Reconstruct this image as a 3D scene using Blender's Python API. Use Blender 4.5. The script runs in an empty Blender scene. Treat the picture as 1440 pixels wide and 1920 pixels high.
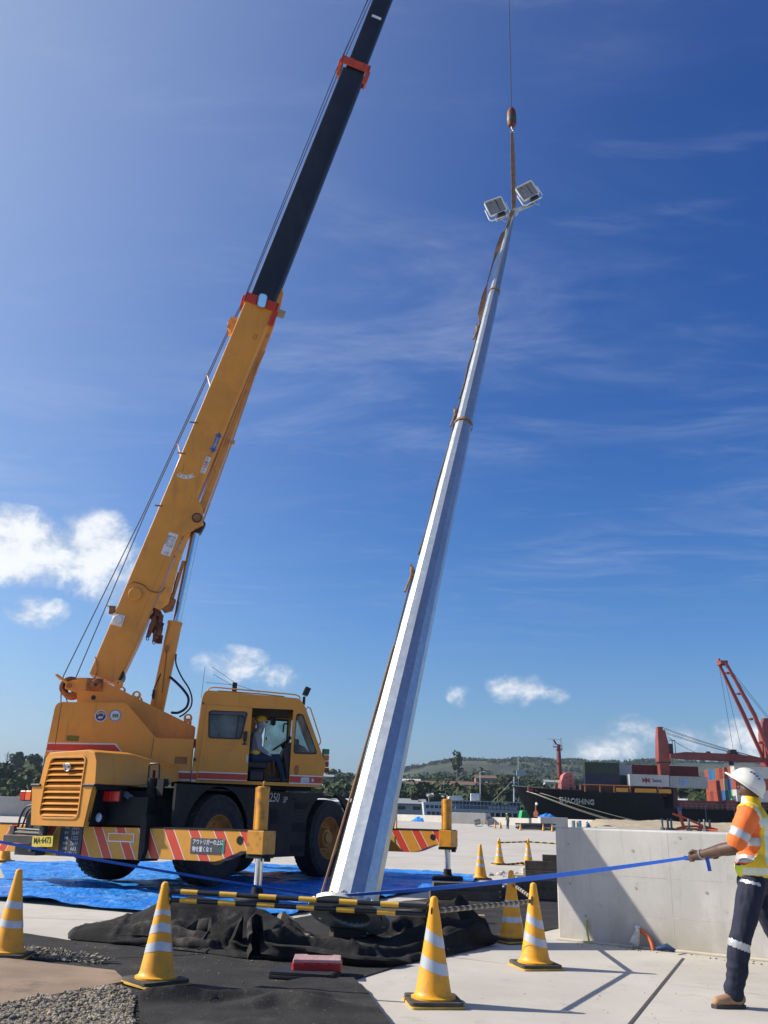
import bpy, math, random
from math import sin, cos, pi, radians, sqrt, atan2, exp, hypot
from mathutils import Vector, Matrix, noise
from mathutils.geometry import tessellate_polygon

SC = bpy.context.scene
COL = SC.collection
V3 = Vector
random.seed(11)

# ------------------------------------------------------------------ camera
cam_d = bpy.data.cameras.new('camera')
cam_d.sensor_fit = 'VERTICAL'
cam_d.sensor_height = 36.0
cam_d.lens = 36.0 * 1660.0 / 1920.0
cam_d.clip_start = 0.1
cam_d.clip_end = 9000.0
cam = bpy.data.objects.new('camera', cam_d)
COL.objects.link(cam)
CR, CU, CF = V3((0.99956, -0.00955, 0.02809)), V3((-0.02967, -0.32194, 0.94629)), V3((0.0, 0.94671, 0.32208))
cam.matrix_world = Matrix(((CR.x, CU.x, -CF.x, 0), (CR.y, CU.y, -CF.y, 0), (CR.z, CU.z, -CF.z, 1.35), (0, 0, 0, 1)))
SC.camera = cam

# ------------------------------------------------------------------ sun and sky
SUN_EL, SUN_DIR = radians(34.0), V3((-0.9877, 0.1564, 0.0))     # direction towards the sun (low at the left, just behind the scene)
SKY_STRENGTH = 0.115
sun_d = bpy.data.lights.new('sun', 'SUN')
sun_d.energy = 4.8
sun_d.angle = radians(0.55)
sun_d.color = (1.0, 0.93, 0.82)
sun = bpy.data.objects.new('sun', sun_d)
COL.objects.link(sun)
sv = V3((SUN_DIR.x * cos(SUN_EL), SUN_DIR.y * cos(SUN_EL), sin(SUN_EL)))
sun.rotation_euler = sv.to_track_quat('Z', 'Y').to_euler()
sun.location = (-20, 8, 30)

world = bpy.data.worlds.new('World')
SC.world = world
world.use_nodes = True
NT = world.node_tree
for n in list(NT.nodes):
    NT.nodes.remove(n)


class G:
    """tiny helper for wiring shader nodes"""
    def __init__(self, nt):
        self.nt = nt

    def n(self, t, **kw):
        nd = self.nt.nodes.new(t)
        for k, v in kw.items():
            if k in nd.inputs:
                nd.inputs[k].default_value = v
            else:
                setattr(nd, k, v)
        return nd

    def l(self, a, b):
        self.nt.links.new(a, b)

    def m(self, op, a, b=None, c=None, clamp=False):
        nd = self.nt.nodes.new('ShaderNodeMath')
        nd.operation = op
        nd.use_clamp = clamp
        for i, v in enumerate((a, b, c)):
            if v is None:
                continue
            if isinstance(v, (int, float)):
                nd.inputs[i].default_value = v
            else:
                self.l(v, nd.inputs[i])
        return nd.outputs[0]

    def mix(self, f, a, b, mode='MIX'):
        nd = self.nt.nodes.new('ShaderNodeMix')
        nd.data_type = 'RGBA'
        nd.blend_type = mode
        for s, v in ((0, f), (6, a), (7, b)):
            if isinstance(v, (int, float)):
                nd.inputs[s].default_value = v
            elif isinstance(v, tuple):
                nd.inputs[s].default_value = (*v, 1) if len(v) == 3 else v
            else:
                self.l(v, nd.inputs[s])
        return nd.outputs[2]

    def ramp(self, f, stops):
        nd = self.nt.nodes.new('ShaderNodeValToRGB')
        e = nd.color_ramp.elements
        while len(e) > 1:
            e.remove(e[-1])
        e[0].position, e[0].color = stops[0][0], (*stops[0][1], 1)
        for p, c in stops[1:]:
            k = e.new(p)
            k.color = (*c, 1)
        self.l(f, nd.inputs[0])
        return nd.outputs[0]

    def noise(self, vec, scale, detail=4, rough=.55, dist=0.0):
        nd = self.nt.nodes.new('ShaderNodeTexNoise')
        nd.inputs['Scale'].default_value = scale
        nd.inputs['Detail'].default_value = detail
        nd.inputs['Roughness'].default_value = rough
        nd.inputs['Distortion'].default_value = dist
        if vec is not None:
            self.l(vec, nd.inputs['Vector'])
        return nd.outputs[0]

    def scaled(self, vec, s, loc=(0, 0, 0), rot=(0, 0, 0)):
        nd = self.nt.nodes.new('ShaderNodeMapping')
        nd.inputs['Scale'].default_value = s
        nd.inputs['Location'].default_value = loc
        nd.inputs['Rotation'].default_value = rot
        self.l(vec, nd.inputs['Vector'])
        return nd.outputs[0]

    def step(self, v, a, b):
        nd = self.nt.nodes.new('ShaderNodeMapRange')
        nd.interpolation_type = 'SMOOTHSTEP'
        nd.inputs[1].default_value, nd.inputs[2].default_value = a, b
        self.l(v, nd.inputs[0])
        return nd.outputs[0]


w = G(NT)
out = w.n('ShaderNodeOutputWorld')
bg = w.n('ShaderNodeBackground')
bg.inputs['Strength'].default_value = SKY_STRENGTH
w.l(bg.outputs[0], out.inputs[0])
sky = w.n('ShaderNodeTexSky')
sky.sky_type = 'NISHITA'
sky.sun_disc = False
sky.sun_elevation = SUN_EL
sky.sun_rotation = atan2(SUN_DIR.x, SUN_DIR.y)
sky.altitude = 0.0
sky.air_density = 1.0
sky.dust_density = 1.5
sky.ozone_density = 2.2
tc = w.n('ShaderNodeTexCoord')
sep = w.n('ShaderNodeSeparateXYZ')
w.l(tc.outputs['Generated'], sep.inputs[0])
dx, dy, dz = sep.outputs
base = w.mix(1.0, sky.outputs[0], (0.70, 0.80, 1.22), 'MULTIPLY')
# deepen the blue away from the sun the way the camera rendered it: a gamma per channel
spl = w.n('ShaderNodeSeparateColor')
w.l(base, spl.inputs[0])
cmb = w.n('ShaderNodeCombineColor')
for i_, (gm, kk) in enumerate(((1.90, 1.85), (1.50, 1.22), (1.15, .76))):
    w.l(w.m('MULTIPLY', w.m('POWER', w.m('MULTIPLY', spl.outputs[i_], SKY_STRENGTH), gm), kk / SKY_STRENGTH), cmb.inputs[i_])
base = cmb.outputs[0]
# thin high cirrus: noise on a plane far overhead (gnomonic projection), streaked
zc = w.m('MAXIMUM', dz, 0.03)
comb = w.n('ShaderNodeCombineXYZ')
w.l(w.m('DIVIDE', dx, zc), comb.inputs[0])
w.l(w.m('DIVIDE', dy, zc), comb.inputs[1])
pv = comb.outputs[0]
c1 = w.noise(w.scaled(pv, (0.7, 1.5, 1), (3.1, 0.4, 0), (0, 0, 0.5)), 1.7, 10, .66, .8)
c2 = w.noise(w.scaled(pv, (1, 1, 1), (7.7, 1.2, 0)), .55, 3, .5)
cir = w.m('MULTIPLY', w.step(c1, .42, .80), w.step(c2, .33, .62))
cir = w.m('MULTIPLY', cir, w.step(dz, .10, .34))
c3 = w.noise(w.scaled(pv, (2.2, 7, 1), (1.1, 4.4, 0), (0, 0, -.35)), 1.1, 8, .62, .3)
cir = w.m('ADD', cir, w.m('MULTIPLY', w.m('MULTIPLY', w.step(c3, .52, .82), w.step(dz, .1, .3)), .35))
base = w.mix(w.m('MULTIPLY', cir, .40, clamp=True), base, (2.9, 3.4, 4.7))
# wide bright glow round the sun, beyond the left edge
sd_ = w.n('ShaderNodeVectorMath', operation='DOT_PRODUCT')
w.l(tc.outputs['Generated'], sd_.inputs[0])
sd_.inputs[1].default_value = (SUN_DIR.x * cos(SUN_EL), SUN_DIR.y * cos(SUN_EL), sin(SUN_EL))
glow = w.m('POWER', w.m('MAXIMUM', sd_.outputs['Value'], 0.0), 2.9)
base = w.mix(w.m('MULTIPLY', glow, 1.05, clamp=True), base, (3.1, 3.65, 4.7))
# milky air low down
hz = w.m('POWER', w.m('SUBTRACT', 1.0, w.m('MAXIMUM', dz, 0.0)), 12.0)
base = w.mix(w.m('MULTIPLY', hz, .55, clamp=True), base, (2.6, 3.35, 4.2))
# cumulus: puffs around (azimuth, elevation) centres, broken up by noise
azn = w.m('ARCTAN2', dx, dy)
eln = w.m('ARCSINE', dz)
cn = w.noise(w.scaled(tc.outputs['Generated'], (1, 1, 1.25)), 17, 10, .62, .35)
cn2 = w.noise(w.scaled(tc.outputs['Generated'], (1, 1, 1.2), (3, 1, 4)), 34, 6, .6)
PUFFS = [(-24.0, 14.6, 6.8, 2.5, 1.5), (-18.8, 15.2, 3.0, 2.7, 1.35), (-16.6, 13.0, 3.6, 2.2, 1.0), (-21.8, 10.9, 3.0, 1.1, .85), (-9.3, 8.6, 2.8, 1.3, 1.0),
         (-6.6, 8.0, 2.4, 1.0, .85), (9.2, 7.7, 2.6, 1.2, 1.0), (10.8, 7.3, 1.6, .8, .8), (5.4, 7.2, 1.2, .8, .75), (13.2, 4.2, 2.8, 1.2, .8), (15.8, 4.7, 2.6, 1.5, 1.0),
         (18.8, 4.5, 3.0, 1.2, .9), (22.5, 4.6, 3.8, 1.4, .9), (30, 5.5, 5, 1.6, .9), (-33, 13, 5, 2, 1), (-6.0, 14.4, 1.8, .7, .35), (48, 8, 7, 2, 1), (-52, 9, 7, 2.4, 1), (75, 10, 8, 3, 1), (-80, 12, 9, 3, 1), (0.6, 8.3, .9, .4, .35), (-1.0, 7.9, .5, .35, .3)]
acc = None
for (a, e, ra, re_, s) in PUFFS:
    u = w.m('DIVIDE', w.m('SUBTRACT', azn, radians(a)), radians(ra))
    v = w.m('DIVIDE', w.m('SUBTRACT', eln, radians(e)), radians(re_))
    # flat-ish base: squash the lower half
    d = w.m('ADD', w.m('MULTIPLY', u, u), w.m('MULTIPLY', v, v))
    f = w.m('MULTIPLY', w.m('MAXIMUM', w.m('SUBTRACT', 1.25, d), 0.0), s)
    acc = f if acc is None else w.m('MAXIMUM', acc, f)
puff = w.m('ADD', w.m('MULTIPLY', acc, .75), w.m('MULTIPLY', w.m('MULTIPLY', w.step(acc, .0, .35), w.m('SUBTRACT', w.m('ADD', cn, w.m('MULTIPLY', cn2, .45)), .72)), 2.3))
alpha = w.step(puff, .20, 1.15)
cs = w.noise(w.scaled(tc.outputs['Generated'], (1, 1, 1.25), (.0125, -.002, -.0125)), 17, 10, .62, .35)
lit = w.m('MULTIPLY', w.m('SUBTRACT', cn, cs), 2.6)
shade = w.step(w.m('ADD', w.m('ADD', puff, w.m('MULTIPLY', cn2, .5)), lit), .35, 1.75)
ccol = w.mix(shade, (3.2, 3.8, 4.6), (6.6, 6.6, 6.6))
base = w.mix(w.m('MULTIPLY', alpha, .88), base, ccol)
w.l(base, bg.inputs['Color'])

SC.view_settings.view_transform = 'Standard'
SC.view_settings.look = 'None'
SC.view_settings.gamma = 1.0
SC.view_settings.exposure = 0.5
SC.view_settings.use_curve_mapping = False
SC.cycles.max_bounces = 8
SC.cycles.transparent_max_bounces = 12
SC.cycles.volume_bounces = 0
SC.cycles.sample_clamp_indirect = 6.0


# ------------------------------------------------------------------ materials
def pm(name, col, rough=.6, metal=0.0, var=.12, vscale=3.0, dirt=None, damt=.5, dscale=1.2, bump=0.0, bscale=40.0, bdist=.01,
       stretch=(1, 1, 1), spec=.5, rvar=.1, extra=None, coat=0.0, bdetail=5):
    m = bpy.data.materials.new(name)
    m.use_nodes = True
    nt = m.node_tree
    g = G(nt)
    p = nt.nodes['Principled BSDF']
    t = g.n('ShaderNodeTexCoord')
    vec = g.scaled(t.outputs['Object'], stretch)
    n1 = g.noise(vec, vscale, 5, .6)
    lo = tuple(max(0, c * (1 - var)) for c in col)
    hi = tuple(min(1, c * (1 + var)) for c in col)
    c = g.mix(g.step(n1, .3, .7), lo, hi)
    if dirt is not None:
        n2 = g.noise(g.scaled(vec, (1, 1, 1), (5, 3, 2)), dscale, 7, .68)
        c = g.mix(g.m('MULTIPLY', g.step(n2, .5, .72), damt), c, dirt)
    if extra:
        c = extra(g, t.outputs['Object'], c)
    g.l(c, p.inputs['Base Color'])
    p.inputs['Metallic'].default_value = metal
    p.inputs['Specular IOR Level'].default_value = spec
    p.inputs['Coat Weight'].default_value = coat
    n3 = g.noise(vec, vscale * 2.3, 4, .6)
    g.l(g.m('ADD', g.m('MULTIPLY', g.m('SUBTRACT', n3, .5), rvar * 2), rough, clamp=True), p.inputs['Roughness'])
    if bump:
        b = g.n('ShaderNodeBump')
        b.inputs['Strength'].default_value = bump
        b.inputs['Distance'].default_value = bdist
        g.l(g.noise(vec, bscale, bdetail, .6), b.inputs['Height'])
        g.l(b.outputs[0], p.inputs['Normal'])
    m.diffuse_color = (*col, 1)
    return m


def spline(pts, n=5):
    """Catmull-Rom curve through the points"""
    p = [V3(q) for q in pts]
    p = [p[0] * 2 - p[1]] + p + [p[-1] * 2 - p[-2]]
    o_ = []
    for i in range(1, len(p) - 2):
        for k in range(n):
            t = k / n
            o_.append(.5 * ((2 * p[i]) + (p[i + 1] - p[i - 1]) * t + (2 * p[i - 1] - 5 * p[i] + 4 * p[i + 1] - p[i + 2]) * t * t + (3 * p[i] - p[i - 1] - 3 * p[i + 1] + p[i + 2]) * t ** 3))
    return o_ + [p[-2]]


# ------------------------------------------------------------------ mesh builder
class MB:
    def __init__(s):
        s.v, s.f, s.mi = [], [], []
        s.cur = 0

    def add(s, vs, fs):
        o = len(s.v)
        s.v.extend([tuple(x) for x in vs])
        for f in fs:
            s.f.append(tuple(i + o for i in f))
            s.mi.append(s.cur)
        return s

    def box(s, x0, x1, y0, y1, z0, z1, M=None, taper=None):
        vs = [V3((x, y, z)) for z in (z0, z1) for y in (y0, y1) for x in (x0, x1)]
        if M is not None:
            vs = [M @ v for v in vs]
        return s.add(vs, [(0, 2, 3, 1), (4, 5, 7, 6), (0, 1, 5, 4), (2, 6, 7, 3), (0, 4, 6, 2), (1, 3, 7, 5)])

    def prism(s, pts, ax, d0, d1, holes=()):
        """polygon in the two remaining axes (cyclic order kept), extruded along axis ax from d0 to d1"""
        def mk(p, d):
            if ax == 0: return (d, p[0], p[1])
            if ax == 1: return (p[0], d, p[1])
            return (p[0], p[1], d)
        loops = [list(pts)] + [list(h) for h in holes]
        flat = [p for lp in loops for p in lp]
        n = len(flat)
        tris = tessellate_polygon([[V3((p[0], p[1], 0)) for p in lp] for lp in loops])
        vs = [mk(p, d0) for p in flat] + [mk(p, d1) for p in flat]
        fs = []
        for t in tris:
            fs.append(tuple(t))
            fs.append(tuple(i + n for i in reversed(t)))
        o = 0
        for lp in loops:
            k = len(lp)
            for i in range(k):
                j = (i + 1) % k
                fs.append((o + i, o + j, o + j + n, o + i + n))
            o += k
        return s.add(vs, fs)

    def tube(s, pts, r, seg=10, caps=True, closed=False):
        pts = [V3(p) for p in pts]
        n = len(pts)
        rs = r if isinstance(r, (list, tuple)) else [r] * n
        vs, fs = [], []
        prev = None
        for i, p in enumerate(pts):
            a = pts[(i - 1) % n] if (i > 0 or closed) else p
            b = pts[(i + 1) % n] if (i < n - 1 or closed) else p
            d = (b - a).normalized()
            if prev is None:
                up = V3((0, 0, 1)) if abs(d.z) < .9 else V3((1, 0, 0))
                x = d.cross(up).normalized()
            else:
                x = (prev - d * prev.dot(d)).normalized()
            prev = x
            y = d.cross(x)
            for k in range(seg):
                t = 2 * pi * k / seg
                vs.append(p + (x * cos(t) + y * sin(t)) * rs[i])
        m = n if closed else n - 1
        for i in range(m):
            for k in range(seg):
                a0 = i * seg + k
                a1 = i * seg + (k + 1) % seg
                b0 = ((i + 1) % n) * seg + k
                b1 = ((i + 1) % n) * seg + (k + 1) % seg
                fs.append((a0, a1, b1, b0))
        if caps and not closed:
            fs.append(tuple(reversed(range(seg))))
            fs.append(tuple(range((n - 1) * seg, n * seg)))
        return s.add(vs, fs)

    def lathe(s, prof, seg=32, M=None, phase=0.0, caps=True):
        """prof: list of (r, z); revolved about z"""
        vs, fs = [], []
        for r, z in prof:
            for k in range(seg):
                t = 2 * pi * k / seg + phase
                vs.append(V3((r * cos(t), r * sin(t), z)))
        if M is not None:
            vs = [M @ v for v in vs]
        for i in range(len(prof) - 1):
            for k in range(seg):
                j = (k + 1) % seg
                fs.append((i * seg + k, i * seg + j, (i + 1) * seg + j, (i + 1) * seg + k))
        if caps:
            fs.append(tuple(reversed(range(seg))))
            fs.append(tuple(range((len(prof) - 1) * seg, len(prof) * seg)))
        return s.add(vs, fs)

    def ribbon(s, pts, w, dirs, th=.003):
        """flat strap: pts, half-width direction per point"""
        vs, fs = [], []
        n = len(pts)
        for i, p in enumerate(pts):
            p = V3(p)
            d = V3(dirs[i]).normalized()
            t = (V3(pts[min(i + 1, n - 1)]) - V3(pts[max(i - 1, 0)])).normalized()
            nn = t.cross(d).normalized() * th
            ww = (w[i] if isinstance(w, (list, tuple)) else w) * .5
            vs += [p - d * ww - nn, p + d * ww - nn, p + d * ww + nn, p - d * ww + nn]
        for i in range(n - 1):
            for k in range(4):
                a, b = i * 4 + k, i * 4 + (k + 1) % 4
                fs.append((a, b, b + 4, a + 4))
        fs += [(3, 2, 1, 0), tuple(range(4 * n - 4, 4 * n))]
        return s.add(vs, fs)

    def sphere(s, c, r, seg=16, rings=10, sc=(1, 1, 1), M=None):
        prof = []
        vs, fs = [], []
        for i in range(rings + 1):
            ph = pi * i / rings
            for k in range(seg):
                t = 2 * pi * k / seg
                v = V3((r * sc[0] * sin(ph) * cos(t), r * sc[1] * sin(ph) * sin(t), r * sc[2] * cos(ph)))
                if M is not None:
                    v = M @ v
                vs.append(v + V3(c))
        for i in range(rings):
            for k in range(seg):
                j = (k + 1) % seg
                fs.append((i * seg + k, (i + 1) * seg + k, (i + 1) * seg + j, i * seg + j))
        return s.add(vs, fs)

    def mesh(s, name):
        me = bpy.data.meshes.new(name)
        me.from_pydata(s.v, [], s.f)
        me.update()
        return me


WM = {}      # world matrices of everything built so far


def place(o, parent, M):
    COL.objects.link(o)
    if parent is not None:
        o.parent = parent
        o.matrix_basis = WM[parent.name].inverted() @ M
    else:
        o.matrix_basis = M
    WM[o.name] = M.copy()
    return o


def tag(o, label=None, cat=None, group=None, kind=None):
    if label: o['label'] = label
    if cat: o['category'] = cat
    if group: o['group'] = group
    if kind: o['kind'] = kind
    return o


def thing(name, label, cat, M=None, group=None):
    o = bpy.data.objects.new(name, None)
    o.empty_display_size = .2
    place(o, None, M if M is not None else Matrix())
    return tag(o, label, cat, group)


def finish(me, mats, smooth=None, fixn=True):
    import bmesh
    if not isinstance(mats, (list, tuple)):
        mats = [mats]
    for m in mats:
        me.materials.append(m)
    if fixn:
        b = bmesh.new()
        b.from_mesh(me)
        bmesh.ops.recalc_face_normals(b, faces=b.faces)
        b.to_mesh(me)
        b.free()
    if smooth is not None:
        me.shade_smooth()
        me.set_sharp_from_angle(angle=radians(smooth))
    return me


def P(name, mb, mat, parent=None, M=None, smooth=None, bevel=0, label=None, cat=None, group=None, kind=None, fixn=True, seg=2):
    """one mesh object; vertices are given in frame M (world matrix)"""
    me = mb if isinstance(mb, bpy.types.Mesh) else mb.mesh(name)
    if not isinstance(mb, bpy.types.Mesh):
        if len(set(mb.mi)) > 1:
            me.polygons.foreach_set('material_index', mb.mi)
        finish(me, mat, smooth, fixn)
    o = bpy.data.objects.new(name, me)
    if M is None:
        M = WM[parent.name] if parent is not None else Matrix()
    place(o, parent, M)
    if bevel:
        bm_ = o.modifiers.new('bevel', 'BEVEL')
        bm_.width = bevel
        bm_.segments = seg
        bm_.limit_method = 'ANGLE'
        bm_.angle_limit = radians(40)
        bm_.harden_normals = True
        me.shade_smooth()
        me.set_sharp_from_angle(angle=radians(60))
    return tag(o, label, cat, group, kind)


def text_mesh(txt, size, mat, M, parent, name='lettering', ext=.001, align='CENTER', sx=1.0, shear=0.0, bold=0.0, spacing=1.0, line=1.0):
    cu = bpy.data.curves.new('t', 'FONT')
    cu.body = txt
    cu.size = size
    cu.extrude = ext
    cu.offset = bold
    cu.align_x = align
    cu.align_y = 'CENTER'
    cu.shear = shear
    cu.space_character = spacing
    cu.space_line = line
    cu.resolution_u = 3
    o = bpy.data.objects.new('t', cu)
    COL.objects.link(o)
    dg = bpy.context.evaluated_depsgraph_get()
    me = bpy.data.meshes.new_from_object(o.evaluated_get(dg))
    bpy.data.objects.remove(o)
    me.materials.clear()
    me.materials.append(mat)
    me.transform(Matrix.Diagonal((sx, 1, 1, 1)))
    me.name = name
    q = bpy.data.objects.new(name, me)
    return place(q, parent, M)


def frame(o, x, y, z):
    """matrix from origin and three axes"""
    x, y, z = V3(x), V3(y), V3(z)
    return Matrix(((x.x, y.x, z.x, o[0]), (x.y, y.y, z.y, o[1]), (x.z, y.z, z.z, o[2]), (0, 0, 0, 1)))


def along(p0, p1, hint=(0, 0, 1)):
    """frame at p0 whose z axis points to p1"""
    z = (V3(p1) - V3(p0)).normalized()
    x = V3(hint).cross(z)
    if x.length < 1e-4:
        x = V3((1, 0, 0)).cross(z)
    x.normalize()
    y = z.cross(x)
    return frame(p0, x, y, z)


def rot(ax, a):
    return Matrix.Rotation(a, 4, ax)


def T(x, y, z):
    return Matrix.Translation((x, y, z))


def rrect(x0, x1, y0, y1, r, n=4):
    out_ = []
    for cx, cy, a0 in ((x1 - r, y1 - r, 0), (x0 + r, y1 - r, 90), (x0 + r, y0 + r, 180), (x1 - r, y0 + r, 270)):
        for i in range(n + 1):
            a = radians(a0 + 90 * i / n)
            out_.append((cx + r * cos(a), cy + r * sin(a)))
    return out_


def rpoly(pts, r, n=3):
    """round the corners of a polygon"""
    out_ = []
    k = len(pts)
    for i in range(k):
        p, a, b = V3((*pts[i], 0)), V3((*pts[i - 1], 0)), V3((*pts[(i + 1) % k], 0))
        rr = r[i] if isinstance(r, (list, tuple)) else r
        da, db = (a - p), (b - p)
        rr = min(rr, da.length * .45, db.length * .45)
        if rr <= 1e-4:
            out_.append((p.x, p.y))
            continue
        pa, pb = p + da.normalized() * rr, p + db.normalized() * rr
        for j in range(n + 1):
            t = j / n
            q = pa * (1 - t) ** 2 + p * 2 * t * (1 - t) + pb * t * t
            out_.append((q.x, q.y))
    return out_


def inside(x, y, poly):
    c = False
    n = len(poly)
    for i in range(n):
        x0, y0 = poly[i]
        x1, y1 = poly[(i + 1) % n]
        if (y0 > y) != (y1 > y) and x < (x1 - x0) * (y - y0) / (y1 - y0) + x0:
            c = not c
    return c


def clip_grid(poly, step, zf, warp=None, thick=0.0):
    """regular grid clipped to a polygon (edge vertices pulled onto the outline), height zf(x, y)"""
    xs = [p[0] for p in poly]
    ys = [p[1] for p in poly]
    x0, y0 = min(xs) - step, min(ys) - step
    nx, ny = int((max(xs) - x0) / step) + 2, int((max(ys) - y0) / step) + 2
    ins = {}
    for i in range(nx + 1):
        for j in range(ny + 1):
            ins[i, j] = inside(x0 + i * step, y0 + j * step, poly)

    def near(x, y):
        best, bp = 1e9, None
        n = len(poly)
        for k in range(n):
            ax, ay = poly[k]
            bx, by = poly[(k + 1) % n]
            ex, ey = bx - ax, by - ay
            t = max(0, min(1, ((x - ax) * ex + (y - ay) * ey) / (ex * ex + ey * ey + 1e-12)))
            qx, qy = ax + ex * t, ay + ey * t
            d = (x - qx) ** 2 + (y - qy) ** 2
            if d < best:
                best, bp = d, (qx, qy)
        return bp
    idx, vs, fs = {}, [], []

    def vert(i, j):
        if (i, j) in idx:
            return idx[i, j]
        x, y = x0 + i * step, y0 + j * step
        if not ins[i, j]:
            x, y = near(x, y)
        z = zf(x, y)
        if warp:
            wx, wy = warp(x, y)
        else:
            wx = wy = 0
        idx[i, j] = len(vs)
        vs.append((x + wx, y + wy, z))
        return idx[i, j]
    for i in range(nx):
        for j in range(ny):
            c = [(i, j), (i + 1, j), (i + 1, j + 1), (i, j + 1)]
            if any(ins[q] for q in c):
                fs.append(tuple(vert(*q) for q in c))
    mb = MB()
    mb.add(vs, fs)
    return mb


def nz(x, y, z=0.0, s=1.0):
    return noise.noise(V3((x * s, y * s, z)))
# ------------------------------------------------------------------ ground, water, hills
def conc_extra(g, vec, c):
    n = g.noise(vec, .35, 6, .6)
    c = g.mix(g.m('MULTIPLY', g.step(n, .42, .66), .45), c, (0.36, 0.33, 0.27))
    n2 = g.noise(g.scaled(vec, (1, 1, 1), (4, 1, 0)), 3.2, 8, .72)
    c = g.mix(g.m('MULTIPLY', g.step(n2, .54, .70), .42), c, (0.28, 0.25, 0.20))
    n3 = g.noise(g.scaled(vec, (.6, 4, 1), (1, 7, 0)), 1.4, 6, .7)
    c = g.mix(g.m('MULTIPLY', g.step(n3, .52, .72), .22), c, (0.58, 0.55, 0.49))
    wv = g.noise(g.scaled(vec, (1, 46, 1), (0, 0, 0), (0, 0, .5)), 1.6, 3, .5)
    c = g.mix(g.m('MULTIPLY', g.step(wv, .45, .62), .10), c, (0.33, 0.30, 0.25))
    n4 = g.noise(g.scaled(vec, (1, 1, 1), (8, 8, 0)), 17, 5, .7)
    return g.mix(g.m('MULTIPLY', g.step(n4, .66, .74), .35), c, (0.20, 0.18, 0.15))


M_conc = pm('quay_concrete', (0.50, 0.465, 0.405), .85, var=.07, vscale=.9, bump=.10, bscale=60, bdist=.004, extra=conc_extra)
M_joint = pm('joint_filler', (0.06, 0.055, 0.05), .9, var=.3, vscale=20)
mb = MB()
mb.add([(-420, -60, 0), (420, -60, 0), (420, 206, 0), (-420, 206, 0)], [(0, 1, 2, 3)])
mb.add([(-420, 206, 0), (420, 206, 0), (420, 206, -6), (-420, 206, -6)], [(0, 1, 2, 3)])
P('quay_ground', mb, M_conc, kind='structure')
# slab joints: dark filled strips set 4 mm proud of the slab
mb = MB()


def joint(p, q, wd, z=.004):
    d = (V3((*q, 0)) - V3((*p, 0))).normalized()
    n_ = V3((-d.y, d.x, 0)) * wd / 2
    mb.add([(p[0] - n_.x, p[1] - n_.y, z), (q[0] - n_.x, q[1] - n_.y, z), (q[0] + n_.x, q[1] + n_.y, z), (p[0] + n_.x, p[1] + n_.y, z)], [(0, 1, 2, 3)])


joint((3.27, 10.25), (-1.2, .2), .028)
joint((3.3, 10.5), (3.42, 10.62), .02)
P('slab_joint', mb, M_joint, kind='structure')
mb = MB()
for k in range(12):
    y0 = 24 + k * 9.5
    joint((-60, y0 + 30 * .1), (90, y0 - 90 * .12), .03)
for k in range(14):
    x0 = -50 + k * 9.5
    joint((x0, 22), (x0 + 30, 190), .03)
joint((-7.5, 12.15), (-3.2, 12.0), .012)
P('slab_joints_far', mb, pm('thin_joint', (0.22, 0.20, 0.17), .9), kind='structure')

M_water = pm('harbour_water', (0.03, 0.055, 0.06), .12, var=.2, vscale=.05, bump=.35, bscale=.8, bdist=.3, stretch=(1, 3, 1))
mb = MB()
mb.add([(-1600, 206, -2.6), (1600, 206, -2.6), (1600, 520, -2.6), (-1600, 520, -2.6)], [(0, 1, 2, 3)])
P('harbour_water', mb, M_water, kind='structure')


def lerp_tab(t, tab):
    if t <= tab[0][0]: return tab[0][1]
    for (a, va), (b, vb) in zip(tab, tab[1:]):
        if t <= b:
            u = (t - a) / (b - a)
            u = u * u * (3 - 2 * u)
            return va + (vb - va) * u
    return tab[-1][1]


# slopes (height / distance) of the wooded near hills and of the far ridge, by direction x / y
NEAR = [(-1.6, .03), (-.6, .030), (-.42, .0285), (-.39, .0305), (-.33, .029), (-.25, .025), (-.12, .027), (-.055, .028), (-.03, .032), (0, .028), (.03, .026), (.08, .030), (.11, .0315), (.2, .028), (.30, .026), (.36, .031), (.6, .03), (1.6, .03)]
RIDGE = [(-1.6, .02), (-.5, .012), (-.06, .012), (-.015, .030), (.02, .043), (.045, .0485), (.065, .053), (.095, .0590), (.15, .0595), (.2, .058), (.25, .0595), (.31, .0625), (.43, .0645), (.8, .06), (1.6, .04)]


def hill_z(x, y):
    t = x / max(y, 1)
    a = min(1, max(0, (y - 330) / 430))
    n = lerp_tab(t, NEAR) * min(y, 820)
    z1 = n * (a ** .8)
    b = min(1, max(0, (y - 950) / 1050))
    b = b * b * (3 - 2 * b)
    z2 = lerp_tab(t, RIDGE) * min(y, 2050) - z1
    z = z1 + max(z2, -z1 * .4) * b
    fade = min(1, max(0, (y - 340) / 120))
    z += fade * (8 * nz(x, y, 3, 1 / 170) + 4 * nz(x, y, 9, 1 / 60) + (16 * nz(x, y, 5, 1 / 420) if y > 900 else 0) * min(1, max(0, (y - 900) / 500)) * (1 - .6 * min(1, max(0, (y - 1700) / 300))))
    if y > 2100:
        z -= (y - 2100) * .05
    return z - 3.2 + min(1, max(0, (y - 318) / 14)) * 3.4


def hill_extra(g, vec, c):
    n = g.noise(vec, .006, 6, .6)
    c = g.mix(g.step(n, .47, .60), c, (0.080, 0.088, 0.038))
    n2 = g.noise(g.scaled(vec, (1, 1, 1), (50, 80, 0)), .011, 6, .65)
    c = g.mix(g.m('MULTIPLY', g.step(n2, .55, .66), .8), c, (0.10, 0.080, 0.048))
    n3 = g.noise(vec, .09, 6, .7)
    return g.mix(g.step(n3, .52, .62), c, (0.018, 0.030, 0.014))


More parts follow.
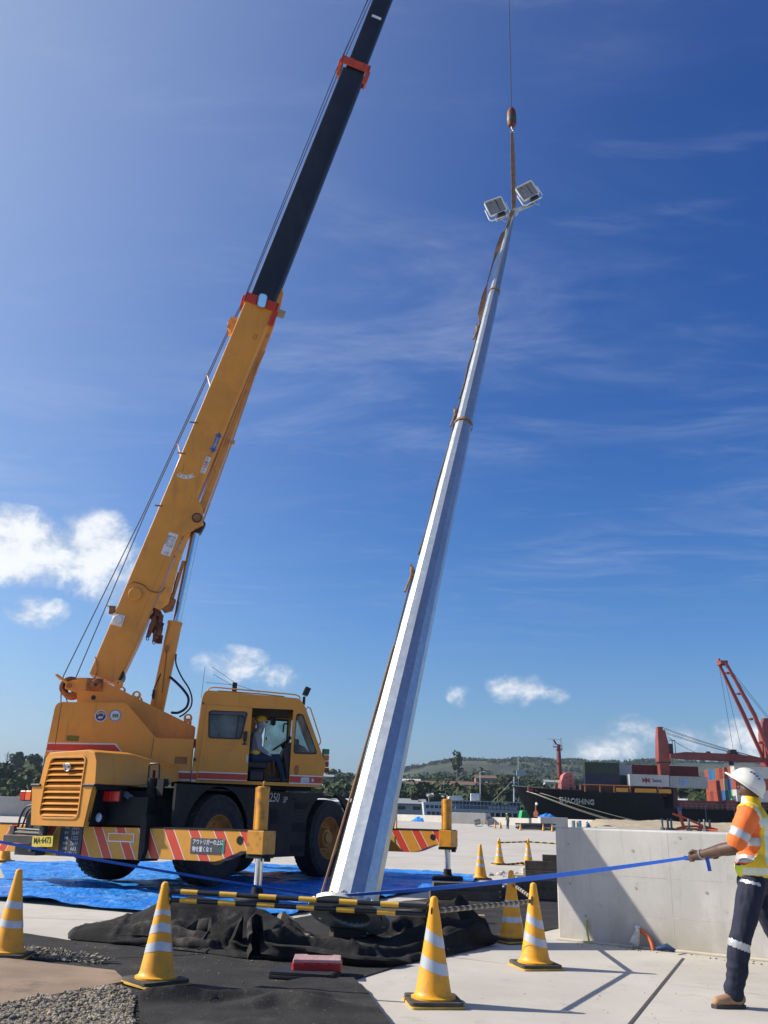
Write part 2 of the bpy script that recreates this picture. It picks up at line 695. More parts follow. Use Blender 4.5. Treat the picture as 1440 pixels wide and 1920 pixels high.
M_hill = pm('hillside_ground', (0.028, 0.042, 0.020), .95, var=.3, vscale=.05, extra=hill_extra, bump=.8, bscale=.12, bdist=5)
ys = [318 + 6 * i for i in range(20)] + [440 + 14 * i for i in range(38)] + [975 + 32 * i for i in range(38)] + [2200, 2350, 2600]
ts = [-1.3 + 2.6 * i / 330 for i in range(331)]
vs, fs = [], []
for y in ys:
    for t in ts:
        x = t * y
        vs.append((x, y, hill_z(x, y)))
nt_ = len(ts)
for j in range(len(ys) - 1):
    for i in range(nt_ - 1):
        fs.append((j * nt_ + i, j * nt_ + i + 1, (j + 1) * nt_ + i + 1, (j + 1) * nt_ + i))
mb = MB(); mb.add(vs, fs)
P('hills', mb, M_hill, smooth=60, kind='structure', fixn=False)


# ------------------------------------------------------------------ trees on the far shore
def leaf_mat(name, col, v=.5):
    def f(g, vec, c):
        n = g.noise(vec, .45, 5, .7)
        c = g.mix(g.step(n, .35, .65), tuple(q * .7 for q in col), tuple(min(1, q * 1.6) for q in col))
        n2 = g.noise(vec, .02, 3, .6)
        return g.mix(g.m('MULTIPLY', g.step(n2, .4, .6), .45), c, (col[0] * 1.8, col[1] * 1.35, col[2] * 1.1))
    return pm(name, col, .85, extra=f, spec=.2)


M_leafA = leaf_mat('tree_foliage_dark', (0.036, 0.056, 0.026))
M_leafB = leaf_mat('tree_foliage_green', (0.048, 0.070, 0.026))
M_bark = pm('tree_bark', (.09, .075, .06), .9)
rt = random.Random(21)


def crown(mb, c, r, h, rnd, clumps=9, leaves=5):
    """uneven crown: clumps of small tilted leaf-bundle faces spread through a lumpy volume"""
    for k in range(clumps):
        u = V3((rnd.gauss(0, 1), rnd.gauss(0, 1), rnd.gauss(0, .8))).normalized() * rnd.uniform(.35, .85)
        cc = V3((c[0] + u.x * r, c[1] + u.y * r, c[2] + u.z * h * .55))
        rr = r * rnd.uniform(.28, .48)
        for q in range(leaves):
            d = V3((rnd.gauss(0, 1), rnd.gauss(0, 1) - .35, rnd.gauss(0, 1) + .3)).normalized()
            p = cc + d * rr * .7
            a = d.orthogonal().normalized()
            a.rotate(Matrix.Rotation(rnd.uniform(0, 6.28), 3, d))
            b = d.cross(a)
            s = rr * rnd.uniform(.45, .85)
            mb.add([p + a * s, p + b * s * .8 + d * s * .25, p - a * s * .9, p - b * s * .75 + d * s * .1], [(0, 1, 2, 3)])


mbA, mbB = MB(), MB()
mbA.cur = 0
cnt = 0
while cnt < 5200:
    y = 338 + (rt.random() ** .8) * 560
    t = rt.uniform(-.52, .56)
    x = t * y
    if y > 820 and rt.random() < .4: continue
    clear = nz(x, y, 2, 1 / 90)
    if clear > .20 and y > 380: continue
    r = rt.uniform(3.2, 6.5) * (1.15 if y < 420 else 1)
    h = r * rt.uniform(1.1, 1.7)
    m_ = mbA if rt.random() < .6 else mbB
    crown(m_, (x, y, hill_z(x, y) + h * .6), r, h, rt, 8, 5)
    cnt += 1
forest = mbA
n0 = len(forest.f)
o_ = len(forest.v)
forest.v += mbB.v
forest.f += [tuple(i + o_ for i in f) for f in mbB.f]
forest.mi += [1] * len(mbB.f)
# scattered small trees on the ridge
for k in range(2600):
    y = rt.uniform(1250, 2060)
    t = rt.uniform(-.03, .50)
    if k % 3 == 0: y = rt.uniform(1980, 2060)
    x = t * y
    if nz(x, y, 2, 1 / 260) > .12 and k % 3: continue
    forest.cur = 0
    crown(forest, (x, y, hill_z(x, y) + 3), rt.uniform(5, 10), rt.uniform(4, 9), rt, 5, 3)
P('forest', forest, [M_leafA, M_leafB], kind='stuff', label='dense dark green trees covering the hillside across the water', fixn=False)

TREES = [  # x/y, y, height, width, label
    (.088, 700, 34, 9, 'tallest dark tree on the slope, sticking up above the roofs right of the leaning pole'),
    (.113, 900, 22, 8, 'smaller round tree on the slope just right of the tallest one'),
    (.050, 430, 12, 7, 'bushy dark tree at the shore left of the orange jack post'),
    (.010, 400, 12, 7, 'dark tree at the shore close beside the leaning pole'),
    (.142, 420, 11, 6, 'light green round tree on the shore behind the white ferry'),
    (-.048, 760, 16, 11, 'broad domed tree on the hilltop between cab and pole'),
    (.345, 400, 19, 8, 'tall dark tree between the white and the red ship containers'),
    (.332, 390, 14, 7, 'dark leaning tree left of the tall tree behind the ship'),
    (.385, 560, 26, 10, 'dark tree just above the stacked red containers'),
    (-.388, 640, 24, 12, 'broad dark tree on the skyline at the left edge'),
    (-.372, 600, 22, 10, 'dark tree on the skyline just left of the engine hood'),
    (.225, 520, 13, 7, 'dark tree behind the pink wheelhouse of the cargo ship'),
]
for (t, y, hgt, wd, lab) in TREES:
    x = t * y
    zb = hill_z(x, y)
    tr = thing('tree', lab, 'tree', T(x, y, zb))
    mb = MB()
    mb.tube([(0, 0, -1), (.3, 0, hgt * .35), (-.2, .2, hgt * .6)], [hgt * .035, hgt * .026, hgt * .012], 7)
    for q in range(4):
        a = q * 1.7
        mb.tube([(.2, 0, hgt * (.3 + .07 * q)), (cos(a) * wd * .28, sin(a) * wd * .28, hgt * (.5 + .06 * q))], [hgt * .014, hgt * .006], 5)
    P('trunk', mb, M_bark, tr)
    mb = MB()
    crown(mb, (0, 0, hgt * .62), wd * .55, hgt * .55, rt, 34, 9)
    P('crown', mb, M_leafA if rt.random() < .6 else M_leafB, tr, fixn=False)

# ------------------------------------------------------------------ houses on the slopes
M_roofw = pm('white_sheet_roof', (.62, .63, .63), .5)
M_rooft = pm('terracotta_roof', (.19, .11, .075), .7)
M_roofg = pm('grey_sheet_roof', (.30, .32, .33), .6)
M_wallh = pm('pale_house_wall', (.48, .45, .40), .8)
M_wallp = pm('pink_house_wall', (.34, .22, .18), .8)
M_hwin = pm('house_window_dark', (.03, .035, .04), .3)


def house(name_lab, t, y, wd, dp, ht, roof, wall, dz=0.0, yaw=0.0, wins=4, lift=0.0):
    x = t * y
    h = thing('house', name_lab, 'house', T(x, y, hill_z(x, y) + 1.0 + lift) @ rot('Z', yaw))
    mb = MB(); mb.box(-wd / 2, wd / 2, -dp / 2, dp / 2, -5, ht)
    P('wall', mb, wall, h)
    mb = MB()
    mb.prism([(-dp / 2 - .8, ht), (0, ht + dp * .22), (dp / 2 + .8, ht), (dp / 2 + .8, ht + .2), (0, ht + dp * .22 + .25), (-dp / 2 - .8, ht + .2)], 0, -wd / 2 - .8, wd / 2 + .8)
    P('roof', mb, roof, h)
    for k in range(wins):
        mb = MB()
        cx = -wd / 2 + wd * (k + .5) / wins
        mb.box(cx - wd * .18 / wins * 1.4, cx + wd * .18 / wins * 1.4, -dp / 2 - .06, -dp / 2 + .02, ht * .35, ht * .75)
        P('window', mb, M_hwin, h)
    return h


house('long low white-roofed building high on the slope beside the pole', .030, 690, 24, 9, 4, M_roofw, M_wallh, lift=3)
house('left one of two bright white roofs on the slope', .0565, 650, 9, 7, 3, M_roofw, M_wallh, lift=4)
house('right one of two bright white roofs on the slope', .0685, 650, 8, 7, 3, M_roofw, M_wallh, lift=4)
house('pink walled house with terracotta roof among trees above the ferry', .118, 690, 15, 9, 5, M_rooft, M_wallp, lift=3)
house('small cream house with pale roof right of the pink house', .146, 650, 6, 6, 4, M_roofw, M_wallh, lift=2)
house('grey roofed house on the slope left of the ship mast', .192, 700, 14, 8, 5, M_roofg, M_wallh, lift=4)
house('long terracotta roofed building low on the slope left of the orange jack post', .055, 470, 22, 8, 4, M_rooft, M_wallh, lift=5)
house('second terracotta roofed building low on the slope behind the orange jack post', .090, 480, 18, 8, 4, M_rooft, M_wallh, lift=5)
house('small white house at the shore between trees', .065, 365, 6, 6, 4, M_roofw, M_wallh, lift=1)
house('grey long shed at the shore beside the leaning pole', .020, 345, 22, 8, 3, M_roofg, M_wallh, lift=0)
house('white house on the hill between cab and pole', -.055, 620, 10, 7, 4, M_roofw, M_wallh, lift=3)
house('small pale house near the top of the hill behind the cab', -.052, 700, 8, 7, 4, M_roofg, M_wallh, lift=3)
house('row of pale sheds at the shore behind the front wheel', -.045, 340, 22, 7, 3, M_roofw, M_wallh, lift=0)
house('cream walled house between the white containers and the tall tree', .326, 350, 13, 8, 4, M_roofw, pm('cream_wall', (.55, .48, .26), .8), lift=1.5)
house('pale roofed house high behind the first ship crane', .318, 640, 18, 8, 4, M_roofg, M_wallh, lift=5)
house('grey roofed house right of the pale roofed house behind the ship', .345, 680, 12, 8, 4, M_roofg, M_wallh, lift=6)
mb = MB()
mb.tube([(0, 0, 0), (0, 0, 20)], .35, 5)
for k in range(5):
    mb.tube([(-2.6 + k * .4, 0, 18 - k * 1.2), (2.6 - k * .4, 0, 18 - k * 1.2)], .18, 4)
M_pyl = pm('pylon_grey', (.3, .32, .34), .6)
px_, py_ = -.401 * 700, 700
P('pylon', mb, M_pyl, None, T(px_, py_, hill_z(px_, py_)), label='thin lattice pylon on the wooded skyline at the left edge', cat='pylon')
# ------------------------------------------------------------------ materials used by the machine and the site
YEL = (0.70, 0.285, 0.028)
RUST = (0.11, 0.042, 0.02)


def scuff(g, vec, c):
    n0 = g.noise(g.scaled(vec, (7, 7, .8), (2, 2, 0)), 1.2, 6, .65)
    c = g.mix(g.m('MULTIPLY', g.step(n0, .54, .72), .38), c, (0.36, 0.16, 0.05))
    n = g.noise(g.scaled(vec, (1, 1, 1), (9, 2, 1)), 9, 8, .75)
    return g.mix(g.m('MULTIPLY', g.step(n, .66, .74), .35), c, (0.16, 0.08, 0.03))


M_yel = pm('crane_yellow_paint', YEL, .42, var=.07, vscale=1.4, dirt=(0.50, 0.22, 0.04), damt=.65, dscale=1.3, bump=.05, bscale=14, extra=scuff, coat=.15)
M_yel2 = pm('jib_orange_paint', (0.80, 0.34, 0.05), .42, var=.1, vscale=3, dirt=(0.3, .13, .05), damt=.5, dscale=4, coat=.1)
M_post = pm('jack_yellow_paint', (0.62, 0.265, 0.02), .4, var=.1, vscale=5, dirt=(0.16, .07, .03), damt=.8, dscale=6, coat=.1)
M_blk = pm('black_frame_paint', (0.009, 0.0095, 0.011), .65, var=.3, vscale=3, dirt=(0.035, .030, .025), damt=.55, dscale=2.5, bump=.05, bscale=20, spec=.3)
M_boomdk = pm('dark_boom_paint', (0.012, 0.015, 0.021), .5, var=.25, vscale=2, dirt=(0.03, .034, .04), damt=.7, dscale=1.6, stretch=(1, 1, .5))
M_rub = pm('tyre_rubber', (0.016, 0.016, 0.0165), .82, var=.25, vscale=5, dirt=(0.075, .066, .055), damt=.55, dscale=5, bump=.12, bscale=60)
M_red = pm('red_paint', (0.48, 0.045, 0.018), .45, var=.12, vscale=6, dirt=(.12, .04, .02), damt=.5, dscale=6)
M_stripe = pm('red_stripe_film', (0.55, 0.05, 0.022), .4, var=.05, vscale=8, dirt=(.3, .06, .03), damt=.4, dscale=3)
M_white = pm('white_film', (0.72, 0.71, 0.68), .45, var=.06, vscale=6, dirt=(.4, .35, .28), damt=.4, dscale=4)
M_chrome = pm('chromed_rod', (0.62, 0.66, 0.72), .16, 1.0, var=.05, vscale=12, rvar=.06)
M_steel = pm('bare_steel', (0.42, 0.42, 0.42), .4, .9, var=.15, vscale=12)
M_rust = pm('rusty_steel', (0.17, 0.065, 0.03), .75, .1, var=.4, vscale=9, dirt=(0.04, .022, .016), damt=.9, dscale=11, bump=.3, bscale=30)
M_dirtyor = pm('greasy_orange_steel', (0.30, 0.11, 0.03), .6, 0, var=.3, vscale=6, dirt=(0.07, .035, .02), damt=.85, dscale=6, bump=.1, bscale=22)
M_wire = pm('wire_rope_steel', (0.025, 0.026, 0.030), .6, .2, var=.2, vscale=30)
M_hose = pm('rubber_hose', (0.012, 0.012, 0.013), .45)
M_navy = pm('navy_print', (0.02, 0.05, 0.2), .5)
M_ink = pm('black_print', (0.015, 0.015, 0.018), .5)
M_redink = pm('red_print', (0.45, 0.03, 0.04), .5)
M_green = pm('green_film', (0.015, 0.24, 0.13), .5)
M_blue = pm('blue_film', (0.02, 0.10, 0.34), .5)
M_dkglass = pm('dark_cab_glass', (0.012, 0.016, 0.02), .06, var=.1, spec=.6)
M_mirror = pm('mirror_glass', (0.86, 0.87, 0.88), .04, 1.0, var=.02)
M_lampw = pm('clear_lamp_lens', (0.5, 0.52, 0.55), .15, var=.2, vscale=20)
M_taill = pm('red_lamp_lens', (0.42, 0.012, 0.012), .2, var=.1)
M_amber = pm('orange_lamp_lens', (0.75, 0.13, 0.02), .2, var=.1)
M_siggreen = pm('green_signal_lens', (0.01, 0.22, 0.10), .25)
M_sigamb = pm('amber_signal_lens', (0.65, 0.17, 0.01), .25)
M_sigred = pm('red_signal_lens', (0.42, 0.015, 0.01), .25)
M_grey = pm('grey_paint', (0.24, 0.25, 0.26), .5, var=.1)
M_dkgrey = pm('dark_grey_plate', (0.05, 0.055, 0.06), .5, var=.25, vscale=8)
M_seat = pm('seat_vinyl', (0.02, 0.02, 0.025), .55)
M_interior = pm('cab_lining', (0.10, 0.095, 0.085), .8, var=.2)
M_plate = pm('yellow_number_plate', (0.80, 0.58, 0.06), .45, var=.08, vscale=12, dirt=(.3, .2, .05), damt=.4, dscale=9)


def glass(name, tint, alpha=.35, rough=.03):
    m = bpy.data.materials.new(name)
    m.use_nodes = True
    g = G(m.node_tree)
    for n in list(m.node_tree.nodes):
        m.node_tree.nodes.remove(n)
    o = g.n('ShaderNodeOutputMaterial')
    tr = g.n('ShaderNodeBsdfTransparent')
    tr.inputs[0].default_value = (*tint, 1)
    gl = g.n('ShaderNodeBsdfGlossy')
    gl.inputs['Roughness'].default_value = rough
    gl.inputs['Color'].default_value = (.9, .95, 1, 1)
    fr = g.n('ShaderNodeFresnel')
    fr.inputs[0].default_value = 1.5
    df = g.n('ShaderNodeBsdfDiffuse')
    df.inputs[0].default_value = (.55, .6, .58, 1)
    a = g.n('ShaderNodeMixShader')
    g.l(fr.outputs[0], a.inputs[0])
    g.l(tr.outputs[0], a.inputs[1])
    g.l(gl.outputs[0], a.inputs[2])
    b = g.n('ShaderNodeMixShader')
    tcx = g.n('ShaderNodeTexCoord')
    dn = g.noise(tcx.outputs['Object'], 3, 5, .6)
    g.l(g.m('MULTIPLY', g.step(dn, .2, .8), alpha), b.inputs[0])
    g.l(a.outputs[0], b.inputs[1])
    g.l(df.outputs[0], b.inputs[2])
    g.l(b.outputs[0], o.inputs[0])
    return m


M_glass = glass('cab_glass', (.74, .80, .80), .14)
M_glass2 = glass('dusty_cab_glass', (.70, .80, .76), .5)


def hazard(name, sgn, off=0.0, period=.50):
    """diagonal red bands with white edges on yellow; object axes: y along the beam, z up"""
    def f(g, vec, c):
        s = g.n('ShaderNodeSeparateXYZ')
        g.l(vec, s.inputs[0])
        u = g.m('ADD', g.m('MULTIPLY', s.outputs[1], sgn), g.m('MULTIPLY', s.outputs[2], -.62))
        t = g.m('FRACT', g.m('DIVIDE', g.m('ADD', u, off + 40.0), period))
        red = g.m('MULTIPLY', g.m('GREATER_THAN', t, .0), g.m('LESS_THAN', t, .43))
        e1 = g.m('LESS_THAN', t, .028)
        e2 = g.m('MULTIPLY', g.m('GREATER_THAN', t, .402), g.m('LESS_THAN', t, .43))
        w_ = g.m('ADD', e1, e2, clamp=True)
        n = g.noise(vec, 7, 7, .7)
        wear = g.m('MULTIPLY', g.step(n, .42, .80), .55)
        r = g.mix(wear, (0.62, 0.052, 0.018), (0.50, 0.10, 0.03))
        yl = g.mix(wear, (0.66, 0.28, 0.022), (0.50, 0.19, 0.022))
        wc = g.mix(wear, (0.72, 0.70, 0.64), (0.55, 0.42, 0.25))
        c2 = g.mix(red, yl, r)
        c2 = g.mix(w_, c2, wc)
        n2 = g.noise(vec, 16, 8, .75)
        return g.mix(g.m('MULTIPLY', g.step(n2, .68, .76), .7), c2, (0.05, .03, .02))
    return pm(name, YEL, .45, extra=f, bump=.04, bscale=18)


M_hazR = hazard('hazard_bands_right', 1.0, .10)
M_hazL = hazard('hazard_bands_left', -1.0, .28)
# ------------------------------------------------------------------ the rough terrain crane
CF_ = frame((-3.86593, 16.83247, 0.08203), (0.48385, 0.87515, -0.00084), (-0.87511, 0.48382, -0.01033), (-0.00863, 0.00573, 0.99995))
AZ = radians(12)
UF = frame((-3.01919, 18.36398, 0), (cos(AZ), sin(AZ), 0), (-sin(AZ), cos(AZ), 0), (0, 0, 1))
crane = thing('mobile_crane', 'yellow rough terrain crane on outriggers with black chassis and raised black and yellow boom', 'crane', CF_)


# ---- carrier (a forward and away, b left, c up)
def arch(ca, r, a0, a1, n=14, cz=.72):
    return [(ca + r * cos(radians(a0 + (a1 - a0) * i / n)), cz + r * sin(radians(a0 + (a1 - a0) * i / n))) for i in range(n + 1)]


out1 = [(-1.10, 1.62), (1.0, 1.63), (2.3, 1.585), (3.5, 1.62), (4.15, 1.585), (4.55, 1.47), (4.78, 1.22), (4.85, 1.0)]
out1 += arch(3.67, .90, 18, 157) + [(2.82, .42), (.98, .42)] + arch(.05, .90, 23, 165) + [(-1.10, .95)]
for sgn in (-1, 1):
    mb = MB()
    mb.prism(out1, 1, sgn * 1.30, sgn * 1.25)
    P('side_panel', mb, M_blk, crane, bevel=.012)
mb = MB()
mb.box(-1.05, 4.7, -1.25, 1.25, 1.545, 1.575)
mb.box(-1.2, 6.3, -.46, .46, .55, 1.22)
mb.box(.98, 2.82, -1.24, -.5, .43, 1.2)
mb.box(.98, 2.82, .5, 1.24, .43, 1.2)
mb.box(4.7, 6.4, -1.1, 1.1, .7, 1.25)
for aa in (.05, 3.67):
    mb.tube([(aa, -1.0, .72), (aa, 1.0, .72)], .15, 12)
    mb.sphere((aa, 0, .72), .32, 14, 8)
P('chassis', mb, M_blk, crane, bevel=.01)
# square openings and steps in the side of the chassis
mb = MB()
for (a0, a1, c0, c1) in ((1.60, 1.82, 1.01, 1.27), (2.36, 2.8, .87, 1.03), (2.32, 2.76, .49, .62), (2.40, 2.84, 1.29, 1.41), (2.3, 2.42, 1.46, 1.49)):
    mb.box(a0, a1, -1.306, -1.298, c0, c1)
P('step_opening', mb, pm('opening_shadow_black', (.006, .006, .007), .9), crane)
M_txtw = pm('grey_white_print', (0.50, 0.50, 0.52), .5)
text_mesh('KR-250', .235, M_txtw, CF_ @ frame((1.50, -1.308, 1.475), (1, 0, 0), (0, 0, 1), (0, -1, 0)), crane, 'model_lettering', sx=.95, shear=.2)
text_mesh('SP', .16, M_txtw, CF_ @ frame((2.04, -1.308, 1.445), (1, 0, 0), (0, 0, 1), (0, -1, 0)), crane, 'model_lettering', sx=.9, shear=.2)
mb = MB()
mb.prism([(1.05, 1.40), (2.1, 1.40), (2.1, 1.33), (1.05, 1.33)], 1, -1.301, -1.305)
# tyre, rim
tyre_prof = [(.40, -.20), (.44, -.215), (.60, -.232), (.69, -.225), (.722, -.20), (.732, -.15), (.735, 0), (.732, .15), (.722, .20), (.69, .225), (.60, .232), (.44, .215), (.40, .20)]


def tyre_mesh():
    mb = MB()
    mb.lathe(tyre_prof + [tyre_prof[0]], 56, caps=False)
    n = 44
    for k in range(n):
        for row, (z0, z1) in enumerate(((-.205, -.07), (-.06, .06), (.07, .205))):
            a0 = 2 * pi * (k + (.5 if row == 1 else 0)) / n
            da = 2 * pi / n * .36
            sk = .06 if row == 0 else (-.06 if row == 2 else .0)
            vs = []
            for r in (.725, .752):
                for (a_, z_) in ((a0 - da - sk, z0), (a0 + da - sk, z0), (a0 + da + sk, z1), (a0 - da + sk, z1)):
                    rr = r - (.014 if abs(z_) > .19 else 0)
                    vs.append((rr * cos(a_), rr * sin(a_), z_))
            mb.add(vs, [(4, 5, 6, 7), (0, 1, 5, 4), (1, 2, 6, 5), (2, 3, 7, 6), (3, 0, 4, 7)])
    # side wall rings
    mb.lathe([(.655, .231), (.66, .237), (.668, .229)], 56, caps=False)
    mb.lathe([(.50, .222), (.505, .229), (.515, .222)], 56, caps=False)
    return mb


tm = tyre_mesh().mesh('tyre')
finish(tm, M_rub, 40)
rm_ = MB()
rm_.lathe([(.415, .20), (.40, .215), (.385, .20), (.36, .14), (.335, .08), (.31, .05), (.24, .02), (.20, .02), (.19, .13), (.165, .16), (.0001, .165)], 40, caps=False)
rm_.lathe([(.40, -.2), (.38, -.18), (.31, .03)], 40, caps=False)
for k in range(10):
    a = 2 * pi * k / 10
    rm_.lathe([(.018, .02), (.018, .06), (.0001, .062)], 8, T(.265 * cos(a), .265 * sin(a), 0), caps=False)
rmesh = rm_.mesh('rim')
M_rim = pm('rim_yellow_paint', (0.42, 0.18, 0.03), .5, var=.2, vscale=5, dirt=(.05, .03, .02), damt=.9, dscale=5)
finish(rmesh, M_rim, 35)
for aa in (.05, 3.67):
    for sg in (-1, 1):
        Mw = CF_ @ T(aa, sg * 1.13, .745) @ rot('X', radians(90) * (1 if sg < 0 else -1))
        wh = P('wheel', tm, None, crane, Mw)
        P('rim', rmesh, None, wh, Mw)
        h = MB()
        h.lathe([(.12, .10), (.12, .19), (.10, .205), (.0001, .205)], 20, caps=False)
        P('hub', h, M_rim, wh, Mw, smooth=30)
# reddish triangle-ish mudguard seal and the white drum showing behind the far fender
mb = MB()
mb.lathe([(.16, -.5), (.16, .5)], 20, CF_.inverted() @ CF_ @ T(4.0, .6, 1.62) @ rot('Y', radians(90)) @ rot('X', 0))
P('air_tank', mb, M_white, crane, smooth=30)


# ---- outriggers
def ends(a0, a1, zoff=0.0, near=True):
    sideA = a0
    hb = MB()
    hb.box(a0, a1, -.93, .40, .44, .925)
    o_ = P('outrigger_housing', hb, [M_hazR], crane, bevel=.012)
    if near:
        hb = MB()
        hb.box(a0, a1, .92, 1.95, .44, .925)
        P('outrigger_housing', hb, [M_hazL], crane, bevel=.012)
        hb = MB()
        hb.box(a0 - .015, a1, .40, .92, .44, .93)
        pl = P('number_panel', hb, M_dkgrey, crane, bevel=.006)
        rows = ['262x', '2649', '1325', '2649', '663', '2137']
        for i, s in enumerate(rows):
            text_mesh(s, .085, M_txtw, CF_ @ frame((a0 - .0175, .56, .895 - i * .083), (0, -1, 0), (0, 0, 1), (-1, 0, 0)), pl, 'number', sx=1.05)
        for i in range(6):
            text_mesh('幅長' if i % 2 else '高幅', .05, M_txtw, CF_ @ frame((a0 - .0175, .76, .895 - i * .083), (0, -1, 0), (0, 0, 1), (-1, 0, 0)), pl, 'number', sx=1.0)
        hb = MB()
        hb.box(a0 - .012, a0 + .0, -.76, -.19, .70, .835)
        fr = P('reflector_frame', hb, M_white, crane, bevel=.004)
        hb = MB()
        hb.box(a0 - .016, a0 - .013, -.74, -.21, .716, .82)
        P('reflector_panel', hb, pm('orange_panel', (.62, .24, .02), .4, var=.08), fr)
        # dark vertical guide plate between housing and beam
        hb = MB()
        hb.prism([(-.90, 1.12), (-.99, 1.14), (-1.03, 1.02), (-1.04, .62), (-.97, .42), (-.91, .46)], 0, a0 - .05, a1 + .02)
        P('guide_plate', hb, M_blk, crane, bevel=.01)
    for sg in (-1, 1):
        prof = [(sg * .85, .925), (sg * 3.26, .925), (sg * 3.26, .64), (sg * 2.88, .635), (sg * 2.52, .50), (sg * 2.38, .47), (sg * .85, .47)]
        hb = MB()
        hb.prism(prof, 0, a0 + .04, a1 - .06)
        bm1 = P('outrigger_beam', hb, M_hazR if sg < 0 else M_hazL, crane, bevel=.008)
        # dark wear rail on top, bright lip below
        hb = MB()
        hb.box(a0 + .03, a1 - .05, min(sg * .95, sg * 3.28), max(sg * .95, sg * 3.28), .927, .945)
        P('top_rail', hb, M_blk, bm1, CF_)
        hb = MB()
        hb.box(a0 + .0, a1 - .02, min(sg * 3.0, sg * 3.30), max(sg * 3.0, sg * 3.30), .60, .935)
        P('jack_box', hb, M_post, bm1, CF_, bevel=.01)
        hb = MB()
        am = (a0 + a1) / 2
        hb.box(a0 + .02, a1 - .02, min(sg * 2.98, sg * 3.28), max(sg * 2.98, sg * 3.28), .545, .60)
        hb.tube([(am, sg * 3.27, .60), (am, sg * 3.27, .50)], .05, 10)
        P('jack_base', hb, M_blk, bm1, CF_, bevel=.006)
        hb = MB()
        hb.lathe([(.0001, .93), (.095, .93), (.095, 1.50), (.10, 1.50), (.10, 1.56), (.085, 1.575), (.0001, 1.575)], 24, T(am, sg * 3.125, 0), caps=False)
        hb.box(am - .05, am + .05, min(sg * 3.01, sg * 3.05), max(sg * 3.01, sg * 3.05), .93, 1.56)
        jp = P('jack_cylinder', hb, M_post, bm1, CF_, smooth=35)
        hb = MB()
        hb.tube([(am, sg * 3.12, 1.57), (am, sg * 3.12, 1.62), (am + .02, sg * 3.12, 1.65)], .012, 8)
        P('lifting_eye', hb, M_post, jp, CF_)
        hb = MB()
        hb.lathe([(.062, -.02), (.062, .6)], 20, T(am, sg * 3.125, 0))
        P('jack_rod', hb, M_chrome, bm1, CF_, smooth=40)
        hb = MB()
        hb.lathe([(.0001, .16), (.08, .16), (.09, .06), (.12, .03), (.30, .02), (.33, -.01), (.33, -.075), (.0001, -.075)], 28, T(am, sg * 3.125, 0), caps=False)
        P('jack_pad', hb, M_blk, bm1, CF_, smooth=35)
        # sight hole in the beam end
        hb = MB()
        hb.lathe([(.062, -.003), (.062, .003)], 20, T(a0 + .037, sg * 2.84, .79) @ rot('Y', radians(90)))
        P('sight_hole', hb, pm('hole_black', (.005, .005, .006), .9) if 'hole_black' not in bpy.data.materials else bpy.data.materials['hole_black'], bm1, CF_)
        hb = MB()
        hb.box(a0 + .034, a0 + .038, sg * 1.92 - .015, sg * 1.92 + .015, .62, .78)
        P('green_mark', hb, M_green, bm1, CF_)
        if near and sg < 0:
            hb = MB()
            hb.box(a0 + .033, a0 + .037, -2.50, -1.90, .575, .80)
            sg_ = P('warning_sign', hb, M_dkgrey, bm1, CF_)
            for i, s in enumerate(('アウトリガーの上に', '物を置くな !!')):
                text_mesh(s, .083, pm('sign_print', (.62, .62, .6), .5), CF_ @ frame((a0 + .031, -1.94, .742 - i * .105), (0, -1, 0), (0, 0, 1), (-1, 0, 0)), sg_, 'sign_lettering', align='LEFT', sx=.80, bold=.002)
            hb = MB()
            hb.box(a0 + .033, a0 + .037, -2.56, -2.51, .60, .79)
            P('green_mark', hb, M_green, bm1, CF_)


ends(-1.37, -1.03)
ends(5.42, 5.76, near=False)

# ---- engine hood with grille at the near end
MEH = M_yel
hb = MB()
hood = [(1.14, 1.585), (1.07, 2.02), (1.0, 2.10), (.10, 2.13), (-.06, 2.09), (-.13, 1.95), (-.16, 1.585)]
vs, k = [], len(hood)
for (a, dz_, db) in ((-1.75, 0, 0), (-1.72, .012, .0), (-.9, .02, -.04), (.15, -.12, -.12)):
    for (b, c) in hood:
        vs.append((a, b + (db if b < .4 else 0), c + (dz_ if c > 1.7 else 0) + (.12 if (c < 1.7 and a > 0) else 0)))
fs = [tuple(range(k - 1, -1, -1)), tuple(range(3 * k, 4 * k))]
for i in range(3):
    for j in range(k):
        fs.append((i * k + j, i * k + (j + 1) % k, (i + 1) * k + (j + 1) % k, (i + 1) * k + j))
hb.add(vs, fs)
# cut the grille opening: face made separately below, so drop the flat front cap
hb.f.pop(0); hb.mi.pop(0)
hoodo = P('engine_hood', hb, MEH, crane, bevel=.02)
gr_out = rpoly([(.955, 2.035), (.10, 2.035), (.12, 1.60), (.12, 1.03), (1.06, 1.03), (1.03, 1.6)], [.09, .09, .0, .13, .13, 0], 5)
face = [(1.14, 1.585), (1.07, 2.02), (1.0, 2.10), (.10, 2.13), (-.06, 2.09), (-.13, 1.95), (-.16, 1.585), (-.11, 1.555), (-.01, .92), (1.21, .92), (1.31, 1.555)]
hb = MB()
hb.prism(face, 0, -1.775, -1.735, holes=[gr_out])
P('front_panel', hb, MEH, hoodo, CF_, bevel=.012)
hb = MB()
hb.prism([(-.11, 1.55), (-.01, .92), (1.21, .92), (1.31, 1.55)], 0, -1.73, -1.66, holes=[[(.1, 1.5), (.12, 1.0), (1.08, 1.0), (1.1, 1.5)]])
P('lower_apron', hb, MEH, hoodo, CF_, bevel=.01)
hb = MB()
inner = rpoly([(.925, 2.005), (.13, 2.005), (.15, 1.60), (.15, 1.06), (1.03, 1.06), (1.0, 1.6)], [.075, .075, .0, .11, .11, 0], 5)
hb.prism(gr_out, 0, -1.79, -1.74, holes=[inner])
P('grille_frame', hb, MEH, hoodo, CF_, bevel=.008)
hb = MB()
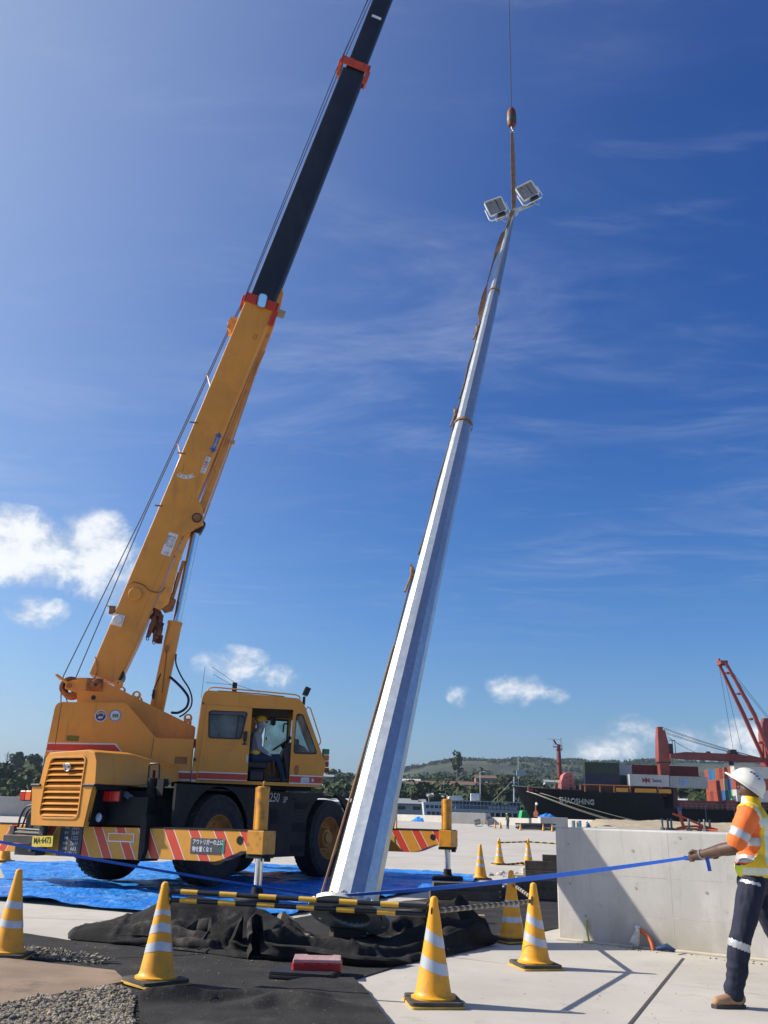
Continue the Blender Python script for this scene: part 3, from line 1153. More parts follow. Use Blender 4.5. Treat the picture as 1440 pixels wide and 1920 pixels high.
hb.box(-1.70, -1.69, -.05, 1.2, 1.0, 2.06)
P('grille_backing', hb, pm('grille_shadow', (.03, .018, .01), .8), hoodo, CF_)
for i in range(10):
    zt = 1.965 - i * .0925
    zb = zt - .050
    fr_ = lambda z: .955 + (2.0 - z) * .075 if z > 1.2 else 1.01
    mb = MB()
    L0, L1 = .135 + (.01 if zt < 1.6 else 0), fr_(zt)
    vs = []
    for b in (L0, L1):
        vs += [(-1.715, b, zt + .012), (-1.790, b, zb), (-1.786, b, zb - .012), (-1.715, b, zb + .015)]
    mb.add(vs, [(0, 1, 2, 3), (7, 6, 5, 4), (0, 4, 5, 1), (1, 5, 6, 2), (2, 6, 7, 3), (3, 7, 4, 0)])
    P('louvre', mb, MEH, hoodo, CF_)
# badge
Mb = CF_ @ T(-1.80, .50, 1.855) @ frame((0, 0, 0), (0, -1, 0), (0, 0, 1), (-1, 0, 0))
mb = MB()
mb.tube([(.075 * cos(t * pi / 12), .058 * sin(t * pi / 12), 0) for t in range(24)], .011, 8, closed=True)
mb.tube([(-.095, .035, .01), (-.065, .045, .01), (-.05, .0, .012), (-.03, -.052, .01)], .012, 6)
bd = P('badge', mb, M_steel, hoodo, Mb, smooth=40)
text_mesh('K', .10, M_steel, Mb @ T(-.026, 0, .006), bd, 'badge_letter', ext=.006, bold=.004)
text_mesh('C', .10, M_steel, Mb @ T(.034, 0, .006), bd, 'badge_letter', ext=.006, bold=.004)
mb = MB()
mb.box(-1.80, -1.70, 1.10, 1.33, 1.545, 1.59)
mb.box(-1.80, -1.70, -.17, .11, 1.545, 1.59)
P('rubber_buffer', mb, M_hose, hoodo, CF_, bevel=.012)
mb = MB()
mb.box(-1.70, .15, -.17, 1.1, 1.50, 1.585)
mb.box(-1.66, .3, 0.0, 1.0, .95, 1.5)
mb.box(-1.30, -.6, -.9, 0, .95, 1.40)
mb.box(-1.05, .2, -.75, 1.1, 1.0, 1.5)
P('engine_bay', mb, M_blk, crane, bevel=.01)
# tail lamps, work lamp
for (b0, b1, m0, m1) in ((-.46, -.08, M_taill, M_taill), (1.62, 1.92, M_taill, M_amber)):
    mb = MB(); mb.box(-1.46, -1.40, b0, b1, 1.315, 1.495)
    tl = P('tail_lamp', mb, M_blk, crane, bevel=.01)
    mb = MB(); mb.box(-1.50, -1.46, b0 + .01, (b0 + b1) / 2, 1.325, 1.485)
    P('lamp_lens', mb, m1, tl, CF_, bevel=.012)
    mb = MB(); mb.box(-1.50, -1.46, (b0 + b1) / 2 + .005, b1 - .01, 1.325, 1.485)
    P('lamp_lens', mb, m0, tl, CF_, bevel=.012)
mb = MB(); mb.lathe([(.0001, -.1), (.07, -.09), (.085, 0), (.08, .02)], 24, T(-1.50, -.06, 1.07) @ rot('Y', radians(-90)), caps=False)
wl = P('work_lamp', mb, M_blk, crane, smooth=40)
mb = MB(); mb.lathe([(.072, 0.012), (.05, .03), (.0001, .036)], 24, T(-1.50, -.06, 1.07) @ rot('Y', radians(-90)), caps=False)
P('lamp_lens', mb, M_lampw, wl, CF_, smooth=60)
# exhaust, its guard loop, brackets and struts at the corner
mb = MB()
mb.lathe([(.09, 1.45), (.09, 1.71), (.03, 1.72), (.03, 1.84), (.0001, 1.84)], 20, T(-1.0, -.69, 0), caps=False)
mb.box(-1.06, -.94, -.98, -.84, 1.42, 1.70)
mb.box(-1.1, -.9, -.85, -.62, 1.12, 1.46)
P('exhaust', mb, M_blk, crane, smooth=35)
mb = MB()
mb.tube([(-1.0, -.58, 1.62), (-1.0, -.57, 1.91), (-1.0, -.60, 1.95), (-1.0, -.77, 1.95), (-1.0, -.80, 1.91), (-1.0, -.82, 1.60)], .016, 8)
P('guard_loop', mb, M_hose, crane, smooth=40)
mb = MB()
mb.box(0, 1, -.045, .045, -.012, .012, along((-1.3, -.37, 1.46), (-1.05, -.85, 1.11)) @ Matrix(((0, 0, 1, 0), (0, 1, 0, 0), (-1, 0, 0, 0), (0, 0, 0, 1))).inverted() @ Matrix.Diagonal((.6, 1, 1, 1)))
mb.tube([(-1.35, -.32, 1.48), (-1.06, -.86, 1.12)], .035, 6)
P('corner_strut', mb, pm('grey_strut', (.09, .10, .12), .5), crane)
# hydraulic hoses, cylinder and plate carrier at the far left corner
mb = MB()
mb.tube(spline([(-1.55, 1.15, 1.24), (-1.6, 1.42, 1.25), (-1.6, 1.60, 1.20), (-1.6, 1.69, 1.05), (-1.6, 1.72, .86)]), .018, 8)
mb.tube(spline([(-1.55, 1.1, 1.22), (-1.6, 1.36, 1.22), (-1.6, 1.52, 1.15), (-1.6, 1.58, 1.0), (-1.6, 1.62, .86)]), .016, 8)
mb.tube([(-1.5, 1.1, 1.18), (-1.55, 1.30, 1.16), (-1.55, 1.42, 1.05), (-1.55, 1.44, .88)], .014, 8)
P('hydraulic_hose', mb, M_hose, crane, smooth=40)
mb = MB()
mb.tube([(-1.62, 1.76, .86), (-1.62, 1.08, .845)], .022, 8)
mb.tube([(-1.62, 1.80, .80), (-1.62, 1.05, .79)], .035, 10)
mb.box(-1.66, -1.58, 1.74, 1.84, .76, .90)
mb.box(-1.66, -1.58, 1.02, 1.12, .76, .90)
mb.box(-1.55, -1.40, 1.2, 1.6, .8, 1.12)
P('hydraulic_cylinder', mb, M_dkgrey, crane, smooth=35)
mb = MB()
mb.box(-1.74, -1.66, 1.05, 1.88, .635, .76)
mb.box(-1.7, -1.38, 1.2, 1.28, .5, .72)
mb.box(-1.6, -1.4, 1.2, 1.72, .44, .62)
P('plate_carrier', mb, pm('oily_steel', (.05, .05, .048), .5, .3, var=.3), crane, bevel=.008)
mb = MB()
Mp = CF_ @ frame((-1.762, .89, .675), (0, -.995, .06), (-.05, .06, .995), (-1, 0, 0))
mb.prism(rrect(-.235, .235, -.085, .085, .012), 2, 0, .004)
pl = P('number_plate', mb, M_plate, crane, Mp)
text_mesh('MA·6473', .135, M_ink, Mp @ T(0, .012, .0055), pl, 'plate_lettering', sx=.80, bold=.003)
text_mesh('SOLOMON ISLANDS' if False else '----------', .03, M_ink, Mp @ T(0, -.065, .0055), pl, 'plate_lettering', sx=.8)

# ---- upper structure (s forward along the boom, n left, z up)
RN = -1.20     # right-hand skin
house = rpoly([(-3.26, 2.16), (-3.20, 3.115), (-1.96, 3.16), (-1.36, 2.555), (-.655, 2.555), (-.655, 1.80), (-1.0, 1.80), (-1.38, 2.16)], [.02, .13, .015, .01, .0, 0, 0, .02], 5)
mb = MB()
mb.prism(house, 1, RN, 1.20)
ho = P('upper_house', mb, M_yel, crane, UF, bevel=.035, seg=3)


def on_right(name, pts, mat, off=.003, n0=RN, parent=None, th=None):
    mb = MB()
    mb.prism(pts, 1, n0 - off, n0 - off + (th or .002))
    return P(name, mb, mat, parent or ho, UF)


on_right('panel_seam', [(-3.105, 3.10), (-3.097, 3.10), (-3.105, 2.2), (-3.113, 2.2)], M_ink, .0035)
on_right('panel_seam', [(-1.395, 2.55), (-1.387, 2.55), (-1.405, 2.2), (-1.413, 2.2)], M_ink, .0035)
on_right('panel_seam', [(-.668, 2.55), (-.66, 2.55), (-.66, 1.81), (-.668, 1.81)], M_ink, .0035)
on_right('white_stripe', [(-3.235, 2.39), (-2.06, 2.425), (-1.92, 2.27), (-3.24, 2.235)], M_white, .003)
on_right('red_stripe', [(-3.235, 2.365), (-2.075, 2.40), (-1.955, 2.285), (-3.24, 2.25)], M_stripe, .0055)
on_right('white_stripe', [(-1.10, 1.985), (-.67, 1.985), (-.67, 1.815), (-.98, 1.815)], M_white, .003)
on_right('red_stripe', [(-1.07, 1.955), (-.67, 1.955), (-.67, 1.845), (-.995, 1.845)], M_stripe, .0055)
# stripe wraps round the rear corner
mb = MB()
mb.box(-3.262, -3.256, -1.1, 1.1, 2.25, 2.37)
P('red_stripe', mb, M_stripe, ho, UF)
# recessed handle, green sticker, two round stickers
on_right('door_handle', rrect(-.98, -.755, 2.10, 2.235, .02), M_dirtyor, .004)
on_right('handle_lip', rrect(-.99, -.745, 2.085, 2.105, .006), M_yel, .012, th=.012)
gs = on_right('green_sticker', rrect(-2.93, -2.71, 2.43, 2.53, .025), pm('sticker_green', (.13, .13, .015), .5), .004)
for (sx_, sz_, ring, core) in ((-2.385, 2.90, (.50, .52, .55), (.015, .05, .2)), (-2.13, 2.92, (.20, .20, .5), (.55, .6, .6))):
    mb = MB()
    mb.lathe([(.108, -.002), (.108, .002)], 32, T(sx_, RN - .004, sz_) @ rot('X', radians(90)))
    s1 = P('round_sticker', mb, pm('sticker_rim', ring, .5), ho, UF)
    mb = MB()
    mb.lathe([(.088, -.001), (.088, .003)], 32, T(sx_, RN - .005, sz_) @ rot('X', radians(90)))
    P('sticker_core', mb, pm('sticker_core', core, .5), s1, UF)
    Ms = UF @ frame((sx_, RN - .0095, sz_), (1, 0, 0), (0, 0, 1), (0, -1, 0))
    mb = MB()
    if sx_ < -2.3:
        for q in range(5):
            a_ = radians(20 + q * 35)
            mb.lathe([(.016, 0), (.016, .002)], 10, T(.058 * cos(a_), .02 + .04 * sin(a_), 0))
        P('sticker_print', mb, pm('sticker_gold', (.6, .5, .1), .5), s1, Ms)
        mb = MB()
        mb.prism([(-.05, -.03), (-.02, 0), (.01, -.015), (.05, .01), (.03, -.045), (-.03, -.05)], 2, 0, .002)
        P('sticker_print', mb, M_txtw, s1, Ms)
    else:
        for q in range(3):
            mb.prism([(-.045 + q * .036, -.035), (-.018 + q * .036, -.035), (-.016 + q * .036, .02), (-.032 + q * .036, .035), (-.047 + q * .036, .02)], 2, 0, .002)
        P('sticker_print', mb, M_green, s1, Ms)
# turntable and deck
mb = MB()
mb.lathe([(.75, 1.28), (.75, 1.62), (.85, 1.63), (.85, 1.80)], 48)
mb.box(-1.0, 1.6, -1.1, -.35, 1.72, 1.79)
mb.box(-1.0, 1.2, -.45, 1.05, 1.70, 1.81)
P('turntable', mb, M_blk, crane, UF, smooth=35)
mb = MB()
mb.prism([(-.62, 1.80), (-.62, 2.38), (1.15, 2.38), (1.5, 2.15), (1.5, 1.80)], 1, .48, 1.20)
P('deck_shade_box', mb, M_yel, crane, UF, bevel=.03)  # unseen deck box, added to throw shade on the tarpaulin
# boom bracket plates (two cheeks) and winch behind
cheek = [(-2.98, 3.66), (-2.72, 3.67), (-2.50, 3.63), (-2.3, 3.55), (-1.6, 3.24), (-.65, 2.84), (-.65, 2.56), (-1.36, 2.5), (-2.0, 3.1), (-2.9, 3.1)]
for n0, n1 in ((-.52, -.46), (.46, .52)):
    mb = MB()
    mb.prism(rpoly(cheek, .03, 2), 1, n0, n1)
    ck = P('boom_bracket', mb, M_yel, crane, UF, bevel=.008)
    for (s_, z_) in ((-2.19, 3.575), (-1.83, 3.385), (-.81, 3.0)):
        mb = MB()
        mb.prism([(s_ + .085 * cos(t * pi / 9), z_ + .085 * sin(t * pi / 9)) for t in range(18)], 1, n0 + .005, n1 - .005, holes=[[(s_ + .04 * cos(t * pi / 8), z_ + .02 + .04 * sin(t * pi / 8)) for t in range(16)]])
        P('lifting_lug', mb, M_yel, ck, UF, bevel=.004)
mb = MB()
mb.lathe([(.045, -.002), (.045, .002)], 16, T(-2.62, -.523, 3.30) @ rot('X', radians(90)))
P('bracket_hole', mb, M_ink, crane, UF)
mb = MB()
mb.box(-2.0, -.6, -.45, .45, 2.5, 2.62)
mb.box(-2.9, -2.2, -.45, .45, 3.1, 3.3)
P('bracket_floor', mb, M_dirtyor, crane, UF)
mb = MB()
mb.lathe([(.11, .52), (.11, .58), (.085, .60), (.03, .605)], 24, T(-2.60, 0, 3.54) @ rot('X', radians(90)), caps=False)
mb.box(-2.78, -2.48, -.56, -.50, 3.42, 3.66)
P('pivot_cover', mb, M_dirtyor, crane, UF, smooth=35)
mb = MB()
for n0 in (-.30, .10):
    mb.lathe([(.09, 0), (.13, .03), (.135, .06), (.19, .065), (.205, .05), (.205, .09), (.19, .10), (.135, .10), (.13, .2)], 28, T(-3.10, n0 + .1, 3.50) @ rot('X', radians(90)), caps=False)
mb.tube([(-3.10, -.55, 3.50), (-3.10, .55, 3.50)], .045, 12)
P('rope_sheave', mb, M_dirtyor, crane, UF, smooth=35)
mb = MB()
mb.prism([(-3.17, 3.57), (-3.02, 3.62), (-2.70, 3.66), (-2.70, 3.40), (-2.95, 3.38), (-3.17, 3.44)], 1, -.48, -.44)
mb.tube([(-3.36, -.52, 3.69), (-3.10, -.52, 3.53)], .028, 10)
mb.tube([(-3.36, .1, 3.69), (-3.36, -.52, 3.69)], .02, 8)
P('sheave_arm', mb, M_yel, crane, UF, bevel=.005)

# ---- boom
BD = V3((.2505, 0, .9681))                 # direction of the boom
BX = V3((.9681, 0, -.2505))                # towards the underside (front)


def bp_(p0, t):
    return V3(p0) + BD * t


def section(name, s0, z0, s1, z1, depth, half, mat, taper=0.0, parent=None, d0=None):
    mb = MB()
    d = (V3((s1, 0, z1)) - V3((s0, 0, z0)))
    u = d.normalized()
    x = V3((u.z, 0, -u.x))
    vs = []
    ch = .05
    for (s_, z_, dp) in ((s0, z0, d0 or depth), (s1, z1, depth)):
        c0 = V3((s_, 0, z_))
        for (q, n_) in ((-dp / 2, -half + .02), (-dp / 2, half - .02), (-dp / 2 + .04, half), (dp / 2 - ch, half), (dp / 2, half - ch), (dp / 2, -half + ch), (dp / 2 - ch, -half), (-dp / 2 + .04, -half)):
            vs.append(c0 + x * q + V3((0, n_, 0)))
    fs = [tuple(range(8)), tuple(range(15, 7, -1))]
    for j in range(8):
        fs.append((j, (j + 1) % 8, (j + 1) % 8 + 8, j + 8))
    mb.add(vs, fs)
    return P(name, mb, mat, parent or crane, UF, bevel=.008)


FOOT = (-2.50, 3.70)
boom1 = section('boom_base_section', -2.22, 4.62, -.075, 12.50, .715, .30, M_yel, d0=.66)
section('boom_foot', -2.50, 3.70, -2.215, 4.63, .66, .295, M_yel, d0=.60, parent=boom1)
section('boom_middle_section', -.11, 12.4, 1.86, 20.0, .60, .255, M_boomdk)
section('boom_upper_section', 1.84, 19.9, 3.85, 27.8, .49, .21, M_boomdk)
b4 = section('boom_top_section', 3.83, 27.7, 5.80, 35.4, .38, .17, M_boomdk)
mb = MB()
mb.prism([(5.6, 35.2), (6.0, 35.1), (6.45, 35.0), (6.5, 35.3), (6.2, 35.7), (5.8, 35.9), (5.65, 35.8)], 1, -.2, -.16)
mb.prism([(5.6, 35.2), (6.0, 35.1), (6.45, 35.0), (6.5, 35.3), (6.2, 35.7), (5.8, 35.9), (5.65, 35.8)], 1, .16, .2)
mb.lathe([(.22, -.15), (.18, 0), (.22, .15)], 24, T(6.14, 0, 35.35) @ rot('X', radians(90)))
P('boom_head', mb, M_boomdk, b4, UF)


def collar(s, z, depth, half, h, mat, tabs=True):
    Mc = UF @ frame((s, 0, z), BX, (0, 1, 0), BD)
    mb = MB()
    for (x0, x1, y0, y1) in ((-depth / 2, -depth / 2 + .05, -half, half), (depth / 2 - .05, depth / 2, -half, half)):
        mb.box(x0, x1, y0, y1, -h / 2, h / 2)
    mb.box(-depth / 2, depth / 2, -half, -half + .03, -h / 2, h / 2)
    mb.box(-depth / 2, depth / 2, half - .03, half, -h / 2, h / 2)
    mb.box(-depth / 2 - .06, -depth / 2, -half * .7, half * .7, -h * .4, h * .3)
    mb.box(depth * .41, depth / 2 + .05, -half - .02, -half + .02, -h / 2 - .40, -h / 2 + .02)
    mb.box(-depth * .20, -depth * .13, -half - .025, -half, -h * .45, h * .45)
    mb.box(depth * .20, depth * .27, -half - .025, -half, -h * .45, h * .45)
    c_ = P('boom_collar', mb, mat, crane, Mc, bevel=.008)
    return c_, Mc


rc, Mc1 = collar(-.06, 12.58, .80, .335, .24, M_red)
rc2, Mc2 = collar(1.90, 20.20, .78, .30, .26, pm('orange_red_paint', (.52, .07, .02), .45, var=.1, dirt=(.15, .04, .02), damt=.5, dscale=6))
# round mirrors on the red collar
mb = MB()
mb.prism(rrect(-.10, .10, -.17, .17, .07), 2, -.012, .012)
m1 = P('boom_mirror', mb, M_grey, rc, Mc1 @ T(.02, -.42, -.02) @ rot('Z', .1) @ rot('X', radians(100)) @ rot('Z', .15))
mb = MB()
mb.prism(rrect(-.085, .085, -.155, .155, .06), 2, .0125, .016)
P('mirror_glass', mb, M_mirror, m1, WM[m1.name])
mb = MB()
mb.tube([(.0, -.33, .0), (.0, -.37, .1), (.02, -.42, .12)], .01, 6)
mb.tube([(.45, -.3, -.05), (.52, -.33, -.08)], .01, 6)
P('mirror_arm', mb, M_hose, rc, Mc1)
mb = MB()
mb.prism(rrect(-.09, .09, -.10, .10, .03), 2, -.01, .01)
P('boom_mirror', mb, pm('tan_plate', (.34, .25, .12), .5), rc, Mc1 @ T(.52, -.33, -.12) @ rot('X', radians(95)))
# wire rope rollers and guides on the back of the boom
mb = MB()
mb.box(-.06, .0, -.15, .15, -.12, .12, frame((-.61, 0, 12.0), BX, (0, 1, 0), BD))
mb.tube([(-.72, -.14, 12.05), (-.72, .14, 12.05)], .06, 12)
mb.tube([(-.70, -.14, 11.88), (-.70, .14, 11.88)], .05, 12)
mb.box(-.15, .02, -.16, -.13, -.16, .16, frame((-.61, 0, 12.0), BX, (0, 1, 0), BD))
mb.box(-.15, .02, .13, .16, -.16, .16, frame((-.61, 0, 12.0), BX, (0, 1, 0), BD))
P('rope_roller', mb, M_yel2, boom1, UF)
for (a_, b_) in (((-1.17, 10.66), (-.98, 10.25)), ((-1.64, 8.90), (-1.45, 8.48))):
    mb = MB()
    mb.tube([(a_[0] - .03, -.06, a_[1]), (a_[0] + .03, -.06, a_[1] - .01), (a_[0] + .06, -.1, a_[1] - .06), (b_[0] - .04, -.2, b_[1] + .03), (b_[0], -.28, b_[1] - .02)], .012, 6)
    mb.tube([(b_[0] - .07, -.2, b_[1] - .16), (b_[0] - .02, -.27, b_[1] - .15), (b_[0] - .05, -.25, b_[1] - .28)], .01, 6)
    P('rope_guide', mb, M_yel2, boom1, UF, smooth=40)
mb = MB()
for (s_, z_) in ((-1.34, 9.35), (-1.87, 7.36), (-1.52, 8.6)):
    mb.box(s_ - .05, s_ + .12, -.305, -.285, z_ - .015, z_ + .015)
P('cable_clip', mb, M_dirtyor, boom1, UF)
# decals on the right-hand face
Mf = UF @ frame((0, -.3035, 0), BX, BD, (0, -1, 0))       # x across the boom, y along it


def on_boom(s, z):
    return (V3((s, 0, z)).dot(BX), V3((s, 0, z)).dot(BD))


def decal(name, s, z, pts, mat, parent=boom1, d=0.0):
    x, y = on_boom(s, z)
    mb = MB()
    mb.prism(pts, 2, d, d + .0015)
    return P(name, mb, mat, parent, Mf @ T(x, y, 0))


d1 = decal('load_chart_sticker', -1.53, 6.54, [(-.10, -.25), (.10, -.25), (.10, .25), (-.10, .25)], M_white)
x, y = on_boom(-1.53, 6.54)
for i, (yy, s) in enumerate(((.16, '高 荷 長'), (.10, '○ ○ ○'), (-.0, '下 上 下'), (-.05, '荷 荷 荷'), (-.15, '¨ ° ¨'), (-.20, '注 意'))):
    text_mesh(s, .05, M_ink, Mf @ T(x + .01, y + yy, .002), d1, 'chart_print', sx=.75)
text_mesh('定格総荷重', .05, M_ink, Mf @ T(x - .075, y + .08, .002) @ rot('Z', radians(90)), d1, 'chart_print', sx=.8)
d2 = decal('dual_sticker', -.955, 8.385, [(-.055, -.20), (.055, -.20), (.055, .20), (-.055, .20)], M_white)
x, y = on_boom(-.955, 8.385)
text_mesh('ワイヤ', .10, M_ink, Mf @ T(x, y + .12, .002) @ rot('Z', radians(90)), d2, 'sticker_print', sx=.45)
text_mesh('量重機', .10, M_redink, Mf @ T(x, y, .002) @ rot('Z', radians(90)), d2, 'sticker_print', sx=.55)
text_mesh('DK', .10, M_grey, Mf @ T(x, y - .14, .002) @ rot('Z', radians(90)), d2, 'sticker_print', sx=.7)
d3 = decal('arrow_sticker', -.79, 8.93, [(-.045, -.16), (-.085, -.16), (0, -.255), (.085, -.16), (.045, -.16), (.045, .16), (.085, .16), (0, .255), (-.085, .16), (-.045, .16)], M_blue)
x, y = on_boom(-.79, 8.93)
text_mesh('Fullpower', .082, M_txtw, Mf @ T(x, y, .002) @ rot('Z', radians(90)), d3, 'sticker_print', sx=.82, shear=.25, bold=.001)
arc = [(.30 * cos(radians(t)), .30 * sin(radians(t))) for t in range(-112, -29, 6)] + [(.22 * cos(radians(t)), .22 * sin(radians(t))) for t in range(-34, -113, -6)]
Mang = Matrix.Rotation(radians(0), 4, 'Z')
d4 = decal('angle_scale', -1.36, 8.32, arc, M_white)
x, y = on_boom(-1.36, 8.32)
for t, s in ((-104, '80'), (-84, '60'), (-62, '40'), (-40, '20')):
    text_mesh(s, .055, M_ink, Mf @ T(x + .26 * cos(radians(t)), y + .26 * sin(radians(t)), .002) @ rot('Z', radians(t + 90)), d4, 'scale_number')
mb = MB(); mb.tube([(x - .06, y + .02, .004), (x - .03, y - .16, .004)], .004, 5)
P('angle_pointer', mb, M_dirtyor, d4, Mf)
for dxx in (-.035, .035):
    pass
d5 = decal('inspection_plate', -.145, 11.66, [(-.03, -.07), (.05, -.07), (.05, .07), (-.03, .07)], M_dirtyor)
x, y = on_boom(-.145, 11.66)
mb = MB(); mb.prism([(-.018, -.056), (.038, -.056), (.038, .056), (-.018, .056)], 2, .002, .004)
P('plate_face', mb, M_yel, d5, Mf @ T(x, y, 0))
# round cover, white lamp housing
mb = MB()
mb.lathe([(.135, 0), (.135, .045), (.12, .055), (.0001, .055)], 32, UF.inverted() @ UF @ T(-2.10, -.30, 5.42) @ rot('X', radians(90)), caps=False)
P('pin_cover', mb, M_yel, boom1, UF, smooth=30)
mb = MB()
mb.box(-.115, .115, -.03, 0, -.12, .12, T(-2.37, -.30, 4.87) @ rot('Y', radians(10)))
wb = P('gauge_box', mb, M_white, boom1, UF, bevel=.01)
mb = MB()
mb.lathe([(.09, 0), (.09, .05), (.08, .06), (.0001, .06)], 28, T(-2.38, -.33, 4.87) @ rot('X', radians(90)), caps=False)
P('gauge_cover', mb, M_white, wb, UF, smooth=30)
mb = MB()
mb.box(-.10, .02, -.05, .05, -.07, .09, T(-2.47, -.22, 5.07))
mb.tube([(-2.55, -.22, 5.08), (-2.58, -.22, 5.15), (-2.64, -.22, 5.17)], .01, 6)
P('cable_socket', mb, M_dirtyor, boom1, UF)
mb = MB()
mb.tube(spline([(-2.27, -.29, 5.62), (-2.15, -.315, 5.67), (-1.95, -.315, 5.62), (-1.82, -.315, 5.52), (-1.62, -.315, 5.50), (-1.52, -.30, 5.62)]), .012, 6)
mb.tube([(-2.72, -.25, 4.12), (-2.67, -.32, 4.0), (-2.64, -.33, 3.8), (-2.66, -.33, 3.7), (-2.74, -.34, 3.66)], .012, 6)
P('cable', mb, M_dirtyor, boom1, UF, smooth=40)
# weld seam lines along the lower chord
mb = MB()
p0, p1 = V3((-1.98, -.3025, 4.66)), V3((.19, -.3025, 12.3))
mb.tube([p0 + BX * -.05, p1 + BX * -.05], .005, 4)
P('weld_seam', mb, M_yel, boom1, UF)
mb = MB()
mb.lathe([(.13, -.28), (.15, -.26), (.15, .26), (.13, .28)], 24, T(-2.27, 0, 3.80) @ rot('X', radians(90)))
P('foot_buffer', mb, M_hose, boom1, UF, smooth=35)
# bracket for the lift cylinder
mb = MB()
for n0 in (-.29, .13):
    mb.prism([(-1.33, 6.7), (-1.24, 7.25), (-1.08, 7.62), (-.92, 7.42), (-.88, 7.06), (-1.05, 6.95)], 1, n0, n0 + .16)
bk = P('cylinder_bracket', mb, M_yel, boom1, UF, bevel=.008)
mb = MB()
mb.tube([(-1.03, -.31, 7.17), (-1.03, .31, 7.17)], .085, 20)
P('cylinder_pin', mb, M_dirtyor, bk, UF, smooth=35)
mb = MB()
mb.tube([(-1.03 + .093 * cos(t * pi / 10), -.305, 7.17 + .093 * sin(t * pi / 10)) for t in range(20)], .014, 6, closed=True)
P('pin_ring', mb, M_hose, bk, UF)
mb = MB()
mb.prism([(-1.24, 6.93), (-1.18, 7.02), (-1.0, 7.12), (-.90, 7.22), (-.83, 7.12), (-.92, 6.90)], 1, -.12, .12)
P('cylinder_head', mb, M_hose, bk, UF, bevel=.02)
mb = MB()
mb.lathe([(.088, 0), (.088, 2.05)], 28, along((-1.235, 0, 4.9), (-1.03, 0, 6.95)), caps=True)
P('lift_cylinder_rod', mb, M_chrome, crane, UF, smooth=35)
mb = MB()
mb.lathe([(.0001, 0), (.13, 0), (.145, .05), (.145, 2.0), (.155, 2.0), (.155, 2.06), (.10, 2.07), (.0001, 2.07)], 32, along((-1.46, 0, 2.92), (-1.255, 0, 4.97)), caps=False)
P('lift_cylinder_barrel', mb, M_yel, crane, UF, smooth=35)
mb = MB()
mb.tube(spline([(-1.17, -.08, 4.30), (-1.15, -.1, 4.1), (-1.02, -.12, 3.85), (-.85, -.15, 3.62), (-.77, -.15, 3.42), (-.78, -.15, 3.25), (-.88, -.15, 3.12), (-.98, -.15, 3.05)]), .016, 8)
mb.tube(spline([(-1.24, -.1, 3.83), (-1.1, -.12, 3.72), (-.95, -.15, 3.58), (-.84, -.2, 3.42), (-.86, -.2, 3.24), (-1.0, -.2, 3.13), (-1.15, -.2, 3.12)]), .026, 8)
mb.tube([(-1.42, -.12, 3.9), (-1.52, -.15, 3.6), (-1.55, -.2, 3.42)], .012, 6)
mb.box(-1.55, -1.50, -.18, -.14, 3.38, 3.55)
P('hydraulic_hose', mb, M_hose, crane, UF, smooth=40)
mb = MB()
mb.box(-1.40, -1.34, -.2, -.1, 4.33, 4.45)
mb.tube([(-1.36, -.15, 3.5), (-1.36, -.15, 4.35)], .012, 6)
P('cylinder_pipe', mb, M_dirtyor, crane, UF)
# ---- stowed jib along the underside, with hook block at its foot
mb = MB()
pts_t = [(.36, 13.05), (.33, 12.35), (.03, 11.12), (-.27, 9.97), (-.52, 8.9), (-.88, 7.42)]
pts_b = [(.30, 13.05), (.19, 12.3), (-.10, 11.12), (-.41, 9.97), (-.70, 8.9), (-1.02, 7.5)]
prof = [(p[0], p[1]) for p in pts_t] + [(p[0], p[1]) for p in reversed(pts_b)]
mb.prism(prof, 1, -.12, -.04)
mb.prism(prof, 1, .10, .18)
jib = P('stowed_jib', mb, M_yel2, crane, UF, bevel=.01)
mb = MB()
mb.prism([(-1.02, 7.1), (-1.12, 6.9), (-1.30, 6.2), (-1.42, 5.3), (-1.58, 5.15), (-1.70, 5.2), (-1.40, 6.2), (-1.20, 7.0)], 1, -.24, -.10)
mb.prism([(-1.26, 6.40), (-1.40, 6.42), (-1.44, 6.34), (-1.26, 6.30)], 1, -.26, -.02)
mb.prism([(-1.25, 6.3), (-1.18, 6.3), (-1.36, 5.3), (-1.44, 5.3)], 1, .02, .10)
P('jib_foot', mb, M_yel2, jib, UF, bevel=.012)
mb = MB()
mb.tube([(.12, -.16, 11.4), (-.01, -.17, 10.98), (-.44, -.16, 9.03), (-.88, -.14, 7.2)], .018, 8)
mb.tube([(.20, -.20, 12.3), (-.12, -.22, 10.9), (-.50, -.21, 9.5), (-.64, -.2, 8.95), (-.95, -.18, 7.7)], .016, 8)
mb.box(-.50, -.38, -.20, -.10, 8.98, 9.08)
P('jib_pipe', mb, pm('worn_orange_tube', (.62, .34, .14), .25, .4, var=.1), jib, UF, smooth=40)
mb = MB()
mb.prism([(-.02, 12.2), (.03, 12.9), (.38, 13.35), (.46, 13.1), (.40, 12.6), (.22, 12.1)], 1, -.02, .04)
P('jib_tip', mb, M_yel2, jib, UF, bevel=.01)
mb = MB()
rk = random.Random(4)
for i in range(9):
    mb.box(-.05, .05, -.05, .05, -.09, .09, T(-1.62 + rk.uniform(-.07, .09), rk.uniform(-.15, .05), 5.12 - i * .065) @ rot('Y', rk.uniform(-.5, .5)) @ rot('Z', rk.uniform(0, 3)))
mb.prism([(-1.60, 5.22), (-1.50, 5.05), (-1.54, 4.75), (-1.61, 4.52), (-1.67, 4.52), (-1.64, 4.9)], 1, -.12, -.05)
mb.prism([(-1.66, 5.1), (-1.62, 4.95), (-1.72, 4.6), (-1.80, 4.58), (-1.76, 4.85)], 1, -.2, -.13)
mb.tube([(-1.63 + .025 * cos(t * pi / 6), -.1, 4.50 + .03 * sin(t * pi / 6)) for t in range(12)], .01, 6, closed=True)
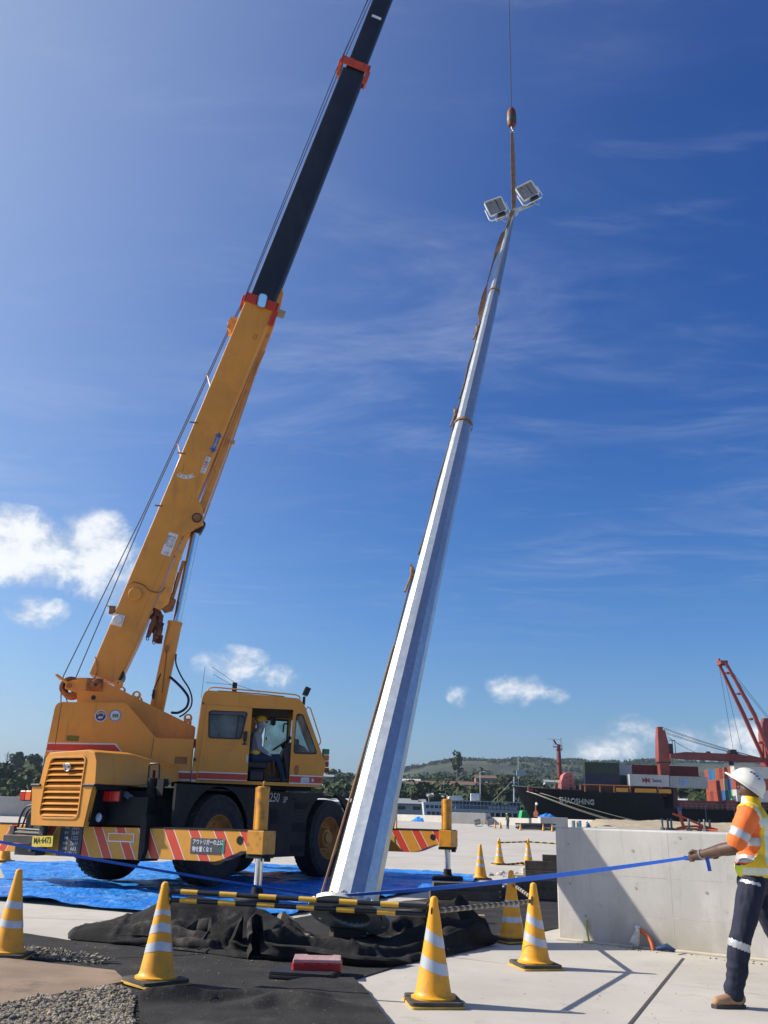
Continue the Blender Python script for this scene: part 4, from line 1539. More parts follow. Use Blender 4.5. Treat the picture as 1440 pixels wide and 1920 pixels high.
mb.tube([(-1.76 + .025 * cos(t * pi / 6), -.16, 4.56 + .03 * sin(t * pi / 6)) for t in range(12)], .01, 6, closed=True)
mb.tube([(-1.30, -.1, 6.0), (-1.34, -.14, 5.75), (-1.36, -.1, 5.55), (-1.44, -.12, 5.42), (-1.42, -.1, 5.25)], .016, 6)
P('jib_hook', mb, M_rust, jib, UF, bevel=.008)
mb = MB()
mb.prism([(-1.38, 5.45), (-1.28, 5.40), (-1.33, 5.18), (-1.48, 5.12), (-1.55, 5.2)], 1, -.2, -.05)
P('jib_clamp', mb, M_dirtyor, jib, UF, bevel=.01)
# ---- ropes along the back of the boom
mb = MB()
mb.tube([(-3.29, -.12, 3.52), (-3.28, -.12, 3.72), (-2.13, -.06, 7.29), (-.72, -.05, 12.0), (-.46, -.06, 12.75), (1.44, -.05, 20.2), (5.9, .0, 35.75)], .011, 6)
mb.tube([(-3.29, -.12, 3.52), (-3.24, -.12, 3.10)], .011, 6)
mb.tube([(-3.06, -.02, 3.70), (-2.10, -.02, 7.29), (-.69, -.02, 12.0), (-.44, .0, 12.75), (1.50, .05, 20.2), (5.95, .05, 35.75)], .011, 6)
mb.tube([(-3.28, .12, 3.52), (-3.10, .12, 3.10)], .011, 6)
mb.tube([(1.50, -.1, 20.3), (3.6, -.08, 28.0), (5.7, -.05, 35.6)], .009, 6)
P('boom_rope', mb, M_wire, crane, UF, smooth=40)
HOOK_S = 6.37
mb = MB()
mb.tube([(HOOK_S, 0, 35.35), (HOOK_S, 0, 20.0)], .011, 6)
P('hoist_rope', mb, M_wire, crane, UF, smooth=40)
mb = MB()
mb.box(-.07, .07, -.002, .0, -.045, .045, UF.inverted() @ UF @ frame((2.42, -.212, 22.05), BX, (0, 1, 0), BD) @ Matrix.Diagonal((1.9, 1, 1, 1)))
P('silver_label', mb, M_white, crane, UF)
for sg_, q in ((-1, 0),):
    pass
# ------------------------------------------------------------------ cab (s, n, z); right skin at n=-1.25, left skin at n=-.38
CN0, CN1 = -1.25, -.36
side = rpoly([(-.655, 1.79), (-.585, 3.36), (-.52, 3.47), (1.26, 3.41), (1.38, 3.26), (1.835, 2.19), (1.77, 1.83), (1.72, 1.78)], [.0, .05, .06, .07, .03, .03, .02, .02], 4)
rear_win = rpoly([(-.445, 3.09), (.285, 3.105), (.205, 2.59), (-.41, 2.585)], .06, 4)
door_op = [(.37, 3.185), (1.155, 3.19), (1.155, 1.845), (.37, 1.845)]
q_win = rpoly([(1.215, 3.12), (1.345, 3.12), (1.67, 2.38), (1.20, 2.37)], [.06, .07, .07, .07], 4)
mb = MB()
mb.prism(side, 1, CN0, CN0 + .05, holes=[rear_win, door_op, q_win])
cab = P('cab', mb, M_yel, crane, UF, bevel=.012)
l_win = [(.50, 3.08), (1.17, 3.08), (1.17, 2.36), (.50, 2.36)]
l_rear = rpoly([(-.40, 3.08), (.30, 3.08), (.30, 2.6), (-.40, 2.6)], .05, 3)
mb = MB()
mb.prism(side, 1, CN1 - .05, CN1, holes=[l_win, l_rear, q_win])
P('far_cab_side', mb, M_yel, cab, UF, bevel=.01)
mb = MB()
mb.prism([(-.52, 3.47), (1.26, 3.41), (1.24, 3.36), (-.52, 3.42)], 1, CN0 + .05, CN1 - .05)
mb.prism([(-.655, 1.79), (-.585, 3.36), (-.52, 3.47), (-.52, 3.40), (-.60, 1.84)], 1, CN0 + .05, CN1 - .05)
mb.prism([(1.26, 3.41), (1.38, 3.26), (1.36, 3.18), (1.20, 3.34)], 1, CN0 + .05, CN1 - .05)
mb.prism([(1.835, 2.19), (1.77, 1.83), (1.72, 1.78), (1.68, 1.84), (1.78, 2.22), (1.79, 2.28)], 1, CN0 + .05, CN1 - .05)
for n0, n1 in ((CN0 + .05, CN0 + .10), (CN1 - .10, CN1 - .05)):
    mb.prism([(1.37, 3.24), (1.80, 2.24), (1.75, 2.24), (1.33, 3.22)], 1, n0, n1)
P('cab_shell', mb, M_yel, cab, UF, bevel=.01)
mb = MB()
mb.box(-.64, 1.72, CN0 + .02, CN1 - .02, 1.785, 1.845)
mb.prism([(-.50, 3.41), (1.22, 3.355), (1.22, 3.335), (-.50, 3.39)], 1, CN0 + .06, CN1 - .06)
mb.box(.30, 1.16, CN0 + .07, CN0 + .16, 3.20, 3.34)
mb.box(.36, 1.16, CN1 - .3, CN1 - .07, 3.10, 3.30)
mb.box(.3, .36, CN0 + .06, CN0 + .09, 1.85, 3.2)
P('cab_interior', mb, M_interior, cab, UF, bevel=.004)
# black rubber round the windows, panes
def rim_of(pts, name, n0, n1, wd=.022, mat=None, parent=None):
    cx, cy = sum(p[0] for p in pts) / len(pts), sum(p[1] for p in pts) / len(pts)
    ins = []
    for p in pts:
        d = V3((cx - p[0], cy - p[1], 0))
        ins.append((p[0] + d.normalized().x * wd * 1.2, p[1] + d.normalized().y * wd * 1.2))
    mb = MB()
    mb.prism(pts, 1, n0, n1, holes=[ins])
    return P(name, mb, mat or M_hose, parent or cab, UF)


fr1 = rim_of(rear_win, 'window_seal', CN0 - .006, CN0 + .03)
mb = MB(); mb.prism(rear_win, 1, CN0 + .012, CN0 + .016)
P('window_pane', mb, glass('smoky_glass', (.10, .11, .12), .25), fr1, UF)
fr2 = rim_of(q_win, 'window_seal', CN0 - .006, CN0 + .03, .026)
mb = MB(); mb.prism(q_win, 1, CN0 + .012, CN0 + .016)
P('window_pane', mb, M_glass, fr2, UF)
fr3 = rim_of(q_win, 'window_seal', CN1 - .03, CN1 + .004)
mb = MB(); mb.prism(q_win, 1, CN1 - .02, CN1 - .016)
P('window_pane', mb, M_glass, fr3, UF)
fr4 = rim_of(l_win, 'window_frame', CN1 - .04, CN1 + .004, .03)
mb = MB(); mb.prism(rpoly([(.72, 3.05), (1.15, 3.05), (1.15, 2.39), (.70, 2.39)], [.05, .0, 0, 0], 4), 1, CN1 - .02, CN1 - .012)
P('window_pane', mb, M_glass2, fr4, UF)
mb = MB()
mb.tube([(.70, CN1 - .03, 2.39), (.72, CN1 - .03, 3.01), (.75, CN1 - .03, 3.05), (1.15, CN1 - .03, 3.05)], .008, 6)
mb.box(.735, .76, CN1 - .05, CN1 - .02, 2.66, 2.72)
mb.tube([(1.07, CN1 - .06, 2.83), (1.07, CN1 - .10, 2.87), (1.07, CN1 - .10, 2.98), (1.15, CN1 - .06, 3.0)], .016, 6)
P('window_catch', mb, M_hose, fr4, UF)
mb = MB()
mb.prism([(1.372, 3.22), (1.795, 2.25), (1.789, 2.25), (1.366, 3.22)], 1, CN0 + .09, CN1 - .09)
P('windscreen', mb, M_glass, cab, UF)
# sliding door pushed back over the rear side, proud of the skin
door = [(-.555, 1.83), (-.475, 3.20), (.365, 3.185), (.365, 1.83)]
mb = MB()
mb.prism(door, 1, CN0 - .03, CN0 - .002, holes=[rear_win])
dr = P('sliding_door', mb, M_yel, cab, UF, bevel=.006)
s5 = rim_of(rear_win, 'window_seal', CN0 - .038, CN0 - .02, .018, parent=dr)
mb = MB()
mb.prism([(-.40, 3.085), (-.37, 3.10), (.25, 3.10), (.29, 3.05), (.275, 3.0), (.20, 3.03), (-.40, 3.03)], 1, CN0 - .034, CN0 - .028)
P('door_visor', mb, pm('tinted_visor', (.09, .07, .075), .25, var=.1), dr, UF)
mb = MB()
mb.prism([(.115, 3.03), (.135, 3.03), (.115, 2.60), (.09, 2.60)], 1, CN0 - .03, CN0 - .02)
P('window_bar', mb, M_hose, dr, UF)
mb = MB()
mb.box(-.35, -.03, CN0 + .03, CN0 + .07, 2.59, 2.64)
mb.sphere((-.34, CN0 + .06, 2.62), .05, 10, 6, (1.2, .4, .8))
mb.sphere((-.10, CN0 + .06, 2.615), .04, 10, 6, (1.4, .4, .7))
P('papers', mb, pm('white_papers', (.45, .42, .44), .7, var=.3, vscale=20), cab, UF)
mb = MB()
mb.prism(rrect(.315, .355, 2.17, 2.31, .008), 1, CN0 - .045, CN0 - .03)
P('door_handle', mb, M_steel, dr, UF, bevel=.003)
mb = MB()
mb.prism(rrect(.235, .305, 2.56, 2.74, .025), 1, CN0 - .075, CN0 - .04)
mb.box(.255, .285, CN0 - .06, CN0 - .03, 2.50, 2.57)
mb.box(.225, .315, CN0 - .05, CN0 - .03, 2.495, 2.515)
P('side_mirror', mb, M_hose, cab, UF, bevel=.008)
mb = MB()
mb.box(-.64, -.60, CN0 - .03, CN0, 2.17, 2.22)
mb.box(-.575, -.55, CN0 - .03, CN0, 3.20, 3.24)
P('door_stop', mb, M_hose, cab, UF)
for nm, pts, mt, o2 in (('white_stripe', [(-.64, 1.985), (-.56, 1.985), (-.56, 1.81), (-.645, 1.81)], M_white, .003), ('red_stripe', [(-.64, 1.955), (-.56, 1.955), (-.56, 1.84), (-.645, 1.84)], M_stripe, .0055)):
    on_right(nm, pts, mt, o2, CN0, cab)
for nm, pts, mt, o2 in (('white_stripe', [(-.535, 1.985), (.362, 1.985), (.362, 1.845), (-.545, 1.845)], M_white, .003), ('red_stripe', [(-.535, 1.965), (.362, 1.965), (.362, 1.86), (-.543, 1.86)], M_stripe, .0055)):
    on_right(nm, pts, mt, o2, CN0 - .03, dr)
for nm, pts, mt, o2 in (('white_stripe', [(1.163, 1.985), (1.79, 1.985), (1.765, 1.83), (1.163, 1.83)], M_white, .003), ('red_stripe', [(1.163, 1.965), (1.785, 1.965), (1.768, 1.85), (1.163, 1.85)], M_stripe, .0055),
                        ('marker_lamp', rrect(1.37, 1.53, 1.855, 1.95, .01), M_lampw, .012), ('marker_lamp', rrect(1.575, 1.62, 1.875, 1.93, .006), M_lampw, .010)):
    on_right(nm, pts, mt, o2, CN0, cab, th=.002 if 'stripe' in nm else .008)
on_right('worn_handle', rrect(1.24, 1.32, 1.99, 2.16, .035), M_dirtyor, .008, CN0, cab, th=.006)
# roof rails, front hand rail, signal lamp stack, mirror, aerials
mb = MB()
for n_ in (CN0 + .03,):
    mb.tube([(-.50, n_, 3.45), (-.47, n_, 3.51), (-.38, n_, 3.535), (.5, n_, 3.505), (1.18, n_, 3.48), (1.26, n_, 3.45), (1.28, n_, 3.40)], .013, 8)
    mb.tube([(-.30, n_ + .25, 3.50), (.5, n_ + .25, 3.49), (1.0, n_ + .25, 3.46)], .012, 8)
P('roof_rail', mb, M_yel2, cab, UF, smooth=40)
mb = MB()
mb.tube([(1.40, CN0 + .06, 3.20), (1.44, CN0 + .05, 3.265), (1.49, CN0 + .05, 3.235), (1.715, CN0 + .05, 2.66), (1.72, CN0 + .05, 2.60), (1.69, CN0 + .06, 2.555)], .012, 8)
P('hand_rail', mb, M_yel2, cab, UF, smooth=40)
for i, (nm, mt) in enumerate((('signal_lens', M_siggreen), ('signal_lens', M_sigamb), ('signal_lens', M_sigred))):
    mb = MB()
    z1_ = 2.50 - i * .115
    mb.box(1.815, 1.925, -1.05, -.93, z1_ - .105, z1_)
    if i == 0:
        sig0 = MB()
        sig0.box(1.80, 1.93, -1.07, -.91, 2.065, 2.15)
        sig0.box(1.80, 1.815, -1.06, -.92, 2.15, 2.50)
        sg0 = P('signal_stack', sig0, M_dirtyor, crane, UF, bevel=.004)
    P(nm, mb, mt, sg0, UF, bevel=.012)
mb = MB()
mb.tube([(1.36, -1.15, 3.30), (1.36, -1.15, 3.46)], .03, 8)
mb.box(-.055, .055, -.09, .09, -.08, .08, T(1.40, -1.15, 3.56) @ rot('Y', radians(22)))
P('roof_lamp', mb, M_hose, cab, UF, bevel=.012)
mb = MB()
mb.tube([(-.45, -.8, 3.98), (.02, -.8, 3.70)], .004, 5)
mb.tube([(-.41, -.8, 3.84), (.02, -.8, 3.62)], .004, 5)
mb.tube([(-.54, -.8, 3.67), (.02, -.8, 3.655)], .004, 5)
mb.tube([(.02, -.8, 3.67), (.50, -.8, 3.54)], .004, 5)
mb.box(-.02, .07, -.83, -.77, 3.48, 3.70)
P('roof_aerial', mb, M_ink, cab, UF)
mb = MB()
mb.tube([(-.60, -1.0, 3.35), (-.585, -1.0, 3.95)], .004, 5)
P('whip_aerial', mb, M_ink, cab, UF)
# seat, wheel, console
mb = MB()
mb.box(.28, .74, -1.10, -.60, 2.08, 2.22)
mb.box(.18, .32, -1.10, -.60, 2.15, 2.85)
mb.box(.30, .70, -1.05, -.65, 1.85, 2.10)
mb.box(.40, .68, -1.2, -1.1, 1.85, 2.05)
mb.box(.68, 1.0, -1.2, -.7, 1.845, 1.93)
P('driver_seat', mb, M_seat, cab, UF, bevel=.04)
Ms = UF @ along((1.02, -.85, 2.57), (.86, -.85, 2.80))
mb = MB()
mb.tube([(.205 * cos(t * pi / 14), .205 * sin(t * pi / 14), .0) for t in range(28)], .017, 8, closed=True)
mb.tube([(-.2, 0, 0), (0, 0, -.03), (.2, 0, 0)], .014, 6)
mb.tube([(0, .2, 0), (0, 0, -.03)], .014, 6)
mb.lathe([(.05, -.05), (.045, .0)], 12)
mb.tube([(0, 0, -.04), (0, 0, -.5)], .04, 8)
mb.sphere((.12, .17, .03), .03, 10, 6)
P('steering_wheel', mb, M_hose, cab, Ms, smooth=40)
mb = MB()
mb.prism([(1.02, 2.40), (1.10, 2.56), (1.18, 2.60), (1.42, 2.52), (1.58, 2.36), (1.62, 1.9), (1.12, 1.9), (1.06, 2.2)], 1, -1.16, -.42)
mb.box(1.2, 1.32, -1.1, -1.0, 2.5, 2.66)
P('dashboard', mb, M_seat, cab, UF, bevel=.03)
mb = MB()
for (a_, b_) in (((.80, 1.9), (.77, 2.30)), ((.88, 1.9), (.86, 2.22)), ((1.0, 1.9), (1.07, 2.25))):
    mb.tube([(a_[0], -1.08, a_[1]), (b_[0], -1.10, b_[1])], .012, 6)
    mb.sphere((b_[0], -1.10, b_[1]), .025, 8, 6)
mb.tube([(1.0, -1.1, 2.35), (1.1, -1.1, 2.33), (1.07, -1.1, 2.2)], .02, 6)
mb.box(.80, .90, CN1 - .2, CN1 - .1, 2.95, 3.12)
mb.tube([(.86, -.6, 3.12), (.88, -.6, 3.0), (.84, -.6, 2.93)], .02, 6)
P('control_lever', mb, M_dkgrey, cab, UF, smooth=40)
# ------------------------------------------------------------------ galvanised twelve-sided light pole being lifted
def galv(g, vec, c):
    v = g.n('ShaderNodeTexVoronoi')
    v.inputs['Scale'].default_value = 22
    g.l(vec, v.inputs['Vector'])
    s = g.n('ShaderNodeSeparateColor')
    g.l(v.outputs['Color'], s.inputs[0])
    c = g.mix(g.m('MULTIPLY', s.outputs[0], .45), c, (0.42, 0.45, 0.47))
    n = g.noise(g.scaled(vec, (1, 1, .12)), 5, 7, .7)
    return g.mix(g.m('MULTIPLY', g.step(n, .46, .66), .5), c, (0.40, 0.42, 0.42))


M_galv = pm('galvanised_steel', (0.60, 0.63, 0.64), .36, .84, var=.06, vscale=4, extra=galv, rvar=.12)
M_galvd = pm('dull_galvanised_flange', (0.46, 0.48, 0.46), .5, .25, var=.2, vscale=8)
PB, PT = V3((-.25, 10.60, .30)), V3((3.18, 19.50, 16.50))
MP = along(PB, PT, hint=(1, 0, .2))
PLEN = (PT - PB).length
pole = thing('light_pole', 'galvanised steel floodlight pole leaning away on the crane hook, its open flange near the ground', 'light pole', MP)
ph = radians(7 - 15)
NS = 12
LV = [(0, .288), (.12 * PLEN, .256), (.30 * PLEN, .204), (.47 * PLEN, .166), (.47 * PLEN + .001, .159), (.69 * PLEN, .131), (.75 * PLEN, .121), (.75 * PLEN + .001, .114), (.89 * PLEN, .090), (PLEN, .062)]
# find the phase so that one facet edge sits as in the photograph
mb = MB()
mb.lathe([(r, z) for z, r in LV], NS, rot('Z', radians(4)), caps=False)
mb.lathe([(LV[-1][1], PLEN - .001), (.0001, PLEN)], NS, rot('Z', radians(4)), caps=False)
shaft = P('shaft', mb, M_galv, pole)
mb = MB()
prof = []
mb.prism([(.46 * cos(t * pi / 24), .46 * sin(t * pi / 24)) for t in range(48)], 2, -.03, .012, holes=[[(.245 * cos(t * pi / 16), .245 * sin(t * pi / 16)) for t in range(32)]] + [[(.395 * cos(q * pi / 4 + .3) + .022 * cos(t * pi / 4), .395 * sin(q * pi / 4 + .3) + .022 * sin(t * pi / 4)) for t in range(8)] for q in range(8)])
fl = P('base_flange', mb, M_galvd, pole, bevel=.004)
for q in range(12):
    a = radians(4) + q * pi / 6 + pi / 12
    mb = MB()
    mb.prism([(.28, .012), (.40, .012), (.40, .04), (.285, .13)], 1, -.006, .006)
    P('gusset', mb, M_galvd, fl, MP @ rot('Z', a))
mb = MB()
mb.lathe([(.245, .0), (.262, .5)], 24, caps=False)
mb.lathe([(.262, .5), (.0001, .52)], 24, caps=False)
P('inner_wall', mb, pm('inside_of_pole', (.12, .12, .115), .6, .2), pole)
def prad(z):
    for (z0, r0), (z1, r1) in zip(LV, LV[1:]):
        if z <= z1:
            return r0 + (r1 - r0) * (z - z0) / (z1 - z0)
    return LV[-1][1]


# small label near the foot
zq = 1.95
mb = MB()
# facet facing the lamp-lit side: compute direction towards the camera/left
vl = MP.inverted().to_3x3() @ V3((-.55, -.83, 0))
av = atan2(vl.y, vl.x)
k = round((av - radians(4) - pi / 12) / (pi / 6))
av = radians(4) + pi / 12 + k * pi / 6
rr = prad(zq) * cos(pi / 12) + .0015
Ml = MP @ rot('Z', av) @ frame((rr, 0, zq), (0, 1, 0), (-.0125, 0, 1), (1, 0, .0125))
mb = MB()
for (x0, x1, y0, y1) in ((-.05, .05, .045, .05), (-.05, -.045, -.05, .05), (.045, .05, -.05, .05), (-.05, .05, -.05, -.045), (-.05, .05, -.075, -.065)):
    mb.prism([(x0, y0), (x1, y0), (x1, y1), (x0, y1)], 2, 0, .001)
lb = P('maker_mark', mb, M_ink, shaft, Ml)
text_mesh('大M', .05, M_ink, Ml @ T(0, 0, .001), lb, 'mark_lettering')
# cross-arm with two floodlights
HEAD = PT + (PB - PT).normalized() * .15
FX = V3((.90, -.10, .43)).normalized()              # arm direction, right end high
FV = V3((.0, -1, 0))
FZ = V3((-.43, -.30, .85)); FZ = (FZ - FX * FZ.dot(FX)).normalized()
FY = FZ.cross(FX)
MA = frame(HEAD, FX, FY, FZ)
mb = MB()
mb.box(-.50, .58, -.05, .05, -.045, .045)
mb.box(-.1, .1, -.1, .1, -.10, .06)
P('crossarm', mb, M_galv, pole, MA, bevel=.006)
def foil_extra(g, vec, c):  # bright and dark foil reflections painted into the base colour
    n = g.noise(g.scaled(vec, (1.2, 1, .35)), 11, 7, .72, 1.2)
    return g.mix(g.step(n, .44, .60), (0.05, .036, .036), (.80, .74, .68))


M_foil = pm('crinkled_reflector', (.6, .55, .52), .3, .45, bump=1.0, bscale=16, bdist=.05, stretch=(2, 2, .7), extra=foil_extra)
M_flw = pm('white_lamp_frame', (.70, .72, .73), .4)
for (cx, tilt) in ((-.42, .06), (.44, -.06)):
    Mf_ = MA @ T(cx + (.0 if cx < 0 else .07), -.20, .27 if cx < 0 else .31) @ rot('X', radians(-14)) @ rot('Y', tilt)
    mb = MB()
    mb.prism(rrect(-.245, .245, -.225, .225, .05), 1, -.03, .03, holes=[rrect(-.218, .218, -.20, .20, .03)])
    fl_ = P('floodlight', mb, M_flw, pole, Mf_, bevel=.006)
    vs, fs = [], []
    nx_ = 36
    for i in range(nx_ + 1):
        x = -.23 + .46 * i / nx_
        d = .01 + .065 * abs(sin((x + .23) / .46 * pi * 3)) ** .8
        for z in (-.205, -.07, .07, .205):
            vs.append((x, d + .014 * nz(x * 22, z * 16, cx), z))
    for i in range(nx_):
        for j in range(3):
            fs.append((i * 4 + j, i * 4 + j + 1, i * 4 + j + 5, i * 4 + j + 4))
    mb = MB(); mb.add(vs, fs)
    P('reflector', mb, M_foil, fl_, Mf_, smooth=60, fixn=False)
    mb = MB(); mb.prism(rrect(-.25, .25, -.225, .225, .05), 1, .03, .06)
    mb.lathe([(.17, 0), (.15, .14), (.09, .17), (.0001, .17)], 20, T(0.02, .06, .0) @ rot('X', radians(-90)), caps=False)
    P('lamp_body', mb, M_grey, fl_, Mf_, bevel=.01)
    mb = MB()
    mb.ribbon([(-.29, .03, .02), (-.29, .03, -.28), (-.24, .03, -.33), (.24, .03, -.33), (.29, .03, -.28), (.29, .03, .02)], .05, [(0, 1, 0)] * 6, .005)
    P('mounting_bracket', mb, M_flw, fl_, Mf_)
    mb = MB(); mb.box(-.06, .14, -.08, .10, -.33, -.24)
    P('ballast_box', mb, M_ink, fl_, Mf_, bevel=.01)
    mb = MB()
    mb.tube([(-.05, 0, -.34), (.06, .02, -.50), (.07, .02, -.50), (.13, 0, -.34)], .007, 5)
    P('wire_loop', mb, M_galv, fl_, Mf_)

# ------------------------------------------------------------------ hook block
UH = UF @ T(HOOK_S, 0, 0)
hk = thing('hook_block', 'small rusty red hook block hanging on the hoist rope above the floodlights', 'hook block', UH @ T(0, 0, 19.35))
mb = MB()
mb.lathe([(.02, .68), (.07, .66), (.115, .56), (.13, .45), (.13, .22), (.12, .13), (.09, .07), (.03, .05)], 24)
P('block_body', mb, pm('rusty_red_hook_paint', (.13, .032, .024), .6, .1, var=.35, vscale=9, dirt=(.06, .025, .02), damt=.9, dscale=8), hk, smooth=40)
mb = MB()
mb.lathe([(.133, .20), (.133, .30)], 24)
P('green_band', mb, pm('green_band', (.02, .10, .06), .5), hk, smooth=40)
mb = MB()
mb.prism(rrect(-.02, .02, .34, .52, .018), 0, -.135, -.10)
P('opening', mb, M_ink, hk, UH @ T(0, 0, 19.35) @ rot('Z', -.5))
mb = MB()
mb.tube([(0, 0, .06), (0, 0, -.02), (.045, 0, -.07), (.05, 0, -.12), (0, 0, -.165), (-.05, 0, -.13)], [.025, .025, .028, .028, .022, .012], 10)
P('hook', mb, M_steel, hk, smooth=40)

# ------------------------------------------------------------------ brown webbing sling: hook to pole head, down the left of the pole to its foot
M_sling = pm('brown_webbing', (.27, .155, .08), .85, var=.2, vscale=12, dirt=(.12, .07, .04), damt=.6, dscale=8)
M_slingd = pm('dark_rope', (.10, .065, .042), .85, var=.3, vscale=20)
sling = thing('lifting_sling', 'long brown webbing sling running from the hook to the pole head and down the pole', 'sling', T(PT.x, PT.y, 0))
hkp = (UH @ T(0, 0, 19.25)).translation
head = PT + V3((-.02, -.12, -.05))
mb = MB()
for off in (-.012, .028):
    pts = [hkp + V3((off * .3, 0, 0)), hkp.lerp(head, .3) + V3((off, 0, 0)), hkp.lerp(head, .6) + V3((off, -.02, 0)), head + V3((off * .5, 0, 0))]
    mb.ribbon(pts, [.06, .075, .08, .09], [(1, .2, 0)] * 4, .004)
P('upper_strap', mb, M_sling, sling, Matrix())
PDn = (PB - PT).normalized()
lft = (MP.inverted().to_3x3()).transposed() @ V3((0, 0, 0))
leftdir = V3((-1, .02, 0)); leftdir = (leftdir - PDn * leftdir.dot(PDn)).normalized()
frontdir = PDn.cross(leftdir); frontdir = frontdir if frontdir.y < 0 else -frontdir


def on_pole(k, ang, extra=0.0):
    """k: 0 at head .. 1 at foot; ang 0 = left edge, 90 = towards viewer"""
    z = PLEN * (1 - k)
    d = leftdir * cos(radians(ang)) + frontdir * sin(radians(ang))
    return PT + PDn * (PLEN * k) + d * (prad(z) + extra)


seq = [(0.0, 95, .02, .10, .9), (.02, 80, .02, .10, .9), (.06, 55, .03, .08, .2), (.075, 45, .03, .03, .2), (.09, 25, .05, .10, .8), (.13, 15, .07, .11, .9), (.16, 5, .09, .08, .2), (.22, 0, .10, .06, .1), (.26, 0, .08, .12, .8), (.30, 0, .06, .11, .9), (.315, 0, .04, .05, .2)]
pts, ws, ds = [], [], []
for (k, a, e, w_, tw) in seq:
    pts.append(on_pole(k, a, e))
    ws.append(w_)
    ds.append((leftdir * tw + frontdir * (1 - tw)))
mb = MB(); mb.ribbon(pts, ws, ds, .005)
P('lower_strap', mb, M_sling, sling, Matrix())
for (k0, k1, r, e0, e1) in ((.315, .47, .026, .015, .03), (.47, .70, .02, .012, .012), (.72, .997, .016, .010, .012)):
    mb = MB()
    pts = [on_pole(k0 + (k1 - k0) * i / 10, 0, e0 + (e1 - e0) * i / 10 + .012 * sin(i * 1.3)) for i in range(11)]
    mb.tube(pts, r * .8, 7)
    P('pole_rope', mb, M_slingd, sling, Matrix(), smooth=50)
mb = MB()
mb.tube([on_pole(.80 + .198 * i / 8, 2, .02 + .05 * (i / 8) ** 2) for i in range(9)], .013, 7)
P('pole_rope', mb, M_sling, sling, Matrix(), smooth=50)
for (k, r) in ((.242, .022), (.515, .028)):
    mb = MB()
    z = PLEN * (1 - k)
    ring = []
    for i in range(25):
        a = -170 + 340 * i / 24
        sag = .10 * (1 - cos(radians(a - 90))) * .5
        ring.append(on_pole(k + (sag * prad(z) * 2.2) / PLEN, a, r * .5))
    mb.ribbon(ring, .055, [PDn] * 25, .008)
    P('choker_band', mb, M_sling, sling, Matrix(), smooth=50)
for k in (.33, .495, .72):
    mb = MB()
    p = on_pole(k, 0, .045)
    mb.sphere(p, .052, 10, 8, (.7, .8, 1.5))
    mb.tube([p + V3((-.03, 0, .10)), p + V3((.03, 0, -.08)), p + V3((-.01, -.03, -.16))], .02, 6)
    mb.tube([p + PDn * .1, p + PDn * .45 + leftdir * .03], .02, 6)
    P('knot', mb, M_sling, sling, Matrix(), smooth=50)
# timber wedge and packing under the flange
mb = MB()
mb.box(-.17, .17, -.14, .14, 0, .12)
P('timber_block', mb, pm('wet_dark_timber', (.04, .03, .022), .8, var=.3), None, T(-.28, 10.85, .01) @ rot('Z', .2), bevel=.01, label='dark timber block under the lower edge of the pole flange', cat='timber block')
# ------------------------------------------------------------------ ground sheets
def tarp_z(x, y):
    return .014 + .03 * (.5 + .5 * nz(x, y, 1, 1.1)) + .10 * max(0, nz(x * .30, y * 2.0, 4, 1.0)) ** 1.2 + .05 * abs(nz(x * .7, y * 1.7, 8, 2.4)) + .014 * nz(x, y, 6, 7)


def tarp_extra(g, vec, c):  # fold highlights and dark streaks painted in as pale and deep blue
    n = g.noise(g.scaled(vec, (.5, 1.6, 1)), 2.4, 7, .72, .6)
    c = g.mix(g.m('MULTIPLY', g.step(n, .48, .64), .62), c, (0.24, 0.48, 0.78))
    n2 = g.noise(g.scaled(vec, (.6, 1.4, 1), (5, 5, 0)), 7, 6, .7)
    return g.mix(g.m('MULTIPLY', g.step(n2, .52, .62), .6), c, (0.004, 0.08, 0.40))


M_tarp = pm('blue_tarpaulin', (0.020, 0.25, 0.78), .36, var=.15, vscale=2, bump=1.0, bscale=7, bdist=.06, extra=tarp_extra)
blue = [(-8.6, 22.4), (-7.9, 20.2), (-6.75, 17.6), (-6.7, 15.2), (-5.45, 13.9), (-4.6, 13.55), (-3.9, 13.2), (-3.1, 12.85), (-2.2, 12.5), (-1.2, 12.9), (-.2, 15.1), (.8, 17.4), (2.0, 19.7), (2.5, 22.4), (.2, 23.9), (-3.5, 24.6)]
P('blue_tarpaulin', clip_grid(blue, .085, tarp_z), M_tarp, None, smooth=60, label='crumpled bright blue tarpaulin spread on the ground under the crane', cat='tarpaulin')


def felt_extra(g, vec, c):
    n = g.noise(vec, 1.3, 7, .7)
    c = g.mix(g.m('MULTIPLY', g.step(n, .5, .72), .55), c, (0.105, 0.098, 0.088))
    n2 = g.noise(vec, 60, 2, .5)
    return g.mix(g.m('MULTIPLY', g.step(n2, .66, .72), .5), c, (0.22, 0.20, 0.17))


M_felt = pm('black_geotextile', (0.033, 0.032, 0.0315), .95, var=.15, vscale=3, bump=.35, bscale=35, bdist=.01, extra=felt_extra, spec=.15)
M_feltd = pm('black_geotextile_bundle', (0.026, 0.025, 0.025), .95, var=.2, vscale=3, bump=.5, bscale=30, bdist=.01, spec=.15,
             extra=lambda g, vec, c: g.mix(g.m('MULTIPLY', g.step(g.noise(vec, 2.0, 8, .75), .52, .70), .7), c, (0.13, 0.118, 0.10)))


def felt_z(x, y):
    return .010 + .010 * max(0, nz(x, y, 2, 1.7)) + .004 * nz(x, y, 7, 6)


